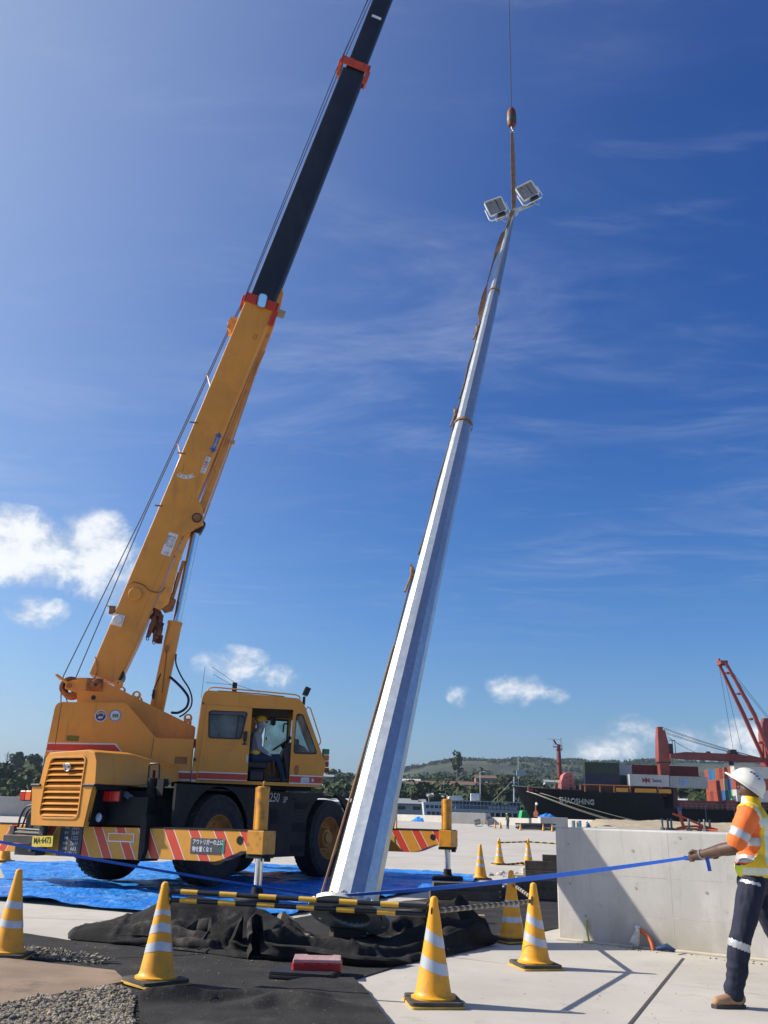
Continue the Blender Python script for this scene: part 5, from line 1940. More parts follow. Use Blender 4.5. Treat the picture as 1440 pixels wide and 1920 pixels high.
felt = [(-4.25, 10.95), (-3.6, 10.45), (-2.9, 10.05), (-2.0, 9.6), (-1.3, 9.35), (-.2, 9.2), (.25, 9.3), (.75, 10.15), (1.24, 10.9), (1.75, 11.6), (2.33, 12.35), (3.1, 14.4), (3.2, 16.2), (2.2, 16.4), (1.0, 15.9), (-.1, 14.6), (-1.2, 12.6),
        (-2.1, 12.2), (-2.6, 11.2), (-3.2, 10.4), (-4.0, 11.05)]
felt = [(-4.25, 10.95), (-3.6, 10.5), (-2.9, 10.05), (-2.3, 11.2), (-1.9, 12.2), (-1.0, 12.8), (-.1, 14.9), (1.0, 16.3), (2.2, 16.8), (3.3, 16.5), (3.1, 14.4), (2.40, 12.55), (1.75, 11.6), (1.24, 10.9), (.75, 10.05), (.25, 9.15), (-.30, 8.05), (-.1, 6.2), (-1.3, 5.6), (-1.85, 7.0), (-2.05, 7.7), (-2.2, 8.3), (-2.9, 8.85), (-3.6, 9.2), (-5.2, 9.4), (-5.3, 10.9)]
P('black_sheet', clip_grid(felt, .09, felt_z), M_felt, None, smooth=60, label='flat black geotextile sheet laid over the concrete from the gravel to the wall corner', cat='ground sheet')


def seg_d(x, y, a, b):
    ex, ey = b[0] - a[0], b[1] - a[1]
    t = max(0, min(1, ((x - a[0]) * ex + (y - a[1]) * ey) / (ex * ex + ey * ey)))
    qx, qy = a[0] + ex * t, a[1] + ey * t
    return hypot(x - qx, y - qy), t, (x - qx) * -ey + (y - qy) * ex


def ridge(x, y, pts, wf, wb):
    """height of a fold along pts = [(x, y, h)]: steep on the near side (wf), gentle behind (wb)"""
    best = 0
    for a, b in zip(pts, pts[1:]):
        d, t, side = seg_d(x, y, a, b)
        h = a[2] + (b[2] - a[2]) * t
        w_ = wb if side > 0 else wf
        v = h * exp(-(d / w_) ** 2)
        best = max(best, v)
    return best


FOLDS = [([(-3.15, 10.45, .06), (-2.6, 10.5, .20), (-2.25, 10.52, .33), (-1.95, 10.5, .40), (-1.6, 10.5, .36), (-1.2, 10.4, .30), (-1.0, 10.2, .22)], .34, .28),
         ([(-3.0, 10.25, .04), (-2.4, 10.15, .10), (-1.9, 9.95, .12), (-1.5, 9.8, .10)], .07, .10),
         ([(-1.12, 9.55, .10), (-.95, 9.46, .20), (-.6, 9.5, .15), (-.3, 9.4, .14), (-.05, 9.35, .10), (.25, 9.55, .07), (.6, 9.95, .09), (.9, 10.35, .15), (1.15, 10.75, .14)], .045, .11),
         ([(-1.1, 10.3, .26), (-.85, 9.95, .12), (-.5, 9.75, .06), (-.1, 9.7, .03)], .08, .12),
         ([(-.95, 10.45, .18), (-.8, 10.3, .12), (-.5, 10.0, .04)], .06, .10),
         ([(.15, 11.2, .10), (.45, 11.35, .22), (.8, 11.3, .34), (1.05, 11.25, .40), (1.25, 11.05, .22)], .10, .14),
         ([(.30, 10.5, .06), (.6, 10.6, .18), (.9, 10.75, .22), (1.2, 10.85, .16)], .08, .10),
         ([(-2.2, 10.5, .15), (-2.05, 10.15, .12), (-1.95, 9.95, .05)], .10, .12)]
bundle = [(-3.3, 10.62), (-3.15, 10.18), (-2.5, 9.95), (-1.9, 9.68), (-1.5, 9.46), (-1.25, 9.3), (-.9, 9.27), (-.3, 9.2), (.05, 9.17), (.35, 9.33), (.75, 9.85), (1.05, 10.3), (1.32, 10.75), (1.4, 11.1), (1.15, 11.45), (.8, 11.5), (.3, 11.45), (.0, 10.95), (-.5, 10.85), (-.8, 11.2), (-1.2, 11.0), (-1.7, 10.95), (-2.2, 10.85), (-2.8, 10.75)]


def bundle_z(x, y):
    z = 0
    for pts, wf, wb in FOLDS:
        z = max(z, ridge(x, y, pts, wf, wb)) if z > .15 else z * .5 + max(z * .5, ridge(x, y, pts, wf, wb))
    flat = 1 - .72 * exp(-(((x + .12) / .75) ** 2 + ((y - 10.2) / .75) ** 2) ** 1.5)
    wx_ = x + .12 * nz(x, y, 21, 1.6)
    a1 = nz(wx_ * 1.5, y * .9 + x * .5, 3, 1.5)
    a2 = nz(wx_ * 2.6 - y, y * 1.5, 17, 1.7)
    cr = (.05 * max(0, a1) + .055 * max(0, 1 - abs(a1) * 7) ** 1.5 + .035 * max(0, 1 - abs(a2) * 6) ** 1.5 + .018 * abs(a2) + .003 * nz(x, y, 5, 14)) * flat * (.45 + .55 * min(1, max(0, (x + 1.7) / .8)))
    # fades to the floor at the outline
    dm = 9
    for k in range(len(bundle)):
        d, t, s = seg_d(x, y, bundle[k], bundle[(k + 1) % len(bundle)])
        dm = min(dm, d)
    e = min(1, dm / .07) ** .6
    return .022 + e * (z + cr * .8 + .018)


def bundle_w(x, y):
    z = bundle_z(x, y)
    return (.10 * nz(x, y, 11, 2.1) * z * 3, -.16 * min(z, .35) + .05 * nz(x, y, 13, 3.0) * z * 3)


P('crumpled_black_sheet', clip_grid(bundle, .030, bundle_z, bundle_w), M_feltd, None, smooth=75, label='crumpled heap of black geotextile with curled edges in front of the pole foot', cat='ground sheet')
# standing curled lips of the heap
mb = MB()


def lip(pts, hs, curl=.09, seed=0):
    n = len(pts)
    M = 6
    vs, fs = [], []
    fine = []
    for i in range(n - 1):
        for j in range(7):
            t = j / 7
            t2 = t * t * (3 - 2 * t)
            fine.append((pts[i][0] + (pts[i + 1][0] - pts[i][0]) * t, pts[i][1] + (pts[i + 1][1] - pts[i][1]) * t, hs[i] + (hs[i + 1] - hs[i]) * t2))
    fine.append((*pts[-1], hs[-1]))
    for i, (x, y, h) in enumerate(fine):
        a = fine[max(0, i - 1)]
        b = fine[min(len(fine) - 1, i + 1)]
        d = V3((b[0] - a[0], b[1] - a[1], 0)).normalized()
        nn = V3((d.y, -d.x, 0))
        for th in (0, .009):
            for k in range(M + 1):
                u = k / M
                bul = sin(u * pi) * .05 * nz(x * 3, u * 2, seed, 1) * 2
                off = nn * (curl * (sin(u * 2.6) * .7) + bul + th)
                vs.append((x + off.x, y + off.y, .012 + h * (u if u < .85 else .85 + (u - .85) * .4)))
    L = 2 * (M + 1)
    for i in range(len(fine) - 1):
        for s in (0, M + 1):
            for k in range(M):
                fs.append((i * L + s + k, i * L + s + k + 1, (i + 1) * L + s + k + 1, (i + 1) * L + s + k))
        fs.append((i * L + M, i * L + L - 1, (i + 1) * L + L - 1, (i + 1) * L + M))
    return vs, fs


for rp_, rr_ in (([(-3.15, 10.30, .03), (-2.85, 10.18, .05), (-2.45, 10.16, .06), (-2.05, 10.05, .05), (-1.85, 9.95, .03)], [.012, .035, .05, .055, .02]),
                 ([(-2.65, 9.98, .03), (-2.3, 9.90, .05), (-1.95, 9.78, .06), (-1.6, 9.66, .06), (-1.45, 9.6, .03)], [.012, .04, .06, .065, .02]),
                 ([(.55, 10.15, .03), (.75, 10.25, .07), (1.0, 10.5, .08), (1.25, 10.75, .05)], [.02, .05, .06, .02])):
    mb = MB()
    c_ = spline(rp_, 5)
    rad = [rr_[min(len(rr_) - 1, k // 5)] + (rr_[min(len(rr_) - 1, k // 5 + 1)] - rr_[min(len(rr_) - 1, k // 5)]) * (k % 5) / 5 for k in range(len(c_))]
    mb.tube(c_, [r_ * (1 + .18 * sin(k * 1.7)) for k, r_ in enumerate(rad)], 12)
    P('rolled_fold', mb, M_feltd, bpy.data.objects['crumpled_black_sheet'], Matrix(), smooth=60)
lips = MB()
lips.add(*lip([(-1.72, 9.62), (-1.58, 9.75), (-1.45, 9.95), (-1.30, 9.98), (-1.28, 9.75), (-1.33, 9.55), (-1.2, 9.5), (-1.0, 9.62), (-.88, 9.6)], [.04, .12, .24, .33, .31, .14, .10, .15, .10], .08, 2))
lips.add(*lip([(-1.16, 9.26), (-1.20, 9.40), (-1.17, 9.55), (-1.08, 9.58), (-1.02, 9.42), (-.98, 9.28), (-.85, 9.22), (-.6, 9.24), (-.35, 9.14), (-.1, 9.06), (.15, 9.12), (.35, 9.30)], [.25, .38, .41, .38, .26, .17, .16, .15, .13, .10, .08, .03], .06, 5))
lips.add(*lip([(-2.15, 9.98), (-1.98, 10.05), (-1.80, 10.12), (-1.62, 10.02), (-1.58, 9.85), (-1.68, 9.70)], [.06, .16, .27, .30, .22, .08], .10, 12))
lips.add(*lip([(-2.95, 10.30), (-2.6, 10.32), (-2.3, 10.22), (-2.05, 10.16), (-1.9, 10.05)], [.06, .14, .18, .20, .08], .11, 15))
lips.add(*lip([(.45, 10.2), (.62, 10.35), (.80, 10.40), (1.0, 10.55), (1.15, 10.6), (1.35, 10.8)], [.04, .10, .24, .18, .27, .10], .09, 8))
lips.add(*lip([(-3.0, 10.22), (-2.7, 10.12), (-2.3, 10.0), (-2.05, 9.85)], [.05, .08, .10, .03], .08, 9))
P('curled_edges', lips, M_feltd, bpy.data.objects['crumpled_black_sheet'], Matrix(), smooth=70)
# pale muddy canvas roll lying on the heap
mb = MB()
mb.tube([(-1.0, 10.65, .24), (-.90, 10.5, .20), (-.78, 10.3, .13), (-.62, 10.05, .07), (-.50, 9.9, .04)], [.05, .07, .07, .06, .03], 12)
P('mud_stained_fold', mb, pm('muddy_canvas', (.17, .15, .12), .9, var=.35, vscale=4, bump=.5, bscale=12), bpy.data.objects['crumpled_black_sheet'], Matrix(), smooth=60)
# folded flap lying on the sheet in front
flap = [(-1.66, 7.13), (-1.45, 7.22), (-1.1, 7.38), (-.75, 7.95), (-.42, 8.32), (-.14, 8.28), (-.02, 7.7), (.12, 6.75), (.2, 6.0), (-1.2, 5.9), (-1.5, 6.6)]


def flap_z(x, y):
    r = ridge(x, y, [(-1.62, 7.08, .07), (-1.4, 7.13, .09), (-1.15, 7.15, .07), (-.8, 7.3, .05), (-.4, 7.4, .04)], .035, .12)
    r2 = ridge(x, y, [(-.9, 6.95, .02), (-.65, 7.1, .09), (-.4, 7.0, .09), (-.1, 6.95, .03)], .05, .14)
    return .042 + r + r2 + .018 * max(0, nz(x, y, 9, 3)) + .006 * nz(x, y, 4, 9)


P('folded_flap', clip_grid(flap, .04, flap_z), M_felt, None, smooth=60, label='loose flap of black geotextile folded over the flat sheet in the foreground', cat='ground sheet')

# plywood sheet, gravel
M_ply = pm('muddy_plywood', (.25, .175, .115), .9, var=.18, vscale=1.6, dirt=(.10, .075, .055), damt=.7, dscale=2.2, bump=.25, bscale=20)
mb = MB()
mb.prism([(-2.58, 6.80), (-1.93, 7.86), (-2.15, 8.33), (-3.9, 9.05), (-4.4, 8.0)], 2, .014, .036)
P('plywood_sheet', mb, M_ply, None, bevel=.003, label='brown muddy plywood sheet lying at the left beside the gravel', cat='plywood')
M_grav = pm('gravel_stone', (.27, .23, .165), .9, var=.45, vscale=7, extra=lambda g, vec, c: g.mix(g.step(g.noise(vec, 9, 2, .5), .45, .6), c, (.19, .17, .14)))
M_dirt = pm('sandy_dirt', (.30, .25, .17), .95, var=.2, vscale=3, bump=.6, bscale=30, bdist=.02)
grav = [(-2.66, 6.70), (-2.12, 7.55), (-1.95, 7.70), (-1.70, 7.28), (-1.58, 6.7), (-1.35, 6.0), (-1.4, 5.3), (-3.4, 5.3), (-4.0, 6.2)]
P('gravel_bed', clip_grid(grav, .06, lambda x, y: .02 + .03 * abs(nz(x, y, 2, 2.2))), M_dirt, None, smooth=60, kind='structure')
rg = random.Random(8)
ico = [V3(v).normalized() for v in ((0, 0, 1), (.9, 0, .3), (.3, .85, .3), (-.7, .5, .35), (-.7, -.5, .3), (.3, -.85, .35), (.6, .5, -.5), (-.3, .8, -.5), (-.9, 0, -.4), (-.3, -.8, -.5), (.6, -.5, -.5), (0, 0, -1))]
icf = [(0, 1, 2), (0, 2, 3), (0, 3, 4), (0, 4, 5), (0, 5, 1), (1, 6, 2), (2, 7, 3), (3, 8, 4), (4, 9, 5), (5, 10, 1), (2, 6, 7), (3, 7, 8), (4, 8, 9), (5, 9, 10), (1, 10, 6), (6, 11, 7), (7, 11, 8), (8, 11, 9), (9, 11, 10), (10, 11, 6)]


def stones(mb, n, region, smin, smax, zb):
    c = 0
    xs = [p[0] for p in region]; ys_ = [p[1] for p in region]
    while c < n:
        x, y = rg.uniform(min(xs), max(xs)), rg.uniform(min(ys_), max(ys_))
        if not inside(x, y, region): continue
        s = smin + (smax - smin) * rg.random() ** 3
        e = V3((rg.uniform(.7, 1.3), rg.uniform(.7, 1.3), rg.uniform(.45, .9)))
        q = rg.uniform(0, 6.28)
        z = zb(x, y) + s * .25
        mb.add([(x + s * (v.x * e.x * cos(q) - v.y * e.y * sin(q)) * rg.uniform(.85, 1.15), y + s * (v.x * e.x * sin(q) + v.y * e.y * cos(q)), z + s * v.z * e.z) for v in ico], icf)
        c += 1


mb = MB()
stones(mb, 11000, grav, .004, .021, lambda x, y: .03 + .03 * abs(nz(x, y, 2, 2.2)))
stones(mb, 700, [(-2.9, 8.86), (-2.4, 8.62), (-2.3, 8.95), (-3.0, 9.5), (-3.9, 9.6), (-4.3, 9.2)], .005, .022, lambda x, y: .03)
P('gravel', mb, M_grav, None, kind='stuff', label='loose grey and brown gravel in the bottom left corner', fixn=False)
mb = MB()
stones(mb, 420, felt[14:] + felt[:3] + [(0, 9)], .002, .011, lambda x, y: .016)
stones(mb, 160, [(.3, 8.9), (3.5, 9.9), (3.6, 7), (.3, 7)], .002, .006, lambda x, y: .0)
stones(mb, 60, [(2.3, 11.1), (4, 9.9), (4, 10.15), (2.4, 11.35)], .004, .016, lambda x, y: .0)
P('scattered_grit', mb, M_grav, None, kind='stuff', label='small stones scattered over the black sheet and slab', fixn=False)

# ------------------------------------------------------------------ tool boxes
Mr = T(-.46, 8.52, .07) @ rot('Z', radians(2))
rb = thing('parts_box', 'red plastic parts box with a clear lid lying on the black case', 'parts box', Mr)
mb = MB(); mb.prism(rrect(-.215, .215, -.15, .15, .025), 2, 0, .052)
P('tray', mb, pm('red_plastic', (.40, .022, .025), .35, var=.1, vscale=12), rb, bevel=.006)
mb = MB(); mb.prism([(-.205, -.14), (.205, -.14), (.205, .14), (.13, .155), (.12, .11), (-.08, .11), (-.09, .155), (-.205, .14)], 2, .053, .085)
P('lid', mb, pm('milky_pink_lid', (.55, .33, .31), .25, var=.15, vscale=14), rb, bevel=.008)
for k in (-.10, .0, .10):
    mb = MB(); mb.box(k - .012, k + .012, -.158, -.148, .022, .062)
    P('catch', mb, bpy.data.materials['red_plastic'], rb)
Mk = T(-.56, 8.42, .02) @ rot('Z', radians(-12))
kb = thing('tool_case', 'flat black tool case lying under the red parts box', 'tool case', Mk)
mb = MB(); mb.prism(rrect(-.28, .28, -.19, .19, .03), 2, 0, .022)
P('lower_shell', mb, M_seat, kb, bevel=.006)
mb = MB(); mb.prism(rrect(-.275, .275, -.185, .185, .03), 2, .026, .05)
P('upper_shell', mb, M_seat, kb, bevel=.008)

# ------------------------------------------------------------------ concrete wall block
W0, W1 = V3((2.2104, 11.5134, 0)), V3((3.7882, 10.5016, 0))
wd_ = (W1 - W0).normalized()
wn_ = V3((-wd_.y, wd_.x, 0))
MW = frame(W0, wd_, wn_, (0, 0, 1))


def wall_extra(g, vec, c):
    s = g.n('ShaderNodeSeparateXYZ')
    g.l(vec, s.inputs[0])
    n = g.noise(g.scaled(vec, (1, 1, .5)), 1.1, 7, .65)
    c = g.mix(g.m('MULTIPLY', g.step(n, .42, .66), .6), c, (0.40, 0.39, 0.355))
    nb = g.noise(g.scaled(vec, (1, 1, 1), (3, 0, 0)), 5.5, 8, .78)
    c = g.mix(g.m('MULTIPLY', g.step(nb, .56, .70), .6), c, (0.24, 0.23, 0.205))
    lo = g.m('MULTIPLY', g.step(s.outputs[2], .55, .0), g.step(n, .35, .6))
    c = g.mix(g.m('MULTIPLY', lo, .6), c, (0.34, 0.29, 0.22))
    dr = g.noise(g.scaled(vec, (5, 5, .35), (2, 6, 0)), 2.2, 6, .7)
    c = g.mix(g.m('MULTIPLY', g.step(dr, .54, .70), .4), c, (0.36, 0.35, 0.32))
    v = g.n('ShaderNodeTexVoronoi')
    v.inputs['Scale'].default_value = 9
    g.l(vec, v.inputs['Vector'])
    pit = g.m('LESS_THAN', v.outputs['Distance'], .055)
    c = g.mix(g.m('MULTIPLY', pit, .45), c, (0.17, 0.16, 0.15))
    return c


M_wall = pm('cast_concrete', (0.56, 0.54, 0.50), .88, var=.06, vscale=2, bump=.15, bscale=45, bdist=.006, extra=wall_extra)
wl_ = thing('concrete_wall', 'large cast concrete wall block on the right with the pole shadow across it', 'concrete wall', MW)
mb = MB(); mb.box(0, 6.5, 0, 1.7, 0, 1.25)
P('block', mb, M_wall, wl_, MW, bevel=.022)
mb = MB(); mb.box(-.0, 6.5, -.09, -.002, 0, .022)
P('kicker_strip', mb, pm('mortar_edge', (.52, .47, .37), .9, var=.12, vscale=6), wl_, MW, bevel=.006)
# formwork joints: shallow ribs; tie holes
mb = MB()
mb.box(.02, 6.5, -.0012, 0, .738, .742)
mb.box(1.36, 1.3635, -.0012, 0, .02, 1.22)
mb.box(.02, 6.5, -.0012, 0, .33, .333)
P('form_joint', mb, pm('form_joint_grey', (.50, .485, .45), .9, var=.2, vscale=6), wl_, MW)
for (x, z) in ((.17, 1.06), (.95, 1.02), (.96, .62), (.17, .62), (.35, .28), (1.75, 1.02), (1.75, .62), (.95, .12), (1.5, 1.18)):
    mb = MB()
    mb.lathe([(.011, 0), (.011, .003)], 14, T(x, 0, z) @ rot('X', radians(90)))
    mb.lathe([(.015, -.001), (.016, .0035), (.011, .0035), (.011, .003)], 14, T(x, 0, z) @ rot('X', radians(90)), caps=False)
    P('tie_hole', mb, pm('tie_hole_grey', (.36, .35, .33), .9) if 'tie_hole_grey' not in bpy.data.materials else bpy.data.materials['tie_hole_grey'], wl_, MW)
# orange conduit stub, yellow strip, plastic bag at the foot
mb = MB()
pts = [V3((.98, -.02, .18)), V3((1.03, -.03, .165)), V3((1.09, -.06, .12)), V3((1.13, -.09, .06)), V3((1.15, -.11, .0))]
mb.tube(spline(pts), .022, 12)
oc = P('conduit', mb, pm('orange_conduit', (.62, .13, .04), .5, var=.1), None, MW, smooth=50, label='orange conduit stub curving down from the foot of the wall', cat='pipe')
mb = MB(); mb.tube([(.94, -.01, .205), (.985, -.02, .20)], .026, 12)
P('white_end_cap', mb, M_white, oc, MW)
mb = MB(); mb.tube([(.955, -.09, .005), (.95, -.12, .06), (.99, -.10, .20)], [.02, .06, .02], 8)
P('plastic_wrap', mb, pm('clear_film', (.5, .5, .48), .3, var=.2, vscale=20), oc, MW, smooth=50)
mb = MB(); mb.tube([(1.19, -.12, .02), (1.30, -.10, .05), (1.38, -.07, .01)], [.02, .035, .02], 7)
P('blue_rag', mb, pm('navy_rag', (.02, .05, .13), .8), None, MW, smooth=50, label='dark blue rag beside the orange conduit stub', cat='rag')
mb = MB(); mb.ribbon([(.44, -.16, .005), (.42, -.13, .05), (.385, -.08, .14), (.375, -.02, .24)], .022, [(1, 0, 0)] * 4, .002)
P('plastic_strip', mb, pm('yellow_green_tape', (.33, .36, .03), .5), None, MW, label='thin yellow green plastic strip leaning on the foot of the wall', cat='strip')
# anchor bolts standing on the block
bolt_lab = ['leftmost anchor bolt standing on the wall top', 'second anchor bolt from the left on the wall top', 'third anchor bolt from the left on the wall top', 'anchor bolt in front of the orange conduit coil', 'tall anchor bolt right of the conduit coil, nearest the worker', 'anchor bolt just behind the tall one by the conduit coil', 'anchor bolt farthest right before the worker']
bolts = [(1242, 1.35), (1252.5, 1.35), (1259, 1.35), (1292, 1.05), (1321, 1.05), (1312, 1.45), (1331, 1.35)]
M_bolt = pm('bolt_dark_steel', (.16, .165, .16), .55, .4, var=.2, vscale=12)
for (px, dep), lab in zip(bolts, bolt_lab):
    # walk along the block at depth dep behind its face
    t = (px - 1040) / 310.0
    # direction of the sight line through that column, crossed with the block line at this depth
    base_ = W0 + wn_ * dep
    ux = (px - 720) / 1660.0
    # x / y ratio for points just above the wall top
    q = (ux + .0106) / (1.0615 - .0095 * ux)
    s_ = (q * base_.y - base_.x) / (wd_.x - q * wd_.y)
    Mbz = MW @ T(s_, dep, 1.25)
    b_ = thing('anchor_bolt', lab, 'bolt', Mbz, 'steel anchor bolts on the wall top')
    mb = MB(); mb.lathe([(.014, 0), (.014, .135), (.011, .14)], 12)
    P('shank', mb, M_bolt, b_, Mbz, smooth=40)
    mb = MB(); mb.lathe([(.032, .0), (.032, .028)], 6); mb.lathe([(.04, .0), (.04, .006)], 16)
    P('nut', mb, M_bolt, b_, Mbz)
# coil of orange conduit and an upright end with blue cap
M_cond = pm('orange_pipe', (.55, .10, .03), .45, var=.15, vscale=20)
def wallpt(px, dep, z):
    base_ = W0 + wn_ * dep
    ux = (px - 720) / 1660.0
    q = (ux + .0106) / (1.0615 - .0095 * ux)
    s_ = (q * base_.y - base_.x) / (wd_.x - q * wd_.y)
    return V3((s_, dep, z))


for k, (lab, p, r) in enumerate((('long orange conduit sloping up to the left over the coil', [wallpt(1263, 1.2, 1.45), wallpt(1285, 1.2, 1.40), wallpt(1320, 1.25, 1.31), wallpt(1345, 1.3, 1.27)], .014),
                                 ('orange conduit lying at the bottom of the coil', [wallpt(1264, 1.15, 1.262), wallpt(1285, 1.15, 1.275), wallpt(1320, 1.2, 1.27), wallpt(1345, 1.2, 1.262)], .013),
                                 ('orange conduit curving up from the wall top in the coil', [wallpt(1268, 1.25, 1.27), wallpt(1283, 1.25, 1.30), wallpt(1305, 1.3, 1.305), wallpt(1335, 1.3, 1.27)], .013),
                                 ('upright orange conduit with a blue cap', [wallpt(1283, 1.3, 1.26), wallpt(1279, 1.3, 1.36), wallpt(1276, 1.3, 1.48)], .020))):
    mb = MB(); mb.tube(p, r, 10)
    oo = P('conduit', mb, M_cond, None, MW, smooth=50, label=lab, cat='pipe', group='orange conduits on the wall top')
    if k == 3:
        mb = MB(); mb.tube([p[-1], p[-1] + V3((0, 0, .05))], .024, 10)
        P('blue_cap', mb, M_blue, oo, MW)

# ------------------------------------------------------------------ traffic cones
def cone_extra(g, vec, c):
    s = g.n('ShaderNodeSeparateXYZ')
    g.l(vec, s.inputs[0])
    oi = g.n('ShaderNodeObjectInfo')
    c = g.mix(g.m('MULTIPLY', oi.outputs['Random'], .3), c, (.84, .43, .05))
    n = g.noise(g.scaled(vec, (1, 1, .5)), 14, 8, .75)
    low = g.step(s.outputs[2], .45, .05)
    k = g.m('MULTIPLY', g.step(n, .50, .66), g.m('ADD', .18, g.m('MULTIPLY', low, .45)))
    return g.mix(k, c, (.36, .22, .09))


M_cone = pm('cone_yellow_plastic', (0.88, 0.375, 0.006), .5, var=.07, vscale=5, dirt=(.60, .32, .06), damt=.4, dscale=6, extra=cone_extra, bump=.15, bscale=5, bdist=.02)
M_band = pm('reflective_band', (0.52, 0.55, 0.60), .35, .3, var=.05, vscale=30, dirt=(.4, .36, .3), damt=.4, dscale=9)
M_cbase = pm('cone_base_rubber', (0.055, 0.052, 0.045), .8, var=.2, vscale=8, dirt=(.15, .13, .1), damt=.6, dscale=8)
M_cbaseY = pm('cone_base_yellow', (0.60, 0.36, 0.06), .6, var=.15, vscale=8)
M_ring = pm('black_bar_ring', (.012, .012, .014), .5)


def cone_r(z):
    return .030 + (.135 - .030) * (.70 - z) / .62 if z < .70 else .030


def make_cone(M, lab, bands, tilt, chev=0.0, base='flat', by=0.0, detail=True):
    c = thing('traffic_cone', lab, 'traffic cone', M, 'yellow traffic cones around the site')
    seg = 32 if detail else 16
    mb = MB()
    mb.lathe([(.168, .040), (.168, .058), (.150, .064), (.140, .075), (cone_r(.10), .10), (cone_r(.4), .4), (.034, .70), (.032, .725), (.024, .742), (.010, .750), (.0001, .751)], seg, caps=False)
    P('cone_body', mb, M_cone, c, M, smooth=30)
    for (z0, z1) in bands:
        vs, fs = [], []
        n = 48 if detail else 16
        for i in range(n):
            a = 2 * pi * i / n
            dz_ = tilt * cos(a - 2.8) + chev * (abs(((a - 4.9 + pi) % (2 * pi)) - pi) / pi - .5) * 2
            for z in (z0, z1):
                zz_ = z + dz_
                r = cone_r(zz_) + .0018
                vs.append((r * cos(a), r * sin(a), zz_))
        for i in range(n):
            j = (i + 1) % n
            fs.append((2 * i, 2 * j, 2 * j + 1, 2 * i + 1))
        mb = MB(); mb.add(vs, fs)
        P('reflective_band', mb, M_band, c, M, smooth=40)
    mb = MB(); mb.prism(rrect(-.20, .20, -.20, .20, .04), 2, .018, .045)
    P('weight_base', mb, M_cbase, c, M @ rot('Z', by), bevel=.006)
    mb = MB(); mb.prism(rrect(-.205, .205, -.205, .205, .03), 2, 0.001, .018)
    P('foot_plate', mb, M_cbaseY, c, M @ rot('Z', by + .06), bevel=.004)
    return c


B3 = [(.19, .255), (.36, .425), (.535, .58)]
B2 = [(.235, .315), (.42, .50), (.60, .64)]
CONES = [
    (-1.70, 7.87, .020, .0, .10, 'foreground cone left of the centre with chevron bands, on the black sheet', .0, -.035, [(.22, .285), (.355, .42), (.48, .535)]),
    (.48, 7.50, .0, .0, .1, 'foreground cone on the pale slab, the one closest to the camera in the middle', .035, 0, B2),
    (1.57, 9.37, .0, .0, -.15, 'cone in front of the left end of the concrete wall, the nearer of the pair', .04, 0, [(.22, .29), (.38, .455), (.57, .62)]),
    (1.61, 11.14, .012, .0, .45, 'cone behind the nearer cone at the left end of the concrete wall', .0, 0, [(.20, .26), (.36, .43), (.55, .60)]),
    (-3.32, 8.98, .012, .0, .05, 'cone cut by the left edge of the photo, beside the plywood', .012, 0, [(.26, .32), (.42, .48), (.57, .62)]),
    (2.41, 21.45, .0, .0, .3, 'cone at the far right corner of the blue tarpaulin', .012, 0, [(.28, .34), (.43, .49), (.60, .65)]),
    (3.73, 28.2, .0, .0, .3, 'left one of the two cones joined by a bar behind the timber stacks', .015, 0, [(.24, .30), (.40, .45), (.60, .66)]),
    (4.66, 28.6, .0, .0, .5, 'right one of the two cones joined by a bar behind the timber stacks', .02, 0, [(.24, .30), (.40, .45), (.60, .66)]),
    (-8.75, 22.6, .0, .0, .0, 'cone behind the blue tarpaulin at the left edge, under the striped beam', .0, 0, [(.40, .47), (.58, .64)]),
    (2.0, 88.0, .0, .0, .0, 'tiny cone before the concrete block right of the leaning pole', .0, 0, [(.4, .47)]),
    (16.4, 122, .0, .0, .0, 'tiny cone standing alone before the far small concrete block', .0, 0, [(.4, .47)]),
    (14.6, 114, .0, .0, .0, 'tiny cone, left one of a close pair far out on the slab', .0, 0, [(.4, .47)]),
    (15.1, 113, .0, .0, .0, 'tiny cone, right one of a close pair far out on the slab', .0, 0, [(.4, .47)]),
    (16.0, 103, .0, .0, .0, 'far cone in front of the left end of the pile of scaffold bars', .0, 0, [(.4, .47)]),
    (18.5, 103, .0, .0, .0, 'far cone in front of the right end of the pile of scaffold bars', .0, 0, [(.4, .47)]),
    (19.2, 101.5, .0, .0, .0, 'far cone between the scaffold bars and the wall corner', .0, 0, [(.4, .47)]),
]
# the two by the scaffold pile sit where the sight lines of the photograph meet the slab
for (x, y, z, lx, rz, lab, tilt, chev, bands) in CONES:
    make_cone(T(x, y, z) @ rot('Z', rz), lab, bands, tilt, chev, by=.62 if abs(x + 1.70) < .01 else (.35 if abs(x - 1.57) < .01 else 0), detail=y < 30)

# ------------------------------------------------------------------ black and yellow cone bars
M_barb = pm('bar_black', (.013, .014, .018), .4, var=.2, vscale=9)
M_bary = pm('bar_yellow_band', (.72, .42, .045), .4, var=.08, vscale=9, dirt=(.25, .15, .05), damt=.4, dscale=12)
M_baryd = pm('faded_bar_band', (.36, .30, .17), .6, var=.3, vscale=14)


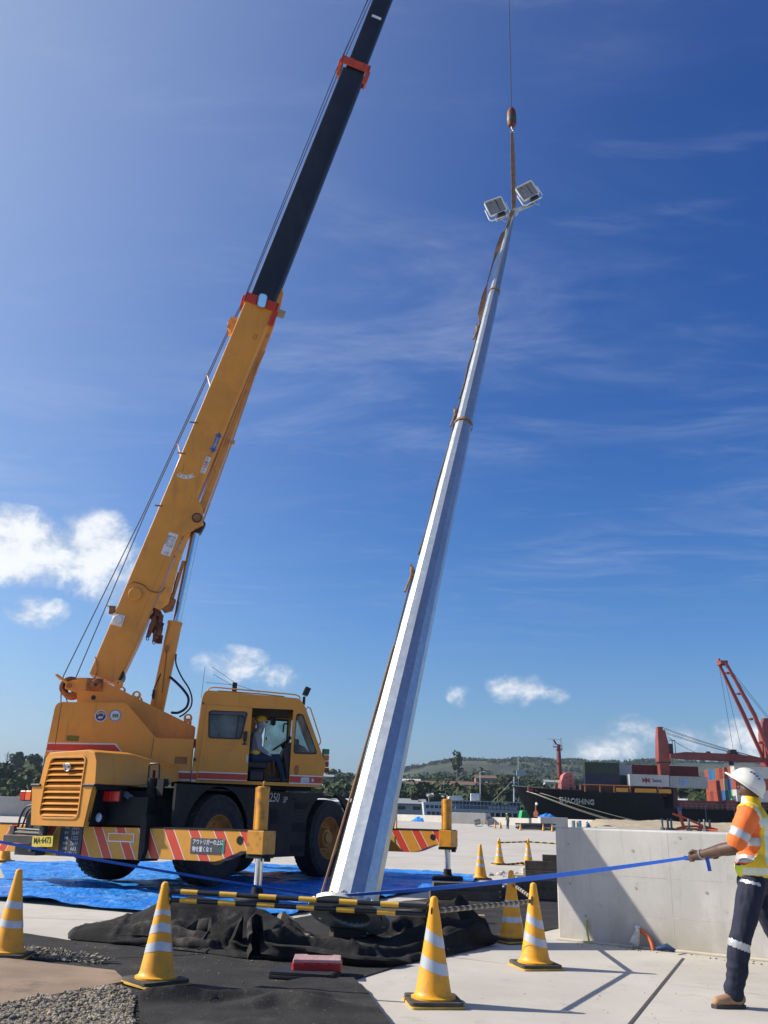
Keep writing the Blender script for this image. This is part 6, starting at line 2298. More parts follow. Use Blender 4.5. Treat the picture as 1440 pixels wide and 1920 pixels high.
def bar(p, q, lab, r=.0185, band=.145, gap=.185, ym=None, loops=True, sag=0.0):
    p, q = V3(p), V3(q)
    M = along(p, q)
    L = (q - p).length
    b = thing('cone_bar', lab, 'barrier bar', M, 'black and yellow barrier bars')
    mb = MB(); mb.tube([(0, 0, 0), (0, 0, L)], r, 14)
    P('bar_tube', mb, M_barb, b, M, smooth=40)
    z = .08
    while z < L - band * .6:
        mb = MB(); mb.tube([(0, 0, z), (0, 0, min(z + band, L - .02))], r + .0012, 14)
        P('yellow_band', mb, ym or M_bary, b, M, smooth=40)
        z += band + gap
    if loops:
        for zz_ in (0, L):
            mb = MB()
            c0 = V3((0, 0, zz_ + (-.05 if zz_ == 0 else .05)))
            mb.tube([c0 + V3((.0, .052 * cos(t * pi / 10), .052 * sin(t * pi / 10))) for t in range(20)], .008, 6, closed=True)
            P('end_ring', mb, M_ring, b, M)
    return b


cL, cC, cR, cB = V3((-1.70, 7.87, 0)), V3((.48, 7.50, 0)), V3((1.57, 9.37, 0)), V3((1.65, 11.35, 0))


def between(a, b, za, zb, off=.06):
    d = (b - a).normalized()
    return a + d * off + V3((0, 0, za)), b - d * off + V3((0, 0, zb))


p, q = between(cL, cC, .70, .672); bar(p, q, 'upper bar of the doubled pair between the two foreground cones')
p, q = between(cL, cC, .635, .615); bar(p, q, 'lower bar of the doubled pair between the two foreground cones', gap=.18)
p, q = between(cC, cR, .640, .585); bar(p, q, 'worn bar running from the middle foreground cone to the cone before the wall', band=.05, gap=.07, ym=M_baryd)
p, q = between(cR, cB, .60, .60); bar(p, q, 'short looking bar receding between the two cones at the wall corner', band=.1, gap=.1, ym=M_baryd)
bar((3.78, 28.2, .62), (4.62, 28.6, .655), 'bar across the tops of the two cones behind the timber stacks', band=.1, gap=.12, r=.02)
bar((4.70, 28.6, .655), (6.6, 28.2, .60), 'bar running from the far cone pair to behind the wall', band=.1, gap=.12, r=.02)
bar((3.95, 28.1, .02), (4.55, 28.6, .06), 'bar lying on the ground between the feet of the far cone pair', band=.1, gap=.1, r=.03, loops=False)
bar((1.0, 91.0, .62), (2.0, 91.3, .60), 'faint far bar in front of the concrete block beside the pole', band=.2, gap=.2, r=.03, loops=False)
bar((12.6, 119, .6), (14.4, 118, .6), 'far bar right of the lone tiny cone', band=.2, gap=.2, r=.03, loops=False)

# ------------------------------------------------------------------ blue webbing strap held by the worker, looped round the pole foot
M_strap = pm('blue_webbing', (.022, .13, .62), .55, var=.1, vscale=40)
strap = thing('webbing_strap', 'long blue webbing strap pulled tight between pole foot, worker and left edge', 'strap', T(-.2, 10.9, 0))


def strap_pts(A, B, n, tw0, tw1, sag):
    pts, ds = [], []
    for i in range(n + 1):
        t = i / n
        p_ = V3(A).lerp(V3(B), t) + V3((0, 0, -sag * 4 * t * (1 - t)))
        a = tw0 + (tw1 - tw0) * t
        pts.append(p_)
        ds.append((0, -sin(a) * .9, cos(a)))
    return pts, ds


mb = MB()
pts, ds = strap_pts((-.40, 10.30, .50), (2.67, 7.95, 1.075), 30, 1.05, .25, .035)
mb.ribbon(pts, [(.052 if i < 18 else .052 - .028 * (i - 18) / 12) for i in range(31)], ds, .0015)
P('right_run', mb, M_strap, strap, Matrix())
mb = MB()
pts, ds = strap_pts((-.45, 10.45, .47), (-3.95, 9.3, 1.02), 30, .8, .1, .02)
mb.ribbon(pts, [.028] * 31, ds, .0015)
P('left_run', mb, M_strap, strap, Matrix())
mb = MB()
pts, ds = strap_pts((2.62, 8.0, 1.065), (2.84, 7.92, 1.09), 6, .25, .2, .01)
mb.ribbon(pts, [.035] * 7, ds, .002)
mb.ribbon([(2.76, 7.85, 1.085), (2.765, 7.84, 1.04), (2.77, 7.83, .975)], .032, [(1, .1, .05)] * 3, .002)
P('hand_tail', mb, M_strap, strap, Matrix())

# ------------------------------------------------------------------ timber packing stacks on the black sheet
M_tim = pm('old_dark_timber', (.085, .068, .052), .9, var=.3, vscale=4, stretch=(1, .2, 1), dirt=(.17, .14, .11), damt=.5, dscale=3, bump=.3, bscale=20)
M_timp = pm('pale_new_timber', (.42, .31, .18), .8, var=.15, vscale=5)


def timber_stack(name, lab, M, items, mat=M_tim):
    s = thing('timber_stack', lab, 'timber stack', M)
    for (x0, x1, y0, y1, z0, z1, rz) in items:
        mb = MB(); mb.box(x0, x1, y0, y1, z0, z1)
        P('beam', mb, mat, s, M @ rot('Z', rz), bevel=.008)
    return s


timber_stack('a', 'dark timber beams stacked just in front of the far jack pad', T(1.50, 16.35, .012) @ rot('Z', .03), [(-.55, .62, -.32, -.07, 0, .15, 0), (-.5, .6, .0, .25, 0, .15, .04), (-.5, .66, -.30, -.06, .152, .27, .02), (-.35, .5, 0, .24, .152, .26, -.03)])
timber_stack('b', 'dark timber beams stacked against the left end of the wall', T(2.65, 16.9, .012) @ rot('Z', -.05), [(-.4, .95, -.2, .1, 0, .16, 0), (-.3, .95, .15, .4, 0, .16, 0), (-.25, .9, -.15, .1, .162, .30, .03)])
timber_stack('c', 'large weathered timber crate behind the cones at the wall corner', T(4.45, 21.6, 0) @ rot('Z', -.12), [(-1.0, 1.2, -.15, .15, 0, .22, 0), (-1.0, 1.2, -.12, .14, .222, .42, .01), (-.6, 1.2, -.1, .15, .422, .56, -.02), (-1.0, -.7, .2, 1.2, 0, .2, 0)])
mb = MB(); mb.box(-.35, .35, -.06, .06, 0, .05); mb.box(-.28, -.18, -.2, .2, .05, .12); mb.box(.1, .2, -.2, .2, .05, .12)
P('timber_offcut', mb, M_timp, None, T(.30, 12.1, .02) @ rot('Z', .25), bevel=.004, label='pale wedge of timber right behind the pole flange', cat='timber')
mb = MB(); mb.box(-.5, .5, -.05, .05, 0, .09)
P('timber_offcut', mb, M_timp, None, T(1.0, 12.9, .02) @ rot('Z', -.15), bevel=.004, label='pale timber batten lying behind the barrier bars', cat='timber')
mb = MB(); mb.box(-.9, .9, -.6, .6, 0, .03)
P('plank', mb, M_tim, None, T(.25, 14.2, .03) @ rot('Z', .5), bevel=.004, label='grey board lying flat behind the barrier bars beside the tarpaulin', cat='plank')
mb = MB()
stones(mb, 120, [(2.6, 23.0), (3.2, 22.4), (4.6, 23.6), (5.4, 26.5), (4.6, 26.5), (3.3, 24.5)], .02, .11, lambda x, y: 0)
P('rubble', mb, pm('pale_rubble', (.48, .45, .40), .9, var=.2), None, kind='stuff', label='pale broken concrete rubble beside the weathered timber crate', fixn=False)
mb = MB(); mb.prism([(-.45, -.12), (.5, -.25), (.55, .1), (.1, .25), (-.4, .15)], 2, 0, .05)
P('broken_slab', mb, M_conc, None, T(3.75, 22.7, .01), bevel=.01, label='flat broken piece of pale concrete in front of the timber crate', cat='slab')
mb = MB()
mb.lathe([(.10, -.05), (.12, 0), (.10, .05)], 16, T(0, 0, .12) @ rot('X', radians(80)))
mb.box(-.25, .25, -.05, .05, 0, .06)
P('wheel_fitting', mb, M_dkgrey, None, T(5.0, 21.5, .57), label='small dark wheel fitting on top of the timber crate by the wall', cat='fitting')
# ------------------------------------------------------------------ far side of the quay
def wall_px(name, lab, pts, h, th, mat=None, z=0.0):
    pass


M_conc2 = pm('far_wall_concrete', (.46, .44, .40), .88, var=.08, vscale=.4, dirt=(.3, .27, .22), damt=.4, dscale=.3)


def low_wall(lab, a, b, h, th):
    a, b = V3((*a, 0)), V3((*b, 0))
    M = frame(a, (b - a).normalized(), V3((-(b - a).normalized().y, (b - a).normalized().x, 0)), (0, 0, 1))
    mb = MB(); mb.box(0, (b - a).length, 0, th, 0, h)
    return P('quay_wall', mb, M_conc2, None, M, label=lab, cat='quay wall', bevel=.03)


low_wall('long low concrete quay wall in the distance below the ferry', (1.5, 197), (26.3, 160), 1.25, .8)
low_wall('low concrete quay wall stretching behind the crane', (-150, 150), (-22, 196), 1.2, .8)
low_wall('distant quay wall running behind the right end of the sand', (26.6, 159), (34, 146), 1.3, .8)


def blk(lab, x, y, w, d, h, rz=0.0, mat=None):
    mb = MB(); mb.box(-w / 2, w / 2, -d / 2, d / 2, 0, h)
    return P('concrete_block', mb, mat or M_conc2, None, T(x, y, 0) @ rot('Z', rz), label=lab, cat='concrete block', bevel=.04)


blk('grey concrete block right beside the leaning pole at the far slab', .5, 93, 3.4, 2.5, 2.55)
blk('far concrete block in front of the quay wall left of the ferry mast', 17.3, 170, 6.6, 5, 1.9, -.3)
blk('concrete block behind the scaffold bar pile, topped with a blue cover', 20.9, 110, 3.2, 2, 1.46, -.03)
blk('pale block at the left edge beyond the striped beam', -38.5, 97, 5.4, 3, 1.9, .0)
blk('low concrete slab block far behind the engine hood', -31.5, 97, 4.4, 3, 1.7)
mb = MB(); mb.lathe([(.35, 0), (.32, 3.6), (.3, 3.7)], 16)
P('marker_post', mb, M_post, None, T(.65, 94, 2.55) @ Matrix.Diagonal((.7, .7, .85, 1)), smooth=40, label='yellow post standing on the concrete block beside the leaning pole', cat='post')


def heap(name, lab, cat, x, y, wx, wy, h, mat, seed, M0=None, z=0.0):
    poly = [(wx * cos(t * pi / 12) * (1 + .18 * nz(cos(t), sin(t), seed)), wy * sin(t * pi / 12)) for t in range(24)]
    st = min(wx, wy) / 9
    def f(a, b):
        r = min(1, hypot(a / wx, b / wy))
        return h * (1 - r ** 2.2) * (.75 + .5 * nz(a / wx * 2, b / wy * 2, seed)) + .06 * h * nz(a, b, seed + 3, 5 / wx)
    return P(name, clip_grid(poly, st, f), mat, None, T(x, y, z), smooth=60, label=lab, cat=cat)


heap('blue_cover', 'small blue tarpaulin heap on the slab against the far quay wall', 'tarpaulin', 9.4, 186, 2.3, 1.3, 1.35, M_tarp, 3)
heap('blue_cover', 'blue cover lying on top of the far concrete block', 'tarpaulin', 20.2, 109.8, 1.1, .6, .45, M_tarp, 6, z=1.46)
M_sand = pm('heaped_sand', (.40, .33, .22), .95, var=.15, vscale=.8, bump=.6, bscale=4, bdist=.2)
mb = clip_grid([(26.0, 118), (29, 107), (45, 103), (60, 104), (75, 107), (80, 126), (60, 134), (42, 134), (31, 130)], .9,
               lambda x, y: 1.5 * min(1, max(0, min((x - 25.8) / 4.5, (y - 102.5) / 22, (134.5 - y) / 4))) ** .7 * (.9 + .22 * nz(x, y, 4, .22)) + .12 * nz(x, y, 7, 1.1))
P('sand_heap', mb, M_sand, None, smooth=60, label='long heap of pale brown sand behind the concrete wall below the ship', cat='sand heap')
# pile of scaffold bars, lamp heads, buckets and workers
pl_ = thing('scaffold_pile', 'long low pile of dark steel scaffold bars between far cones', 'scaffold pile', T(17.9, 106, 0) @ rot('Z', -.12))
rp = random.Random(3)
for k in range(16):
    mb = MB()
    z_ = .15 + .10 * (k % 6)
    mb.tube([(-1.8 + rp.uniform(-.2, .5), rp.uniform(-.8, .8), z_), (2.3 + rp.uniform(-.5, .3), rp.uniform(-.8, .8), z_ + rp.uniform(-.05, .1))], .10, 6)
    P('steel_bar', mb, M_dkgrey if k % 3 else M_galvd, pl_)
for k, (x, y, lab) in enumerate(((14.2, 128, 'left one of two grey lamp heads lying far out on the slab'), (15.95, 128, 'right one of two grey lamp heads, beside the standing man'))):
    f = thing('spare_floodlight', lab, 'floodlight', T(x, y, 0), 'spare grey lamp heads on the far slab')
    mb = MB(); mb.box(-.5, .4, -.1, .15, .25, 1.0, rot('Y', -.25))
    P('lamp_body', mb, M_grey, f, bevel=.05)
    mb = MB(); mb.tube([(-.6, 0, .4), (-.4, 0, .05), (.4, 0, .05), (.6, 0, .35)], .05, 6)
    P('bracket', mb, M_steel, f)
for (x, lab) in ((24.1, 'left one of two pale drums by the far block'), (24.85, 'right one of two pale drums by the far block')):
    mb = MB(); mb.lathe([(.30, 0), (.31, .3), (.29, .32), (.31, .34), (.30, 1.15), (.27, 1.18), (.0001, 1.18)], 18, caps=False)
    P('drum', mb, pm('pale_blue_drum', (.30, .38, .38), .5) if 'pale_blue_drum' not in bpy.data.materials else bpy.data.materials['pale_blue_drum'], None, T(x, 114, 0), smooth=35, label=lab, cat='drum', group='pale drums by the far block')

# ------------------------------------------------------------------ cargo ship (bow to the left), beam Y 215..235, water at -2.6
SH = T(0, 0, 0)
ship = thing('cargo_ship', 'black hulled cargo ship with red deck cranes lying alongside the quay', 'cargo ship', T(60, 225, -2.6))


def hull_extra(g, vec, c):
    n = g.noise(g.scaled(vec, (1, 1, .35)), .35, 7, .7)
    c = g.mix(g.m('MULTIPLY', g.step(n, .5, .7), .6), c, (0.010, 0.010, 0.012))
    n2 = g.noise(g.scaled(vec, (1, 1, .12), (5, 2, 0)), .9, 7, .75)
    return g.mix(g.m('MULTIPLY', g.step(n2, .60, .72), .5), c, (0.03, 0.018, 0.015))


M_hull = pm('ship_black_hull', (0.003, 0.0045, 0.008), .7, var=.3, vscale=.3, spec=.2, extra=hull_extra)
M_shred = pm('ship_red_steel', (0.17, 0.036, 0.032), .6, var=.2, vscale=.4, dirt=(.14, .05, .04), damt=.5, dscale=.5)
M_shcr = pm('shaded_red_crane_paint', (0.24, 0.055, 0.048), .6, var=.12, vscale=.5, dirt=(.2, .06, .05), damt=.5, dscale=.7)  # darker copy of the red, shade on the crane fronts put into colour
M_shpink = pm('lit_red_deckhouse', (0.42, 0.12, 0.11), .6, var=.1, vscale=.5, dirt=(.3, .09, .07), damt=.4, dscale=.7)  # pinker copy of the red, sunlight on the deckhouse put into colour
M_shdk = pm('ship_dark_deck', (.07, .028, .024), .8, var=.3)
STN = [0, .4, 1.2, 2.6, 5, 8, 12, 17, 24, 33, 33.6, 40, 60, 90, 130]
ZL = [-1.0, .6, 2.0, 4.0, 6.0, 8.0, 10.2]      # above water


def hull_half(s, z):
    zz_ = (z + 1) / 11.2
    start = 6.2 * (1 - zz_) ** .8          # raked stem
    q = max(0, s - start)
    flare = .55 + .45 * zz_
    return 10.2 * (1 - exp(-q / (6.5 + 5 * (1 - zz_)))) * (flare + (1 - flare) * min(1, q / 26))


vs, fs = [], []
nz_ = len(ZL)
for s in STN:
    for sg in (-1, 1):
        for i, z in enumerate(ZL):
            deck = 10.3 + .8 * max(0, 1 - s / 14) ** 2 - (.25 if s > 20 else 0)
            if s >= 33.6: deck = 6.9
            elif s > 30: deck = 9.9
            zt = z / ZL[-1] * deck if z > 0 else z
            start = 6.2 * (1 - (min(zt, 11) + 1) / 11.2) ** .8 if zt < 10.2 else 0
            xx = max(s, start)
            vs.append((33.4 + xx, 225 + sg * hull_half(xx, min(zt, 10.2)), -2.6 + zt))
ring = 2 * nz_
for j in range(len(STN) - 1):
    for sg in (0, 1):
        for i in range(nz_ - 1):
            a = j * ring + sg * nz_ + i
            fs.append((a, a + 1, a + 1 + ring, a + ring))
    fs.append((j * ring + nz_ - 1, j * ring + 2 * nz_ - 1, (j + 1) * ring + 2 * nz_ - 1, (j + 1) * ring + nz_ - 1))
fs.append(tuple(range((len(STN) - 1) * ring, (len(STN) - 1) * ring + nz_)) + tuple(range(len(STN) * ring - 1, (len(STN) - 1) * ring + nz_ - 1, -1)))
mb = MB(); mb.add(vs, fs)
hull = P('hull', mb, M_hull, ship, Matrix(), smooth=35)


def sbox(name, x0, x1, y0, y1, z0, z1, mat, parent=ship, **kw):
    mb = MB(); mb.box(x0, x1, y0, y1, z0, z1)
    return P(name, mb, mat, parent, Matrix(), **kw)


def rt_(px):      # sight-line ratio x / y for a column of the photograph near the horizon
    return (px - 720) / 1660.0 * 1.040 + .0005


def zt_(py, px, Y):   # height of a pixel row at distance Y
    v = (960 - py) / 1660.0
    u = (px - 720) / 1660.0
    d = CR * u + CU * v + CF
    return 1.35 + d.z / d.y * Y


# name on the bow
hw = hull_half(9 + 5, 7.5)
Mn = frame((V3((46.0, 225 - hull_half(12.5, 7.4) - .18, 4.95))), (.9995, -.085, 0), (-.0, -.17, .985), (0, -1, -.17))
ya_, yb_ = 225 - hull_half(10.6, 7.2), 225 - hull_half(16.9, 7.2)
nx_ = V3((6.3, yb_ - ya_, 0)).normalized()
yc_, yd_ = 225 - hull_half(13.5, 6.2), 225 - hull_half(13.5, 8.2)
ny_ = V3((0, yd_ - yc_, 2.0)).normalized()
Mn = frame((46.9, 225 - hull_half(13.5, 7.4) - .95, 5.25), nx_, ny_, nx_.cross(ny_))
text_mesh('SHAOSHING', 1.72, pm('ship_name_paint', (.36, .37, .38), .6), Mn, hull, 'ship_name', ext=.16, bold=.045, sx=.83)
# bulwark edge, deck gear
mb = MB()
pts = []
for i in range(26):
    s = 32 * i / 25
    deck = 10.3 + .8 * max(0, 1 - s / 14) ** 2 - (.25 if s > 20 else 0)
    pts.append((33.4 + s, 225 - hull_half(s, 10.2) - .05, -2.6 + deck + .05))
mb.tube(pts, .10, 5)
P('gunwale_rail', mb, M_hose, hull, Matrix())
mb = MB()
for (x0, z0, x1, z1) in ((36.0, 7.3, 56.5, .2), (36.3, 7.3, 58.5, .0), (38.3, 7.2, 62.5, .4)):
    n = 14
    mb.tube([(x0 + (x1 - x0) * i / n, 221.5 - 15.5 * (i / n) ** .5 * 1.0 - .0, z0 + (z1 - z0) * (i / n) ** .95 - .5 * sin(pi * i / n)) for i in range(n + 1)], .05, 5)
P('mooring_line', mb, pm('pale_mooring_rope', (.42, .39, .31), .8), ship, Matrix())
mb = MB()
mb.prism([(-.6, 0), (.5, 0), (.65, 1.0), (.1, 1.6), (.1, 3.2), (-.1, 3.2), (-.15, 1.6), (-.7, .9)], 1, -.2, .2)
ax_ = 33.4 + 3.5
P('anchor', mb, pm('rusty_anchor', (.26, .09, .045), .8, var=.3), hull, T(ax_ + 1.5, 225 - hull_half(5.1, 6) - .4, 1.55) @ rot('Z', -.7))
mb = MB(); mb.lathe([(.3, -.1), (.34, .2), (.22, .25)], 14, rot('X', radians(90)))
P('hawse_pipe', mb, M_white, hull, T(ax_ + 1.6, 225 - hull_half(5.2, 7.1) - .1, 4.5) @ rot('Z', -.7))
# deckhouse, mast with radar
mb = MB()
mb.prism([(43.9, 7.3), (43.9, 9.6), (44.5, 11.2), (45.2, 11.8), (46.7, 11.9), (47.4, 7.3)], 1, 219, 222.5)
dk = P('forecastle_house', mb, M_shpink, ship, Matrix(), bevel=.04)
for (x, z) in ((46.1, 10.9), (46.1, 9.9), (46.1, 8.9), (45.2, 10.6)):
    mb = MB(); mb.box(x - .12, x + .12, 218.93, 219.0, z - .18, z + .18)
    P('port_light', mb, M_ink, dk, Matrix())
mb = MB(); mb.box(45.9, 46.5, 218.93, 219, 7.5, 8.4)
P('house_door', mb, M_ink, dk, Matrix())
mb = MB()
for x in (42.3, 43.6):
    for z in (8.3, 10.2):
        mb.tube([(x, 219, 7.4), (x, 219, 10.6)], .08, 4)
mb.tube([(42.3, 219, 10.6), (43.6, 219, 10.6)], .08, 4)
mb.tube([(42.3, 219, 9.2), (43.6, 219, 9.2)], .08, 4)
P('yellow_frame', mb, M_post, ship, Matrix())
mb = MB()
mb.lathe([(.62, 11.0), (.52, 14.5), (.42, 18.0), (.40, 18.6)], 12, T(44.6, 224, 0) @ Matrix.Shear('XY', 4, (0, 0)))
mb.box(43.9, 45.4, 223.3, 224.7, 17.2, 17.35)
mb.box(43.2, 44.6, 223.3, 224.7, 17.9, 18.05)
mb.tube([(43.3, 223.4, 18.9), (43.3, 223.4, 17.9), (43.3, 224.6, 17.9)], .05, 4)
mb.tube([(45.3, 223.4, 17.3), (45.4, 223.4, 18.3), (44.2, 223.4, 18.3)], .06, 4)
mb.tube([(44.1, 224, 18.5), (43.4, 224, 19.6)], .22, 8)
mb.tube([(45.2, 224, 17.3), (45.2, 224, 20.2)], .08, 5)
mb.box(43.8, 44.2, 223.6, 224, 14.0, 14.3)
mb.tube([(43.9, 223.3, 11), (43.95, 223.3, 17.5)], .05, 4)
ms = P('signal_mast', mb, M_shred, ship, Matrix(), smooth=40)
mb = MB(); mb.box(-1.6, 1.6, -.1, .1, 0, .18, T(43.2, 224, 19.7) @ rot('Y', .02))
P('radar_scanner', mb, M_white, ms, Matrix())
# deck clutter and hatch coamings
sbox('hatch_coaming', 48, 69.5, 216.5, 233, 7.4, 8.9, M_shdk)
sbox('hatch_coaming', 70, 100, 216.0, 233, 4.3, 6.2, M_shred)
sbox('hatch_coaming', 69.2, 70.2, 215.5, 234, 4.3, 9.0, M_shdk)
rs_ = random.Random(2)
mb = MB()
for k in range(9):
    x = 36 + k * .9 + rs_.uniform(-.2, .2)
    mb.box(x, x + .7, 220, 221, 7.3, 7.9 + rs_.uniform(0, .5))
P('windlass', mb, M_shred, ship, Matrix(), bevel=.05)
for (x0, x1) in ((56.0, 58.6), (60.3, 65.2), (65.8, 68.6)):
    sbox('yellow_lashing_box', x0, x1, 214.9, 215.4, 7.6, 8.5, M_post)
mb = MB()
for x in (48.5, 52, 55.3, 59, 65.5):
    mb.box(x, x + .3, 215, 215.3, 7.4, 9.0)
mb.tube([(48, 215.1, 9.0), (60, 215.1, 9.0)], .12, 4)
P('deck_frame', mb, M_dirtyor, ship, Matrix())
mb = MB()
for k in range(30):
    x = 70.5 + k * 1.2
    mb.tube([(x, 214.6, 4.3), (x, 214.6, 5.5)], .04, 4)
for z in (4.9, 5.5):
    mb.tube([(70.5, 214.6, z), (106, 214.6, z)], .035, 4)
P('side_railing', mb, M_grey, ship, Matrix())
sbox('rail_house', 81, 83.5, 214.6, 216, 4.3, 6.5, M_shred)
for x in (76.0, 82.6, 88.0):
    mb = MB(); mb.tube([(x, 214.2, -.5), (x, 214.2, 5.2)], .05, 4)
    P('boarding_pole', mb, M_grey, ship, Matrix())


# deck cranes
def deck_crane(nm_x, zt, half=1.25):
    mb = MB()
    vs = []
    for (z, h) in ((7.0, half * .80), (14.6, half * .95), (15.0, half * 1.15), (zt - 3, half), (zt, half * .72)):
        for (sx, sy) in ((-1, -1), (1, -1), (1, 1), (-1, 1)):
            vs.append((nm_x + sx * h + (-.15 if z > 20 else 0), 221 + sy * h, z))
    fs = [(0, 1, 2, 3), (16, 19, 18, 17)]
    for i in range(4):
        for k in range(4):
            fs.append((i * 4 + k, i * 4 + (k + 1) % 4, (i + 1) * 4 + (k + 1) % 4, (i + 1) * 4 + k))
    mb.add(vs, fs)
    mb.box(nm_x - 1.0, nm_x + .3, 220.2, 221.8, zt, zt + .8)
    return mb


c1 = P('crane_post', deck_crane(69.1, 22.4), M_shcr, ship, Matrix(), bevel=.05)
mb = MB()
mb.box(70.3, 71.9, 219.4, 220.6, 16.6, 17.0)
mb.tube([(70.4, 219.5, 20.0), (71.8, 219.5, 20.0)], .08, 4)
mb.tube([(71.8, 219.5, 17.0), (71.8, 219.5, 20.0)], .08, 4)
mb.tube([(71.2, 219.5, 17.0), (71.2, 219.5, 20.0)], .08, 4)
mb.box(70.4, 71.2, 219.6, 220.4, 17.0, 19.2)
mb.box(67.6, 70.6, 219.6, 222.4, 14.7, 15.0)
P('operator_cage', mb, M_ink, c1, Matrix())
mb = MB()
zz0, zz1 = 16.1, 15.9
vs = []
for (x, z, h) in ((70.2, 16.3, .5), (74, 16.45, .85), (86, 16.3, .85), (93.5, 15.9, .45)):
    for (sy, sz) in ((-1, -1), (1, -1), (1, 1), (-1, 1)):
        vs.append((x, 219.3 + sy * .8, z + sz * h))
fs = [(0, 1, 2, 3), (12, 15, 14, 13)]
for i in range(3):
    for k in range(4):
        fs.append((i * 4 + k, i * 4 + (k + 1) % 4, (i + 1) * 4 + (k + 1) % 4, (i + 1) * 4 + k))
mb.add(vs, fs)
P('crane_jib', mb, M_shred, c1, Matrix())
mb = MB()
for (x, s) in ((79.6, .5), (84.9, .9), (86.3, .5)):
    mb.lathe([(.3 * s + .1, 0), (.75 * s + .2, .2), (.7 * s + .2, .9 * s), (.3, 1.1 * s)], 10, T(x, 219.3, 17.1))
mb.box(84.4, 85.4, 219, 219.6, 14.6, 15.6)
P('jib_fitting', mb, M_ink, c1, Matrix())
mb = MB()
for (x0, z0, x1, z1) in ((69.4, 23.0, 93.3, 16.3), (69.6, 22.6, 93.3, 16.2), (69.8, 22.0, 93.0, 16.1), (70.3, 21.5, 92.5, 16.2), (70.5, 20.8, 78.0, 16.9)):
    n = 8
    mb.tube([(x0 + (x1 - x0) * i / n, 220.2, z0 + (z1 - z0) * i / n - .35 * sin(pi * i / n)) for i in range(n + 1)], .055, 4)
P('crane_wire', mb, M_wire, c1, Matrix())
c2 = P('crane_post', deck_crane(95.2, 25.2, 1.6), M_shcr, ship, Matrix(), bevel=.05)
mb = MB()
for sy in (-.95, .95):
    vs = []
    for (x, z, h) in ((94.2, 14.5, .42), (90.2, 26.6, .55), (84.9, 39.0, .34)):
        for (sx, s2) in ((-1, -1), (1, -1), (1, 1), (-1, 1)):
            vs.append((x + sx * h * .75 + -sy * (.35 + .4 * (z > 20) * (z < 30)), 219 + sy * 1.6 + s2 * .3, z + sx * h * .3 + sy * .25))
    fs = [(0, 1, 2, 3), (8, 11, 10, 9)]
    for i in range(2):
        for k in range(4):
            fs.append((i * 4 + k, i * 4 + (k + 1) % 4, (i + 1) * 4 + (k + 1) % 4, (i + 1) * 4 + k))
    mb.add(vs, fs)
for (x, z) in ((92.3, 20), (90.6, 25.5), (88.2, 31.5), (86.0, 36.5)):
    mb.tube([(x - .9, 217.6, z - .2), (x + .9, 220.4, z + .2)], .3, 6)
mb.box(84.0, 85.8, 217.6, 220.4, 38.5, 39.4)
mb.box(83.9, 84.3, 218.5, 219.5, 39.3, 40.0)
P('raised_jib', mb, M_shcr, c2, Matrix())
mb = MB()
for (a, b) in (((84.3, 40), (95, 25.4)), ((85.2, 39.6), (95.6, 25.2)), ((84.0, 39.3), (85.6, 18.0)), ((84.6, 39.3), (87.6, 18.2))):
    mb.tube([(a[0], 219, a[1]), (b[0], 219, b[1])], .05, 4)
mb.box(84.9, 86.2, 218.6, 219.4, 17.4, 18.2)
P('crane_wire', mb, M_wire, c2, Matrix())

# ------------------------------------------------------------------ containers on the ship
CM = {}


def cmat(nm_, col):
    if nm_ not in CM:
        CM[nm_] = pm('container_' + nm_, col, .55, var=.08, vscale=.5, dirt=tuple(q * .5 for q in col), damt=.4, dscale=.6)
    return CM[nm_]


def container(x, y, z, L, col, nm_, lab, text=None, tcol=None, detail=True):
    M = T(x, y, z)
    c = thing('shipping_container', lab, 'container', M, 'containers on the cargo ship')
    mb = MB()
    # corrugated near side
    n = int(L / .28)
    pr = [(0.1, .0)]
    for k in range(n):
        xa = .12 + (L - .24) * k / n
        st = (L - .24) / n
        pr += [(xa + st * .1, 0), (xa + st * .35, .06), (xa + st * .65, .06), (xa + st * .9, 0)]
    pr += [(L - .1, 0)]
    prof_ = [(p[0], p[1] + .03) for p in pr] + [(L - .1, 2.4), (.1, 2.4)]
    mb.prism(prof_, 2, .1, 2.48)
    P('corrugated_body', mb, cmat(nm_, col), c, M)
    mb = MB()
    for zz_ in (0, 2.46):
        mb.box(0, L, 0, .1, zz_, zz_ + .13); mb.box(0, L, 2.34, 2.44, zz_, zz_ + .13)
        mb.box(0, .1, .1, 2.34, zz_, zz_ + .13); mb.box(L - .1, L, .1, 2.34, zz_, zz_ + .13)
    for xx in (0, L - .1):
        mb.box(xx, xx + .1, 0, .12, .13, 2.46); mb.box(xx, xx + .1, 2.32, 2.44, .13, 2.46)
    P('corner_frame', mb, cmat(nm_, col), c, M)
    mb = MB(); mb.box(-.012, .02, .13, 1.2, .15, 2.44); mb.box(-.012, .02, 1.24, 2.31, .15, 2.44)
    for yy in (.45, .9, 1.55, 2.0):
        mb.tube([(-.04, yy, .15), (-.04, yy, 2.44)], .03, 4)
    P('door', mb, cmat(nm_, col), c, M)
    if text:
        text_mesh(text, 1.0, pm('container_print', tcol, .5), M @ frame((L * .6, -.02, 1.3), (1, 0, 0), (0, 0, 1), (0, -1, 0)), c, 'container_lettering', ext=.02, sx=.85)
    return c


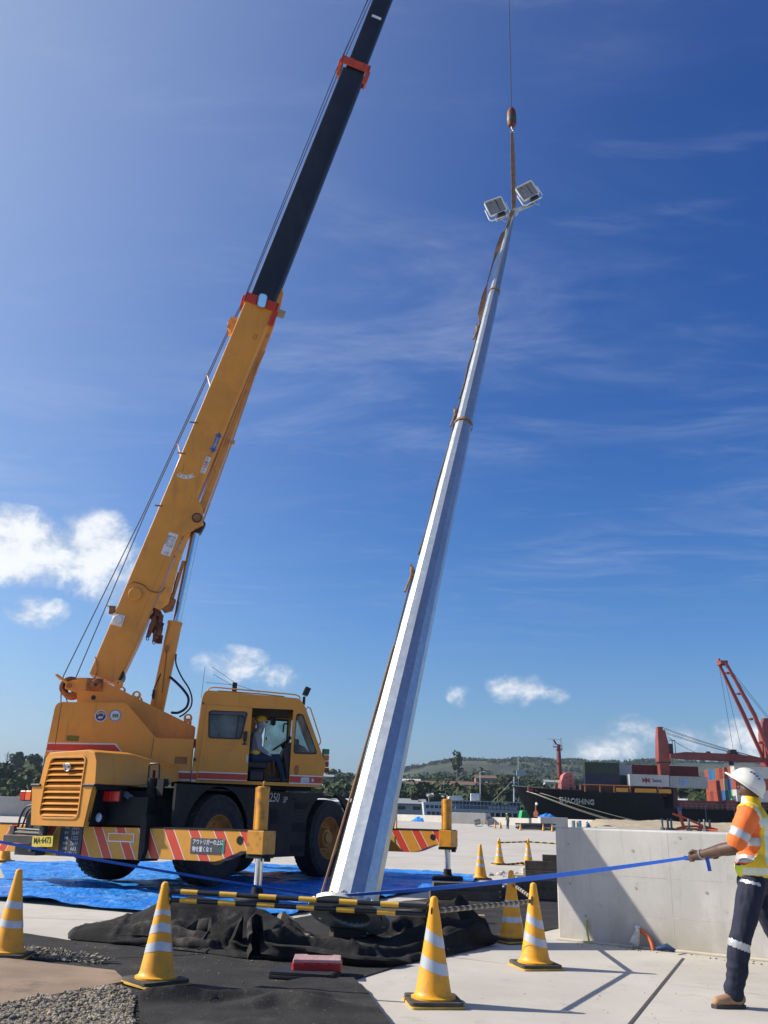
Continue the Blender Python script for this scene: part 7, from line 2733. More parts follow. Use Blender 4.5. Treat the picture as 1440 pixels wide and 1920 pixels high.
L2 = 6.06
DG, NV, WH, LG, RD, GR = (.02, .042, .024), (.010, .018, .05), (.46, .47, .46), (.34, .36, .35), (.16, .02, .022), (.02, .07, .05)
container(49.2, 217, 11.6, 8.2 - 0, DG, 'darkgreen', 'dark green container stacked on top of the navy one beside the pink deckhouse')
container(49.2, 217, 8.95, 8.2, NV, 'navy', 'navy container under the dark green one beside the pink deckhouse')
container(57.6, 219, 8.95, 6.0, GR, 'teal', 'low dark teal container between the navy and the white ones')
container(57.4, 224, 11.6, 5.0, WH, 'palegrey', 'pale grey container half hidden between the green and the long red one')
container(62.3, 224, 11.7, 16.2, RD, 'red', 'long dark red container lying behind and above the white ones')
container(62.0, 222, 9.0, 8.0, RD, 'red', 'dark red container in shade under the long red one')
wc = container(59.1, 214.9, 9.05, 9.2, WH, 'white', 'white container with a red cross flag mark and black lettering near the bow')
M_ct = wc.matrix_basis
text_mesh('Swire', 1.15, M_ink, M_ct @ frame((6.3, -.02, 1.25), (1, 0, 0), (0, 0, 1), (0, -1, 0)), wc, 'container_lettering', ext=.02, sx=.8)
mb = MB()
mb.prism([(3.0, .75), (3.8, 1.1), (3.8, .6), (3.0, 1.7), (3.0, 1.9), (3.8, 1.45), (3.8, 1.9)], 1, -.05, -.03)
mb = MB()
mb.prism([(2.9, .7), (3.6, 1.15), (3.6, 1.45), (2.9, 1.9)], 1, -.05, -.03)
mb.prism([(4.7, .7), (4.0, 1.15), (4.0, 1.45), (4.7, 1.9)], 1, -.05, -.03)
P('flag_mark', mb, M_redink, wc, M_ct)
mb = MB(); mb.box(3.65, 3.95, -.05, -.03, .7, 1.9); mb.box(3.2, 4.4, -.055, -.045, 1.2, 1.4)
P('flag_cross', mb, M_ink, wc, M_ct)
gc = container(68.5, 214.9, 8.9, 0 + 8.8, LG, 'lightgrey', 'light grey container with a pale blue logo patch right of the white lettered one')
mb = MB()
for (x0, z0, z1) in ((2.2, .6, 1.1), (2.2, 1.2, 1.6), (2.2, 1.7, 2.1), (3.2, .7, 2.1)):
    mb.box(x0, x0 + .8, -.04, -.02, z0, z1)
P('blue_logo_patch', mb, pm('pale_blue_print', (.20, .33, .55), .5), gc, gc.matrix_basis)
for x_, s_ in ((60.1 + 0, 'white'), (68.6, 'grey')):
    pass
# the stack aft, bow ends towards the sun: seven columns, three tiers
OR_, DR, BL, TL, GY, WT, BR = (.33, .075, .04), (.20, .035, .03), (.03, .11, .32), (.03, .16, .22), (.28, .28, .27), (.55, .55, .52), (.30, .11, .06)
GN = (.12, .36, .26)
cols_ = [(OR_, OR_, OR_), (DR, OR_, BL), (OR_, OR_, TL), (OR_, DR, OR_), (BL, BR, DR), (TL, GY, BR), (GN, BL, OR_), (WT, OR_, WT)]
names_ = {id(OR_): ('orangered', 'orange red'), id(DR): ('darkred', 'dark red'), id(BL): ('blue', 'blue'), id(TL): ('tealblue', 'teal blue'), id(GY): ('grey', 'grey'), id(WT): ('offwhite', 'off-white'), id(BR): ('brownred', 'brown red'), id(GN): ('mint', 'mint green')}
tier_w = ['bottom', 'middle', 'top']
for i, colset in enumerate(cols_):
    yb = 233 - (i + 1) * 2.46
    for k, cc in enumerate(colset):
        zb = 6.25 + k * 2.6
        xb = 83.2
        nm_, say = names_[id(cc)]
        c_ = container(xb, yb, zb, 12.2, cc, nm_, '%s container in the %s tier, %s column from the left of the aft stack' % (say, tier_w[k], ['first', 'second', 'third', 'fourth', 'fifth', 'sixth', 'seventh', 'eighth'][i]))
    if i >= 4:
        if i != 7:
            container(83.2, yb, 6.25 + 7.8 - 7.8 * 0, 12.2, BR, 'brownred', 'brown red container on the fourth tier, %s column of the aft stack' % ['fifth', 'sixth', 'seventh'][i - 4]) if False else None
container(96.4, 215.4, 6.25, 12.2, (.05, .06, .08), 'slate', 'dark slate container on deck right of the aft stack, bottom')
container(96.4, 215.4, 8.9, 12.2, (.09, .03, .03), 'maroon', 'maroon container on top of the slate one behind the helmet')

# ------------------------------------------------------------------ ferry
FW = pm('ferry_white_paint', (.55, .58, .60), .5, var=.06, vscale=.5)
FB = pm('ferry_blue_grey', (.12, .18, .24), .5, var=.1, vscale=.5)
fy = thing('ferry', 'white passenger ferry with an open upper deck moored behind the cargo ship bow', 'ferry', T(30, 262, -2.6))
mb = MB()
mb.prism([(13.5, -2.8), (46, -2.8), (50.5, 1.6), (44, .9), (14.5, .9)], 1, 258, 266)
P('hull', mb, FW, fy, Matrix(), bevel=.1)
mb = MB(); mb.box(16.5, 43.5, 258.4, 265.6, .9, 2.9)
P('lower_cabin', mb, FW, fy, Matrix())
for k in range(16):
    mb = MB(); mb.box(17.4 + k * 1.6, 18.5 + k * 1.6, 258.33, 258.42, 1.3, 2.35)
    P('window', mb, M_dkglass, fy, Matrix())
mb = MB(); mb.box(14.5, 45, 258.0, 266, 2.9, 3.1); mb.box(20, 43.5, 258.3, 265.7, 5.2, 5.35)
P('upper_deck', mb, FW, fy, Matrix())
mb = MB()
for k in range(24):
    x = 20.2 + k * 1.0
    mb.tube([(x, 258.4, 3.1), (x, 258.4, 5.2)], .05, 4)
mb.tube([(20, 258.3, 4.1), (43.5, 258.3, 4.1)], .05, 4)
P('deck_stanchions', mb, FW, fy, Matrix())
mb = MB(); mb.box(21, 40, 260, 264, 3.1, 4.6)
P('upper_cabin', mb, FB, fy, Matrix())
rf_ = random.Random(9)
for k in range(7):
    mb = MB(); mb.lathe([(.35, 0), (.35, .9)], 8, T(31.5 + k * 1.15, 259.4, 3.6) @ rot('Y', radians(90)))
    P('life_raft', mb, FW, fy, Matrix())
mb = MB(); mb.prism([(13.6, .9), (13.2, 4.6), (19.3, 4.9), (20, 3.2), (20, .9)], 1, 258.2, 265.8)
whh = P('wheelhouse', mb, FW, fy, Matrix(), bevel=.1)
for k in range(4):
    mb = MB(); mb.box(14.0 + k * 1.25, 14.9 + k * 1.25, 258.1, 258.22, 3.0, 3.9)
    P('window', mb, M_dkglass, whh, Matrix())
for k in range(4):
    mb = MB(); mb.box(14.4 + k * 1.25, 15.3 + k * 1.25, 258.1, 258.22, 1.4, 2.2)
    P('window', mb, M_dkglass, whh, Matrix())
mb = MB(); mb.prism([(20.0, 5.2), (20.5, 6.4), (24, 6.6), (24.6, 5.4)], 1, 259, 265)
P('canopy', mb, FW, fy, Matrix(), bevel=.2)
mb = MB()
mb.tube([(39.0, 262, 5.3), (39.2, 262, 12.2)], .22, 6)
mb.tube([(38.0, 262, 10.6), (40.2, 262, 10.6)], .1, 4)
mb.tube([(38.6, 262, 9.8), (39.9, 262, 9.8)], .25, 5)
mb.tube([(40.4, 262, 5), (40.4, 262, 17.5)], .07, 4)
mb.box(39.9, 42.2, 261.7, 262.3, 12.6, 14.0)
P('mast', mb, pm('mast_pale_blue', (.35, .42, .47), .5), fy, Matrix())
mb = MB()
mb.tube([(29.5, 262, 5.3), (29.5, 262, 13.2), (31.0, 262, 13.4)], .08, 4)
mb.box(26.8, 29.2, 261, 263, 5.3, 7.4)
P('lamp_mast', mb, FW, fy, Matrix())
mb = MB()
mb.tube([(39.1, 262, 11.5), (47.5, 262, 2.5)], .05, 4); mb.tube([(39.1, 262, 11.5), (33, 262, 5.4)], .05, 4)
P('stay', mb, M_grey, fy, Matrix())
# small green hulled boat tucked behind the black bow
mb = MB(); mb.prism([(37.6, 0), (42, 0), (42, 2.8), (38.2, 3.1)], 1, 243, 247)
P('green_boat', mb, pm('bright_green_paint', (.03, .42, .12), .5), None, Matrix(), label='bright green boat end showing behind the black bow', cat='boat', bevel=.2)
# haze: one closed box of thin air round everything
M_haze = bpy.data.materials.new('sea_air')
M_haze.use_nodes = True
hn = M_haze.node_tree
for n in list(hn.nodes): hn.nodes.remove(n)
ho_ = hn.nodes.new('ShaderNodeOutputMaterial')
hv = hn.nodes.new('ShaderNodeVolumePrincipled')
hv.inputs['Color'].default_value = (.62, .80, 1.0, 1)
hv.inputs['Density'].default_value = .00008
hv.inputs['Anisotropy'].default_value = .25
hn.links.new(hv.outputs[0], ho_.inputs['Volume'])
mb = MB(); mb.box(-2900, 2900, -90, 2750, -7, 230)
hz_o = P('haze', mb, M_haze, None, kind='stuff')
# ------------------------------------------------------------------ people
def capsule(mb, p0, r0, p1, r1, sy=1.0, seg=14, hint=(0, 1, 0)):
    """tapered limb piece with rounded ends; sy scales the cross-section along the hint side"""
    p0, p1 = V3(p0), V3(p1)
    z = (p1 - p0)
    L = z.length
    M = along(p0, p1, hint=hint)
    prof = []
    for i in range(5):
        a = pi / 2 * i / 4
        prof.append((max(r0 * sin(a), .0005), -r0 * cos(a)))
    for i in range(1, 5):
        prof.append((r0 + (r1 - r0) * i / 5, L * i / 5))
    for i in range(5):
        a = pi / 2 * (1 - i / 4)
        prof.append((max(r1 * sin(a), .0005), L + r1 * cos(a)))
    vs, fs = [], []
    for r, zz_ in prof:
        for k in range(seg):
            t = 2 * pi * k / seg
            vs.append(M @ V3((r * cos(t) * sy, r * sin(t), zz_)))
    for i in range(len(prof) - 1):
        for k in range(seg):
            j = (k + 1) % seg
            fs.append((i * seg + k, i * seg + j, (i + 1) * seg + j, (i + 1) * seg + k))
    fs.append(tuple(reversed(range(seg))))
    fs.append(tuple(range((len(prof) - 1) * seg, len(prof) * seg)))
    mb.add(vs, fs)


def fuse(mb, voxel, smooth=4, wr=None):
    """one continuous surface from overlapping pieces"""
    me = mb.mesh('fuse_tmp')
    finish(me, [], None, True)
    o = bpy.data.objects.new('fuse_tmp', me)
    COL.objects.link(o)
    r = o.modifiers.new('r', 'REMESH')
    r.mode = 'VOXEL'
    r.voxel_size = voxel
    s = o.modifiers.new('s', 'SMOOTH')
    s.iterations = smooth
    s.factor = .5
    dg = bpy.context.evaluated_depsgraph_get()
    out_ = bpy.data.meshes.new_from_object(o.evaluated_get(dg))
    bpy.data.objects.remove(o)
    if wr:
        nn = [v.normal.copy() for v in out_.vertices]
        for v, n in zip(out_.vertices, nn):
            v.co = v.co + n * wr(v.co, n)
    out_.update()
    return out_


def split(me, cls, mats, parent, M=None, order=None):
    """one object per class of faces (skin of the same garment: shirt, vest, bands ...)"""
    groups = {}
    for p in me.polygons:
        groups.setdefault(cls(p.center, p.normal), []).append(p.vertices[:])
    res = {}
    for name, faces in groups.items():
        idx, vs, fs = {}, [], []
        for f in faces:
            ff = []
            for i in f:
                if i not in idx:
                    idx[i] = len(vs)
                    vs.append(tuple(me.vertices[i].co))
                ff.append(idx[i])
            fs.append(tuple(ff))
        mb = MB(); mb.add(vs, fs)
        m2 = mb.mesh(name)
        finish(m2, mats[name], None, False)
        m2.shade_smooth()
        res[name] = P(name, m2, None, parent, M if M is not None else Matrix())
    return res


M_skin = pm('dark_skin', (.085, .042, .027), .5, var=.15, vscale=20, bump=.1, bscale=80)
M_orange = pm('orange_shirt_cloth', (.80, .165, .03), .75, var=.08, vscale=8, bump=.2, bscale=20)
M_vesty = pm('yellow_vest_cloth', (.78, .52, .015), .7, var=.07, vscale=8, bump=.15, bscale=20)
M_lime = pm('lime_waist_panel', (.62, .75, .05), .6, var=.05)
M_silv = pm('silver_reflective_tape', (.46, .48, .50), .4, .35, var=.06, vscale=30)
M_silv2 = pm('pale_green_tape', (.62, .68, .55), .5, .1, var=.06, vscale=30)
M_navyc = pm('navy_work_cloth', (.009, .012, .032), .85, var=.2, vscale=7, bump=.3, bscale=30)
M_helm = pm('white_helmet_plastic', (.72, .71, .62), .35, var=.04, vscale=6, dirt=(.5, .47, .38), damt=.3, dscale=6)
M_boot = pm('tan_work_boot', (.36, .22, .11), .7, var=.15, vscale=14)
M_sole = pm('boot_sole', (.06, .055, .045), .8)

wk = thing('person', 'worker in white helmet, orange shirt and yellow vest pulling the blue strap', 'person', T(2.95, 7.75, 0))
# head, neck, arms and hands
b = MB()
b.sphere((3.155, 7.79, 1.625), .084, 16, 12, (1.0, .9, 1.1))
capsule(b, (3.15, 7.79, 1.46), .062, (3.155, 7.79, 1.60), .058)
b.sphere((3.10, 7.87, 1.645), .020, 8, 6, (1.1, .9, .9))       # nose
b.sphere((3.11, 7.85, 1.60), .035, 8, 6, (1, 1.1, .8))          # jaw
b.sphere((3.155, 7.71, 1.615), .026, 8, 6, (.8, .4, 1.2))       # ear
SH_, EL_, WR_ = V3((3.02, 7.55, 1.415)), V3((2.885, 7.55, 1.175)), V3((2.715, 7.86, 1.100))
capsule(b, SH_.lerp(EL_, .35), .046, EL_, .046)
capsule(b, EL_, .047, EL_.lerp(WR_, .35), .050)
capsule(b, EL_.lerp(WR_, .35), .050, WR_, .030)
fd = (WR_ - EL_).normalized()
PALM = WR_ + fd * .055
capsule(b, WR_ + fd * .01, .029, WR_ + fd * .085, .036, .72, hint=(0, 0, 1))
side_ = fd.cross(V3((0, 0, 1))).normalized()
for k, (ln, off) in enumerate(((.036, .030), (.042, .010), (.040, -.011), (.032, -.030))):
    base_ = WR_ + fd * .088 + V3((0, 0, 1)) * off * 1.05 + side_ * .012
    k1 = base_ + fd * ln * .55 + side_ * .008
    k2 = k1 - side_ * .030 + fd * .006
    k3 = k2 - fd * .026 - side_ * .004
    capsule(b, base_, .0115, k1, .0105, seg=8)
    capsule(b, k1, .0105, k2, .0098, seg=8)
    capsule(b, k2, .0098, k3, .0088, seg=8)
t0 = WR_ + fd * .028 + V3((0, 0, .026)) - side_ * .012
t1 = t0 + fd * .034 + V3((0, 0, .014)) - side_ * .016
t2 = t1 + fd * .028 - V3((0, 0, .012)) - side_ * .004
capsule(b, t0, .014, t1, .0125, seg=8)
capsule(b, t1, .0125, t2, .0105, seg=8)
# far arm
SF, EF, WF = V3((3.18, 7.96, 1.38)), V3((3.19, 8.08, 1.15)), V3((3.005, 8.08, 1.115))
capsule(b, SF.lerp(EF, .4), .045, EF, .045)
capsule(b, EF, .045, WF, .030)
f2 = (WF - EF).normalized()
capsule(b, WF, .030, WF + f2 * .07, .036, .75)
for k, off in enumerate((.030, .010, -.010, -.028)):
    q0 = WF + f2 * .075 + V3((0, -.008, off))
    q1 = q0 + f2 * .03 + V3((0, .004, 0))
    q2 = q1 + V3((.004, .026, -.002))
    capsule(b, q0, .0115, q1, .0105, seg=8)
    capsule(b, q1, .0105, q2, .0095, seg=8)
t0 = WF + f2 * .03 + V3((0, -.01, .03))
capsule(b, t0, .013, t0 + f2 * .045 + V3((0, .006, .012)), .011, seg=8)
body = fuse(b, .0055, 3)
finish(body, M_skin, None, False); body.shade_smooth()
body.name = 'body'
bo = P('body', body, None, wk, Matrix())

# shirt + vest torso
b = MB()
fw = V3((-.90, .43, 0)).normalized()        # the way he faces
sd = V3((.43, .90, 0)).normalized()
SZ = V3((0, 0, 1))


def ell(mb, c, rx, ry, rz):
    M = frame((0, 0, 0), fw, sd, (0, 0, 1))
    mb.sphere(c, 1.0, 22, 14, (rx, ry, rz), M.to_4x4())


ell(b, (3.135, 7.78, 1.36), .135, .205, .16)
ell(b, (3.125, 7.78, 1.22), .130, .185, .18)
ell(b, (3.100, 7.77, 1.04), .130, .178, .17)
ell(b, (3.12, 7.78, 1.44), .095, .17, .075)
capsule(b, (3.14, 7.79, 1.44), .078, (3.15, 7.79, 1.53), .068)
capsule(b, SH_ + V3((.01, .03, .0)), .090, SH_.lerp(EL_, .72), .080)
capsule(b, SH_.lerp(EL_, .6), .080, SH_.lerp(EL_, .80), .084)
capsule(b, SF, .080, SF.lerp(EF, .75), .070)


def shirt_wr(co, n):
    u = .006 * nz(co.x * 3, co.z * 16 + co.x * 9, co.y * 4, 1.0) + .004 * nz(co.x * 12, co.z * 10, co.y * 12, 1.3)
    if is_vest(co): u += .009
    return u


armdir = (EL_ - SH_).normalized()


def on_sleeve(co, far=False):
    A, E_ = (SF, EF) if far else (SH_, EL_)
    d = (E_ - A)
    t = (co - A).dot(d) / d.length_squared
    q = A + d * t
    return t, (co - q).length


def is_vest(co):
    t, r = on_sleeve(co)
    if t > .15 and r < .104 and (co.y < 7.66 and co.x < 3.03): return False
    t, r = on_sleeve(co, True)
    if t > .2 and r < .09 and co.y > 7.98: return False
    # armhole: an arc on the near flank
    if co.y < 7.88 or co.x < 3.02:
        if ((co.x - 2.925) / .205) ** 2 + ((co.z - 1.275) / .245) ** 2 < 1: return False
    if co.x < 2.995 and co.z > 1.04: return False
    return co.z > .94


torso = fuse(b, .009, 5, shirt_wr)


def torso_cls(c, n):
    v = is_vest(c)
    t, r = on_sleeve(c)
    if not v:
        if t > .48 and r < .108 and c.x < 3.01 and .50 < t < .74: return 'sleeve_band'
        tf, rf__ = on_sleeve(c, True)
        if tf > .5 and rf__ < .09 and c.y > 7.99 and tf < .74: return 'sleeve_band'
        if c.z < 1.045 and c.y < 7.9: return 'navy_shirt_hem'
        if t < .6 or r > .11 or c.x > 2.98:
            if 1.185 < c.z < 1.245 and c.x > 2.955: return 'chest_band'
            if 1.06 < c.z < 1.115: return 'chest_band'
        return 'shirt'
    if c.z < 1.035:
        if c.x < 2.975 and c.y < 7.80 and c.z > .955: return 'waist_panel'
        if .965 < c.z < 1.02: return 'waist_tape'
        return 'vest'
    # tape over the shoulder and down the back
    if (c.x - 3.045 - (1.52 - c.z) * .30) > 0 and (c.x - 3.105 - (1.52 - c.z) * .30) < 0 and c.z > 1.33: return 'vest_tape'
    if c.x >= 3.165 and c.x < 3.225 and c.z <= 1.40: return 'vest_tape'
    if 1.34 < c.z < 1.40 and c.x >= 3.14: return 'vest_tape'
    return 'vest'


split(torso, torso_cls, dict(shirt=M_orange, vest=M_vesty, vest_tape=M_silv2, waist_tape=M_silv2, waist_panel=M_lime, chest_band=M_silv, sleeve_band=M_silv, navy_shirt_hem=pm('navy_shirt_cloth', (.02, .02, .09), .8)), wk)
# trousers
b = MB()
HP = V3((3.055, 7.70, .90))
KN, AN = V3((2.905, 7.66, .475)), V3((2.835, 7.70, .10))
ell(b, (3.095, 7.77, .90), .125, .165, .125)
capsule(b, HP + V3((.0, .0, -.02)), .118, KN, .085, .92)
capsule(b, KN, .086, KN.lerp(AN, .5), .080)
capsule(b, KN.lerp(AN, .5), .080, AN + V3((.0, 0, .0)), .072)
HF, KF, AF = V3((3.16, 7.88, .88)), V3((3.30, 7.86, .48)), V3((3.50, 7.98, .12))
capsule(b, HF, .115, KF, .085)
capsule(b, KF, .085, AF, .07)


def tr_wr(co, n):
    lo = max(0, min(1, (.62 - co.z) / .5))
    return .012 * nz(co.x * 6, co.y * 6, co.z * (9 + 10 * lo), 1.2) + .018 * lo * nz(co.x * 5, co.y * 3, co.z * 22, 1.0) + .005 * nz(co.x * 22, co.y * 22, co.z * 9, 1)


trs = fuse(b, .009, 4, tr_wr)


def tr_cls(c, n):
    dz_ = c.z - (.445 + (c.x - 2.9) * -.32)
    if c.x < 3.05 and abs(dz_) < .028: return 'knee_band'
    if .895 < c.z - (3.03 - c.x) * .22 < .918 and 2.965 < c.x < 3.085 and c.y < 7.72: return 'pocket_tape'
    return 'trousers'


split(trs, tr_cls, dict(trousers=M_navyc, knee_band=M_silv, pocket_tape=M_silv), wk)
# boots
for (A_, yaw) in ((V3((2.835, 7.70, 0)), radians(190)), (V3((3.52, 7.98, 0)), radians(200))):
    MBt = T(A_.x, A_.y, 0) @ rot('Z', yaw)
    b = MB()
    capsule(b, (-.04, 0, .065), .048, (.08, 0, .055), .044)
    capsule(b, (.08, 0, .052), .046, (.15, 0, .045), .038)
    capsule(b, (-.02, 0, .06), .052, (-.01, 0, .14), .05)
    bt = fuse(b, .007, 3)
    finish(bt, M_boot, None, False); bt.shade_smooth()
    bt_o = P('boot', bt, None, wk, MBt)
    mb = MB()
    mb.prism([(-.075, -.030), (-.05, -.046), (.05, -.045), (.12, -.052), (.18, -.04), (.205, 0), (.18, .04), (.12, .052), (.05, .045), (-.05, .046), (-.075, .030)], 2, .001, .026)
    P('sole', mb, M_sole, bt_o, MBt, bevel=.004)
# helmet: shell, peak, brim ridge, vents
HM = T(3.120, 7.74, 1.665) @ frame((0, 0, 0), V3((-.87, .20, .45)).normalized(), V3((.22, .975, 0)).normalized(), V3((.44, -.10, .89)).normalized())
zx = V3((-.70, .36, .60)).normalized()
hz2 = V3((.52, -.22, .80)); hz2 = (hz2 - zx * hz2.dot(zx)).normalized()
hy2 = hz2.cross(zx)
HM = T(3.122, 7.74, 1.672) @ frame((0, 0, 0), zx, hy2, hz2)
vs, fs = [], []
nr, ns = 12, 40
for i in range(nr + 1):
    a = pi / 2 * i / nr
    for k in range(ns):
        t = 2 * pi * k / ns
        rx, ry = .142, .118
        x, y, z = rx * sin(a) * cos(t), ry * sin(a) * sin(t), .128 * cos(a) - .008
        z += .006 * exp(-((y) / .022) ** 2) * sin(a) ** .5 * (1 if i < nr - 1 else 0)
        vs.append((x, y, z))
for i, (gr, dz_) in enumerate(((1.04, -.008), (1.09, -.016), (1.09, -.026), (1.03, -.022))):
    for k in range(ns):
        t = 2 * pi * k / ns
        pk = .040 * max(0, cos(t)) ** 2.2 * (1 if i in (1, 2) else .3)
        vs.append(((.142 * gr + pk) * cos(t), (.118 * gr) * sin(t), -.008 + dz_ - pk * .15))
for i in range(nr + 4):
    for k in range(ns):
        j = (k + 1) % ns
        fs.append((i * ns + k, i * ns + j, (i + 1) * ns + j, (i + 1) * ns + k))
mb = MB(); mb.add(vs, fs)
hm = P('helmet', mb, M_helm, wk, HM, smooth=60)
for sgn_ in (-1, 1):
    for k in range(4):
        mb = MB()
        mb.box(-.010, .010, -.004, .004, -.002, .004)
        x = -.055 + k * .026
        yy = sgn_ * .072
        zz_ = .128 * sqrt(max(0, 1 - (x / .142) ** 2 - (yy / .118) ** 2)) - .006
        P('vent', mb, M_sole, hm, HM @ T(x, yy, zz_) @ rot('X', -sgn_ * .7) @ rot('Z', .9))
mb = MB(); mb.tube([(.10 * cos(t * pi / 12), .088 * sin(t * pi / 12), -.035) for t in range(24)], .012, 6, closed=True)
P('headband', mb, M_ink, hm, HM)
mb = MB()
wq = WR_ - fd * .012
Mwq = along(wq, wq + fd)
mb.tube([(.033 * cos(t * pi / 10), .033 * sin(t * pi / 10), 0) for t in range(20)], .009, 6, closed=True)
P('wristwatch', mb, M_steel, wk, Mwq, smooth=40)

# ---- crane operator, seated in the cab
op = thing('person', 'crane operator in yellow helmet, white face cloth and grey hoodie sitting in the open cab', 'person', UF @ T(.5, -.88, 2.0))
M_hood = pm('grey_hoodie_cloth', (.22, .235, .27), .85, var=.12, vscale=9, bump=.3, bscale=20)
M_cloth = pm('white_face_cloth', (.50, .49, .47), .8, var=.1, vscale=16)
M_jean = pm('blue_jeans', (.014, .030, .065), .85, var=.2, vscale=9, bump=.2, bscale=25)
M_yhelm = pm('yellow_helmet_plastic', (.62, .34, .02), .4, var=.05)
NO = -.98
b = MB()
b.sphere((.60, NO, 2.945), .088, 14, 10, (1.05, .85, 1.2))
capsule(b, (.55, NO, 2.78), .05, (.585, NO, 2.90), .05)
EO, WO = V3((.56, NO - .17, 2.46)), V3((.72, NO - .13, 2.36))
capsule(b, (.70, NO - .13, 2.365), .03, (.76, NO - .13, 2.345), .036, .8)
for k in range(4):
    q0 = V3((.775, NO - .13 + (k - 1.5) * .018, 2.34)); q1 = q0 + V3((.03, 0, -.018)); q2 = q1 + V3((.005, 0, -.03))
    capsule(b, q0, .010, q1, .0095, seg=7); capsule(b, q1, .0095, q2, .008, seg=7)
capsule(b, (.735, NO - .165, 2.35), .011, (.78, NO - .175, 2.32), .010, seg=7)
ob = fuse(b, .008, 3)
finish(ob, M_cloth, None, False); ob.shade_smooth()
P('body', ob, None, op, UF)
b = MB()
b.sphere((.50, NO, 2.58), 1, 16, 12, (.125, .19, .21))
b.sphere((.50, NO, 2.40), 1, 16, 12, (.13, .18, .15))
capsule(b, (.52, NO, 2.70), .09, (.565, NO, 2.83), .075)
b.sphere((.57, NO, 2.90), 1, 14, 10, (.09, .098, .11))
for sg in (-1, 1):
    capsule(b, (.50, NO + sg * .16, 2.70), .068, (.56, NO + sg * .19, 2.46), .055)
    capsule(b, (.56, NO + sg * .19, 2.46), .055, (.72, NO + sg * .13, 2.365), .038)
hd = fuse(b, .010, 4, lambda co, n: .006 * nz(co.x * 12, co.z * 14, co.y * 8, 1))


def hood_cls(c, n):
    if c.z > 2.9 and c.x > .615: return 'face_cloth'
    arm = c.y < NO - .15 and c.x > .46
    if 2.355 < c.z < 2.405 and not (c.x > .585): return 'vest_strap'
    if not arm and c.z < 2.80 and abs((c.x - .56) - (2.78 - c.z) * .14) < .014 and c.y < NO: return 'vest_strap'
    return 'hoodie'


split(hd, hood_cls, dict(hoodie=M_hood, face_cloth=M_cloth, vest_strap=M_vesty), op, UF)
b = MB()
b.sphere((.48, NO, 2.28), 1, 14, 10, (.14, .18, .12))
for sg in (-1, 1):
    capsule(b, (.50, NO + sg * .09, 2.27), .088, (.93, NO + sg * .11, 2.30), .066)
    capsule(b, (.93, NO + sg * .11, 2.30), .066, (1.07, NO + sg * .11, 1.93), .052)
P('jeans', (lambda m: (finish(m, M_jean, None, False), m.shade_smooth(), m)[2])(fuse(b, .011, 4, lambda co, n: .006 * nz(co.x * 9, co.z * 12, co.y * 8, 1))), None, op, UF)
mb = MB()
for sg in (-1, 1):
    mb.box(1.02, 1.26, NO + sg * .11 - .045, NO + sg * .11 + .045, 1.85, 1.93)
P('shoes', mb, M_sole, op, UF, bevel=.02)
mb = MB()
mb.lathe([(.122, -.01), (.118, .0), (.112, .04), (.085, .085), (.045, .108), (.0001, .113)], 28, T(.575, NO, 2.965) @ rot('Y', radians(-12)), caps=False)
mb.prism([(.10, -.06), (.155, -.03), (.165, 0), (.155, .03), (.10, .06)], 2, -.012, .0, T(0, 0, 0)) if False else None
mb.box(.67, .73, NO - .06, NO + .06, 2.978, 2.988)
P('helmet', mb, M_yhelm, op, UF, smooth=50)
mb = MB(); mb.box(.655, .694, NO - .075, NO + .075, 2.935, 2.965, T(0, 0, 0))
P('sunglasses', mb, M_ink, op, UF, bevel=.008)


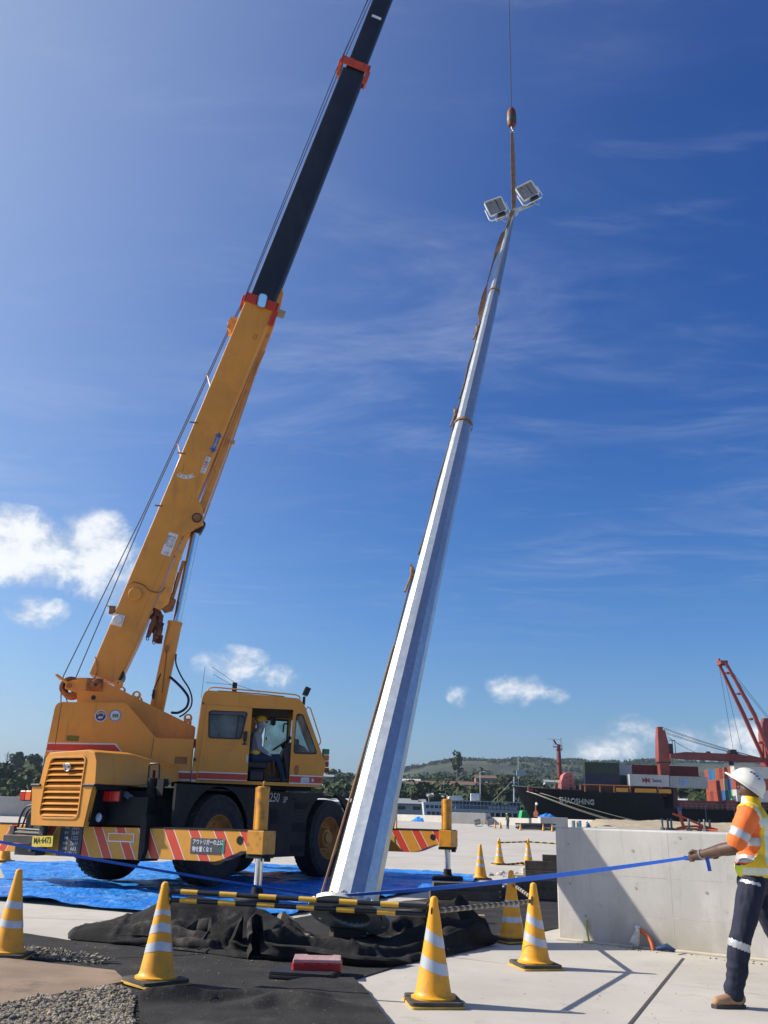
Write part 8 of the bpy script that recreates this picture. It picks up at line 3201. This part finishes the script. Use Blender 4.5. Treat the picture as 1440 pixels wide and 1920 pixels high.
# ---- two small figures far out on the quay
def small_person(lab, M, shirt, trouser, crouch=False):
    p_ = thing('person', lab, 'person', M)
    b = MB()
    if not crouch:
        hip, ch, hd_ = (0, 0, .92), (.05, 0, 1.38), (.10, 0, 1.62)
        legs = [((0, .1, .9), (.02, .12, .5), (-.02, .12, .05)), ((0, -.1, .9), (.05, -.12, .5), (.05, -.14, .05))]
        arms = [((.05, .2, 1.40), (.10, .24, 1.12), (.25, .15, 1.0)), ((.05, -.2, 1.40), (.10, -.24, 1.12), (.25, -.12, 1.0))]
    else:
        hip, ch, hd_ = (0, 0, .42), (.22, 0, .78), (.30, 0, 1.02)
        legs = [((0, .1, .4), (.36, .14, .48), (.2, .14, .05)), ((0, -.1, .4), (.36, -.14, .48), (.2, -.14, .05))]
        arms = [((.2, .2, .80), (.36, .22, .55), (.5, .12, .45)), ((.2, -.2, .80), (.36, -.22, .55), (.5, -.12, .45))]
    for a in arms:
        capsule(b, a[0], .055, a[1], .045); capsule(b, a[1], .045, a[2], .035)
    b.sphere(hd_, .11, 12, 8, (1, .9, 1.15)); capsule(b, ch, .07, hd_, .06)
    m1_ = fuse(b, .03, 2); finish(m1_, M_skin, None, False); m1_.shade_smooth()
    P('body', m1_, None, p_, M)
    b = MB(); capsule(b, hip, .16, ch, .19, 1.15)
    for a in arms: capsule(b, a[0], .085, V3(a[0]).lerp(V3(a[1]), .7), .07)
    m2_ = fuse(b, .03, 2); finish(m2_, shirt, None, False); m2_.shade_smooth()
    P('shirt', m2_, None, p_, M)
    b = MB()
    for l in legs:
        capsule(b, l[0], .12, l[1], .085); capsule(b, l[1], .085, l[2], .06)
    m3_ = fuse(b, .03, 2); finish(m3_, trouser, None, False); m3_.shade_smooth()
    P('trousers', m3_, None, p_, M)
    mb = MB(); mb.lathe([(.155, 0), (.14, .05), (.09, .11), (.0001, .125)], 14, T(hd_[0], hd_[1], hd_[2] + .04), caps=False)
    P('helmet', mb, M_yhelm if not crouch else M_helm, p_, M, smooth=50)


small_person('tiny man in dark clothes and yellow helmet standing far out on the slab', T(15.62, 110, 0) @ rot('Z', radians(200)), pm('olive_shirt', (.09, .10, .07), .8), M_jean)
small_person('tiny man in blue crouching between the far block and the sand heap', T(25.9, 113, 0) @ rot('Z', radians(170)), pm('blue_shirt', (.04, .13, .26), .8), pm('teal_trousers', (.05, .16, .26), .8), True)
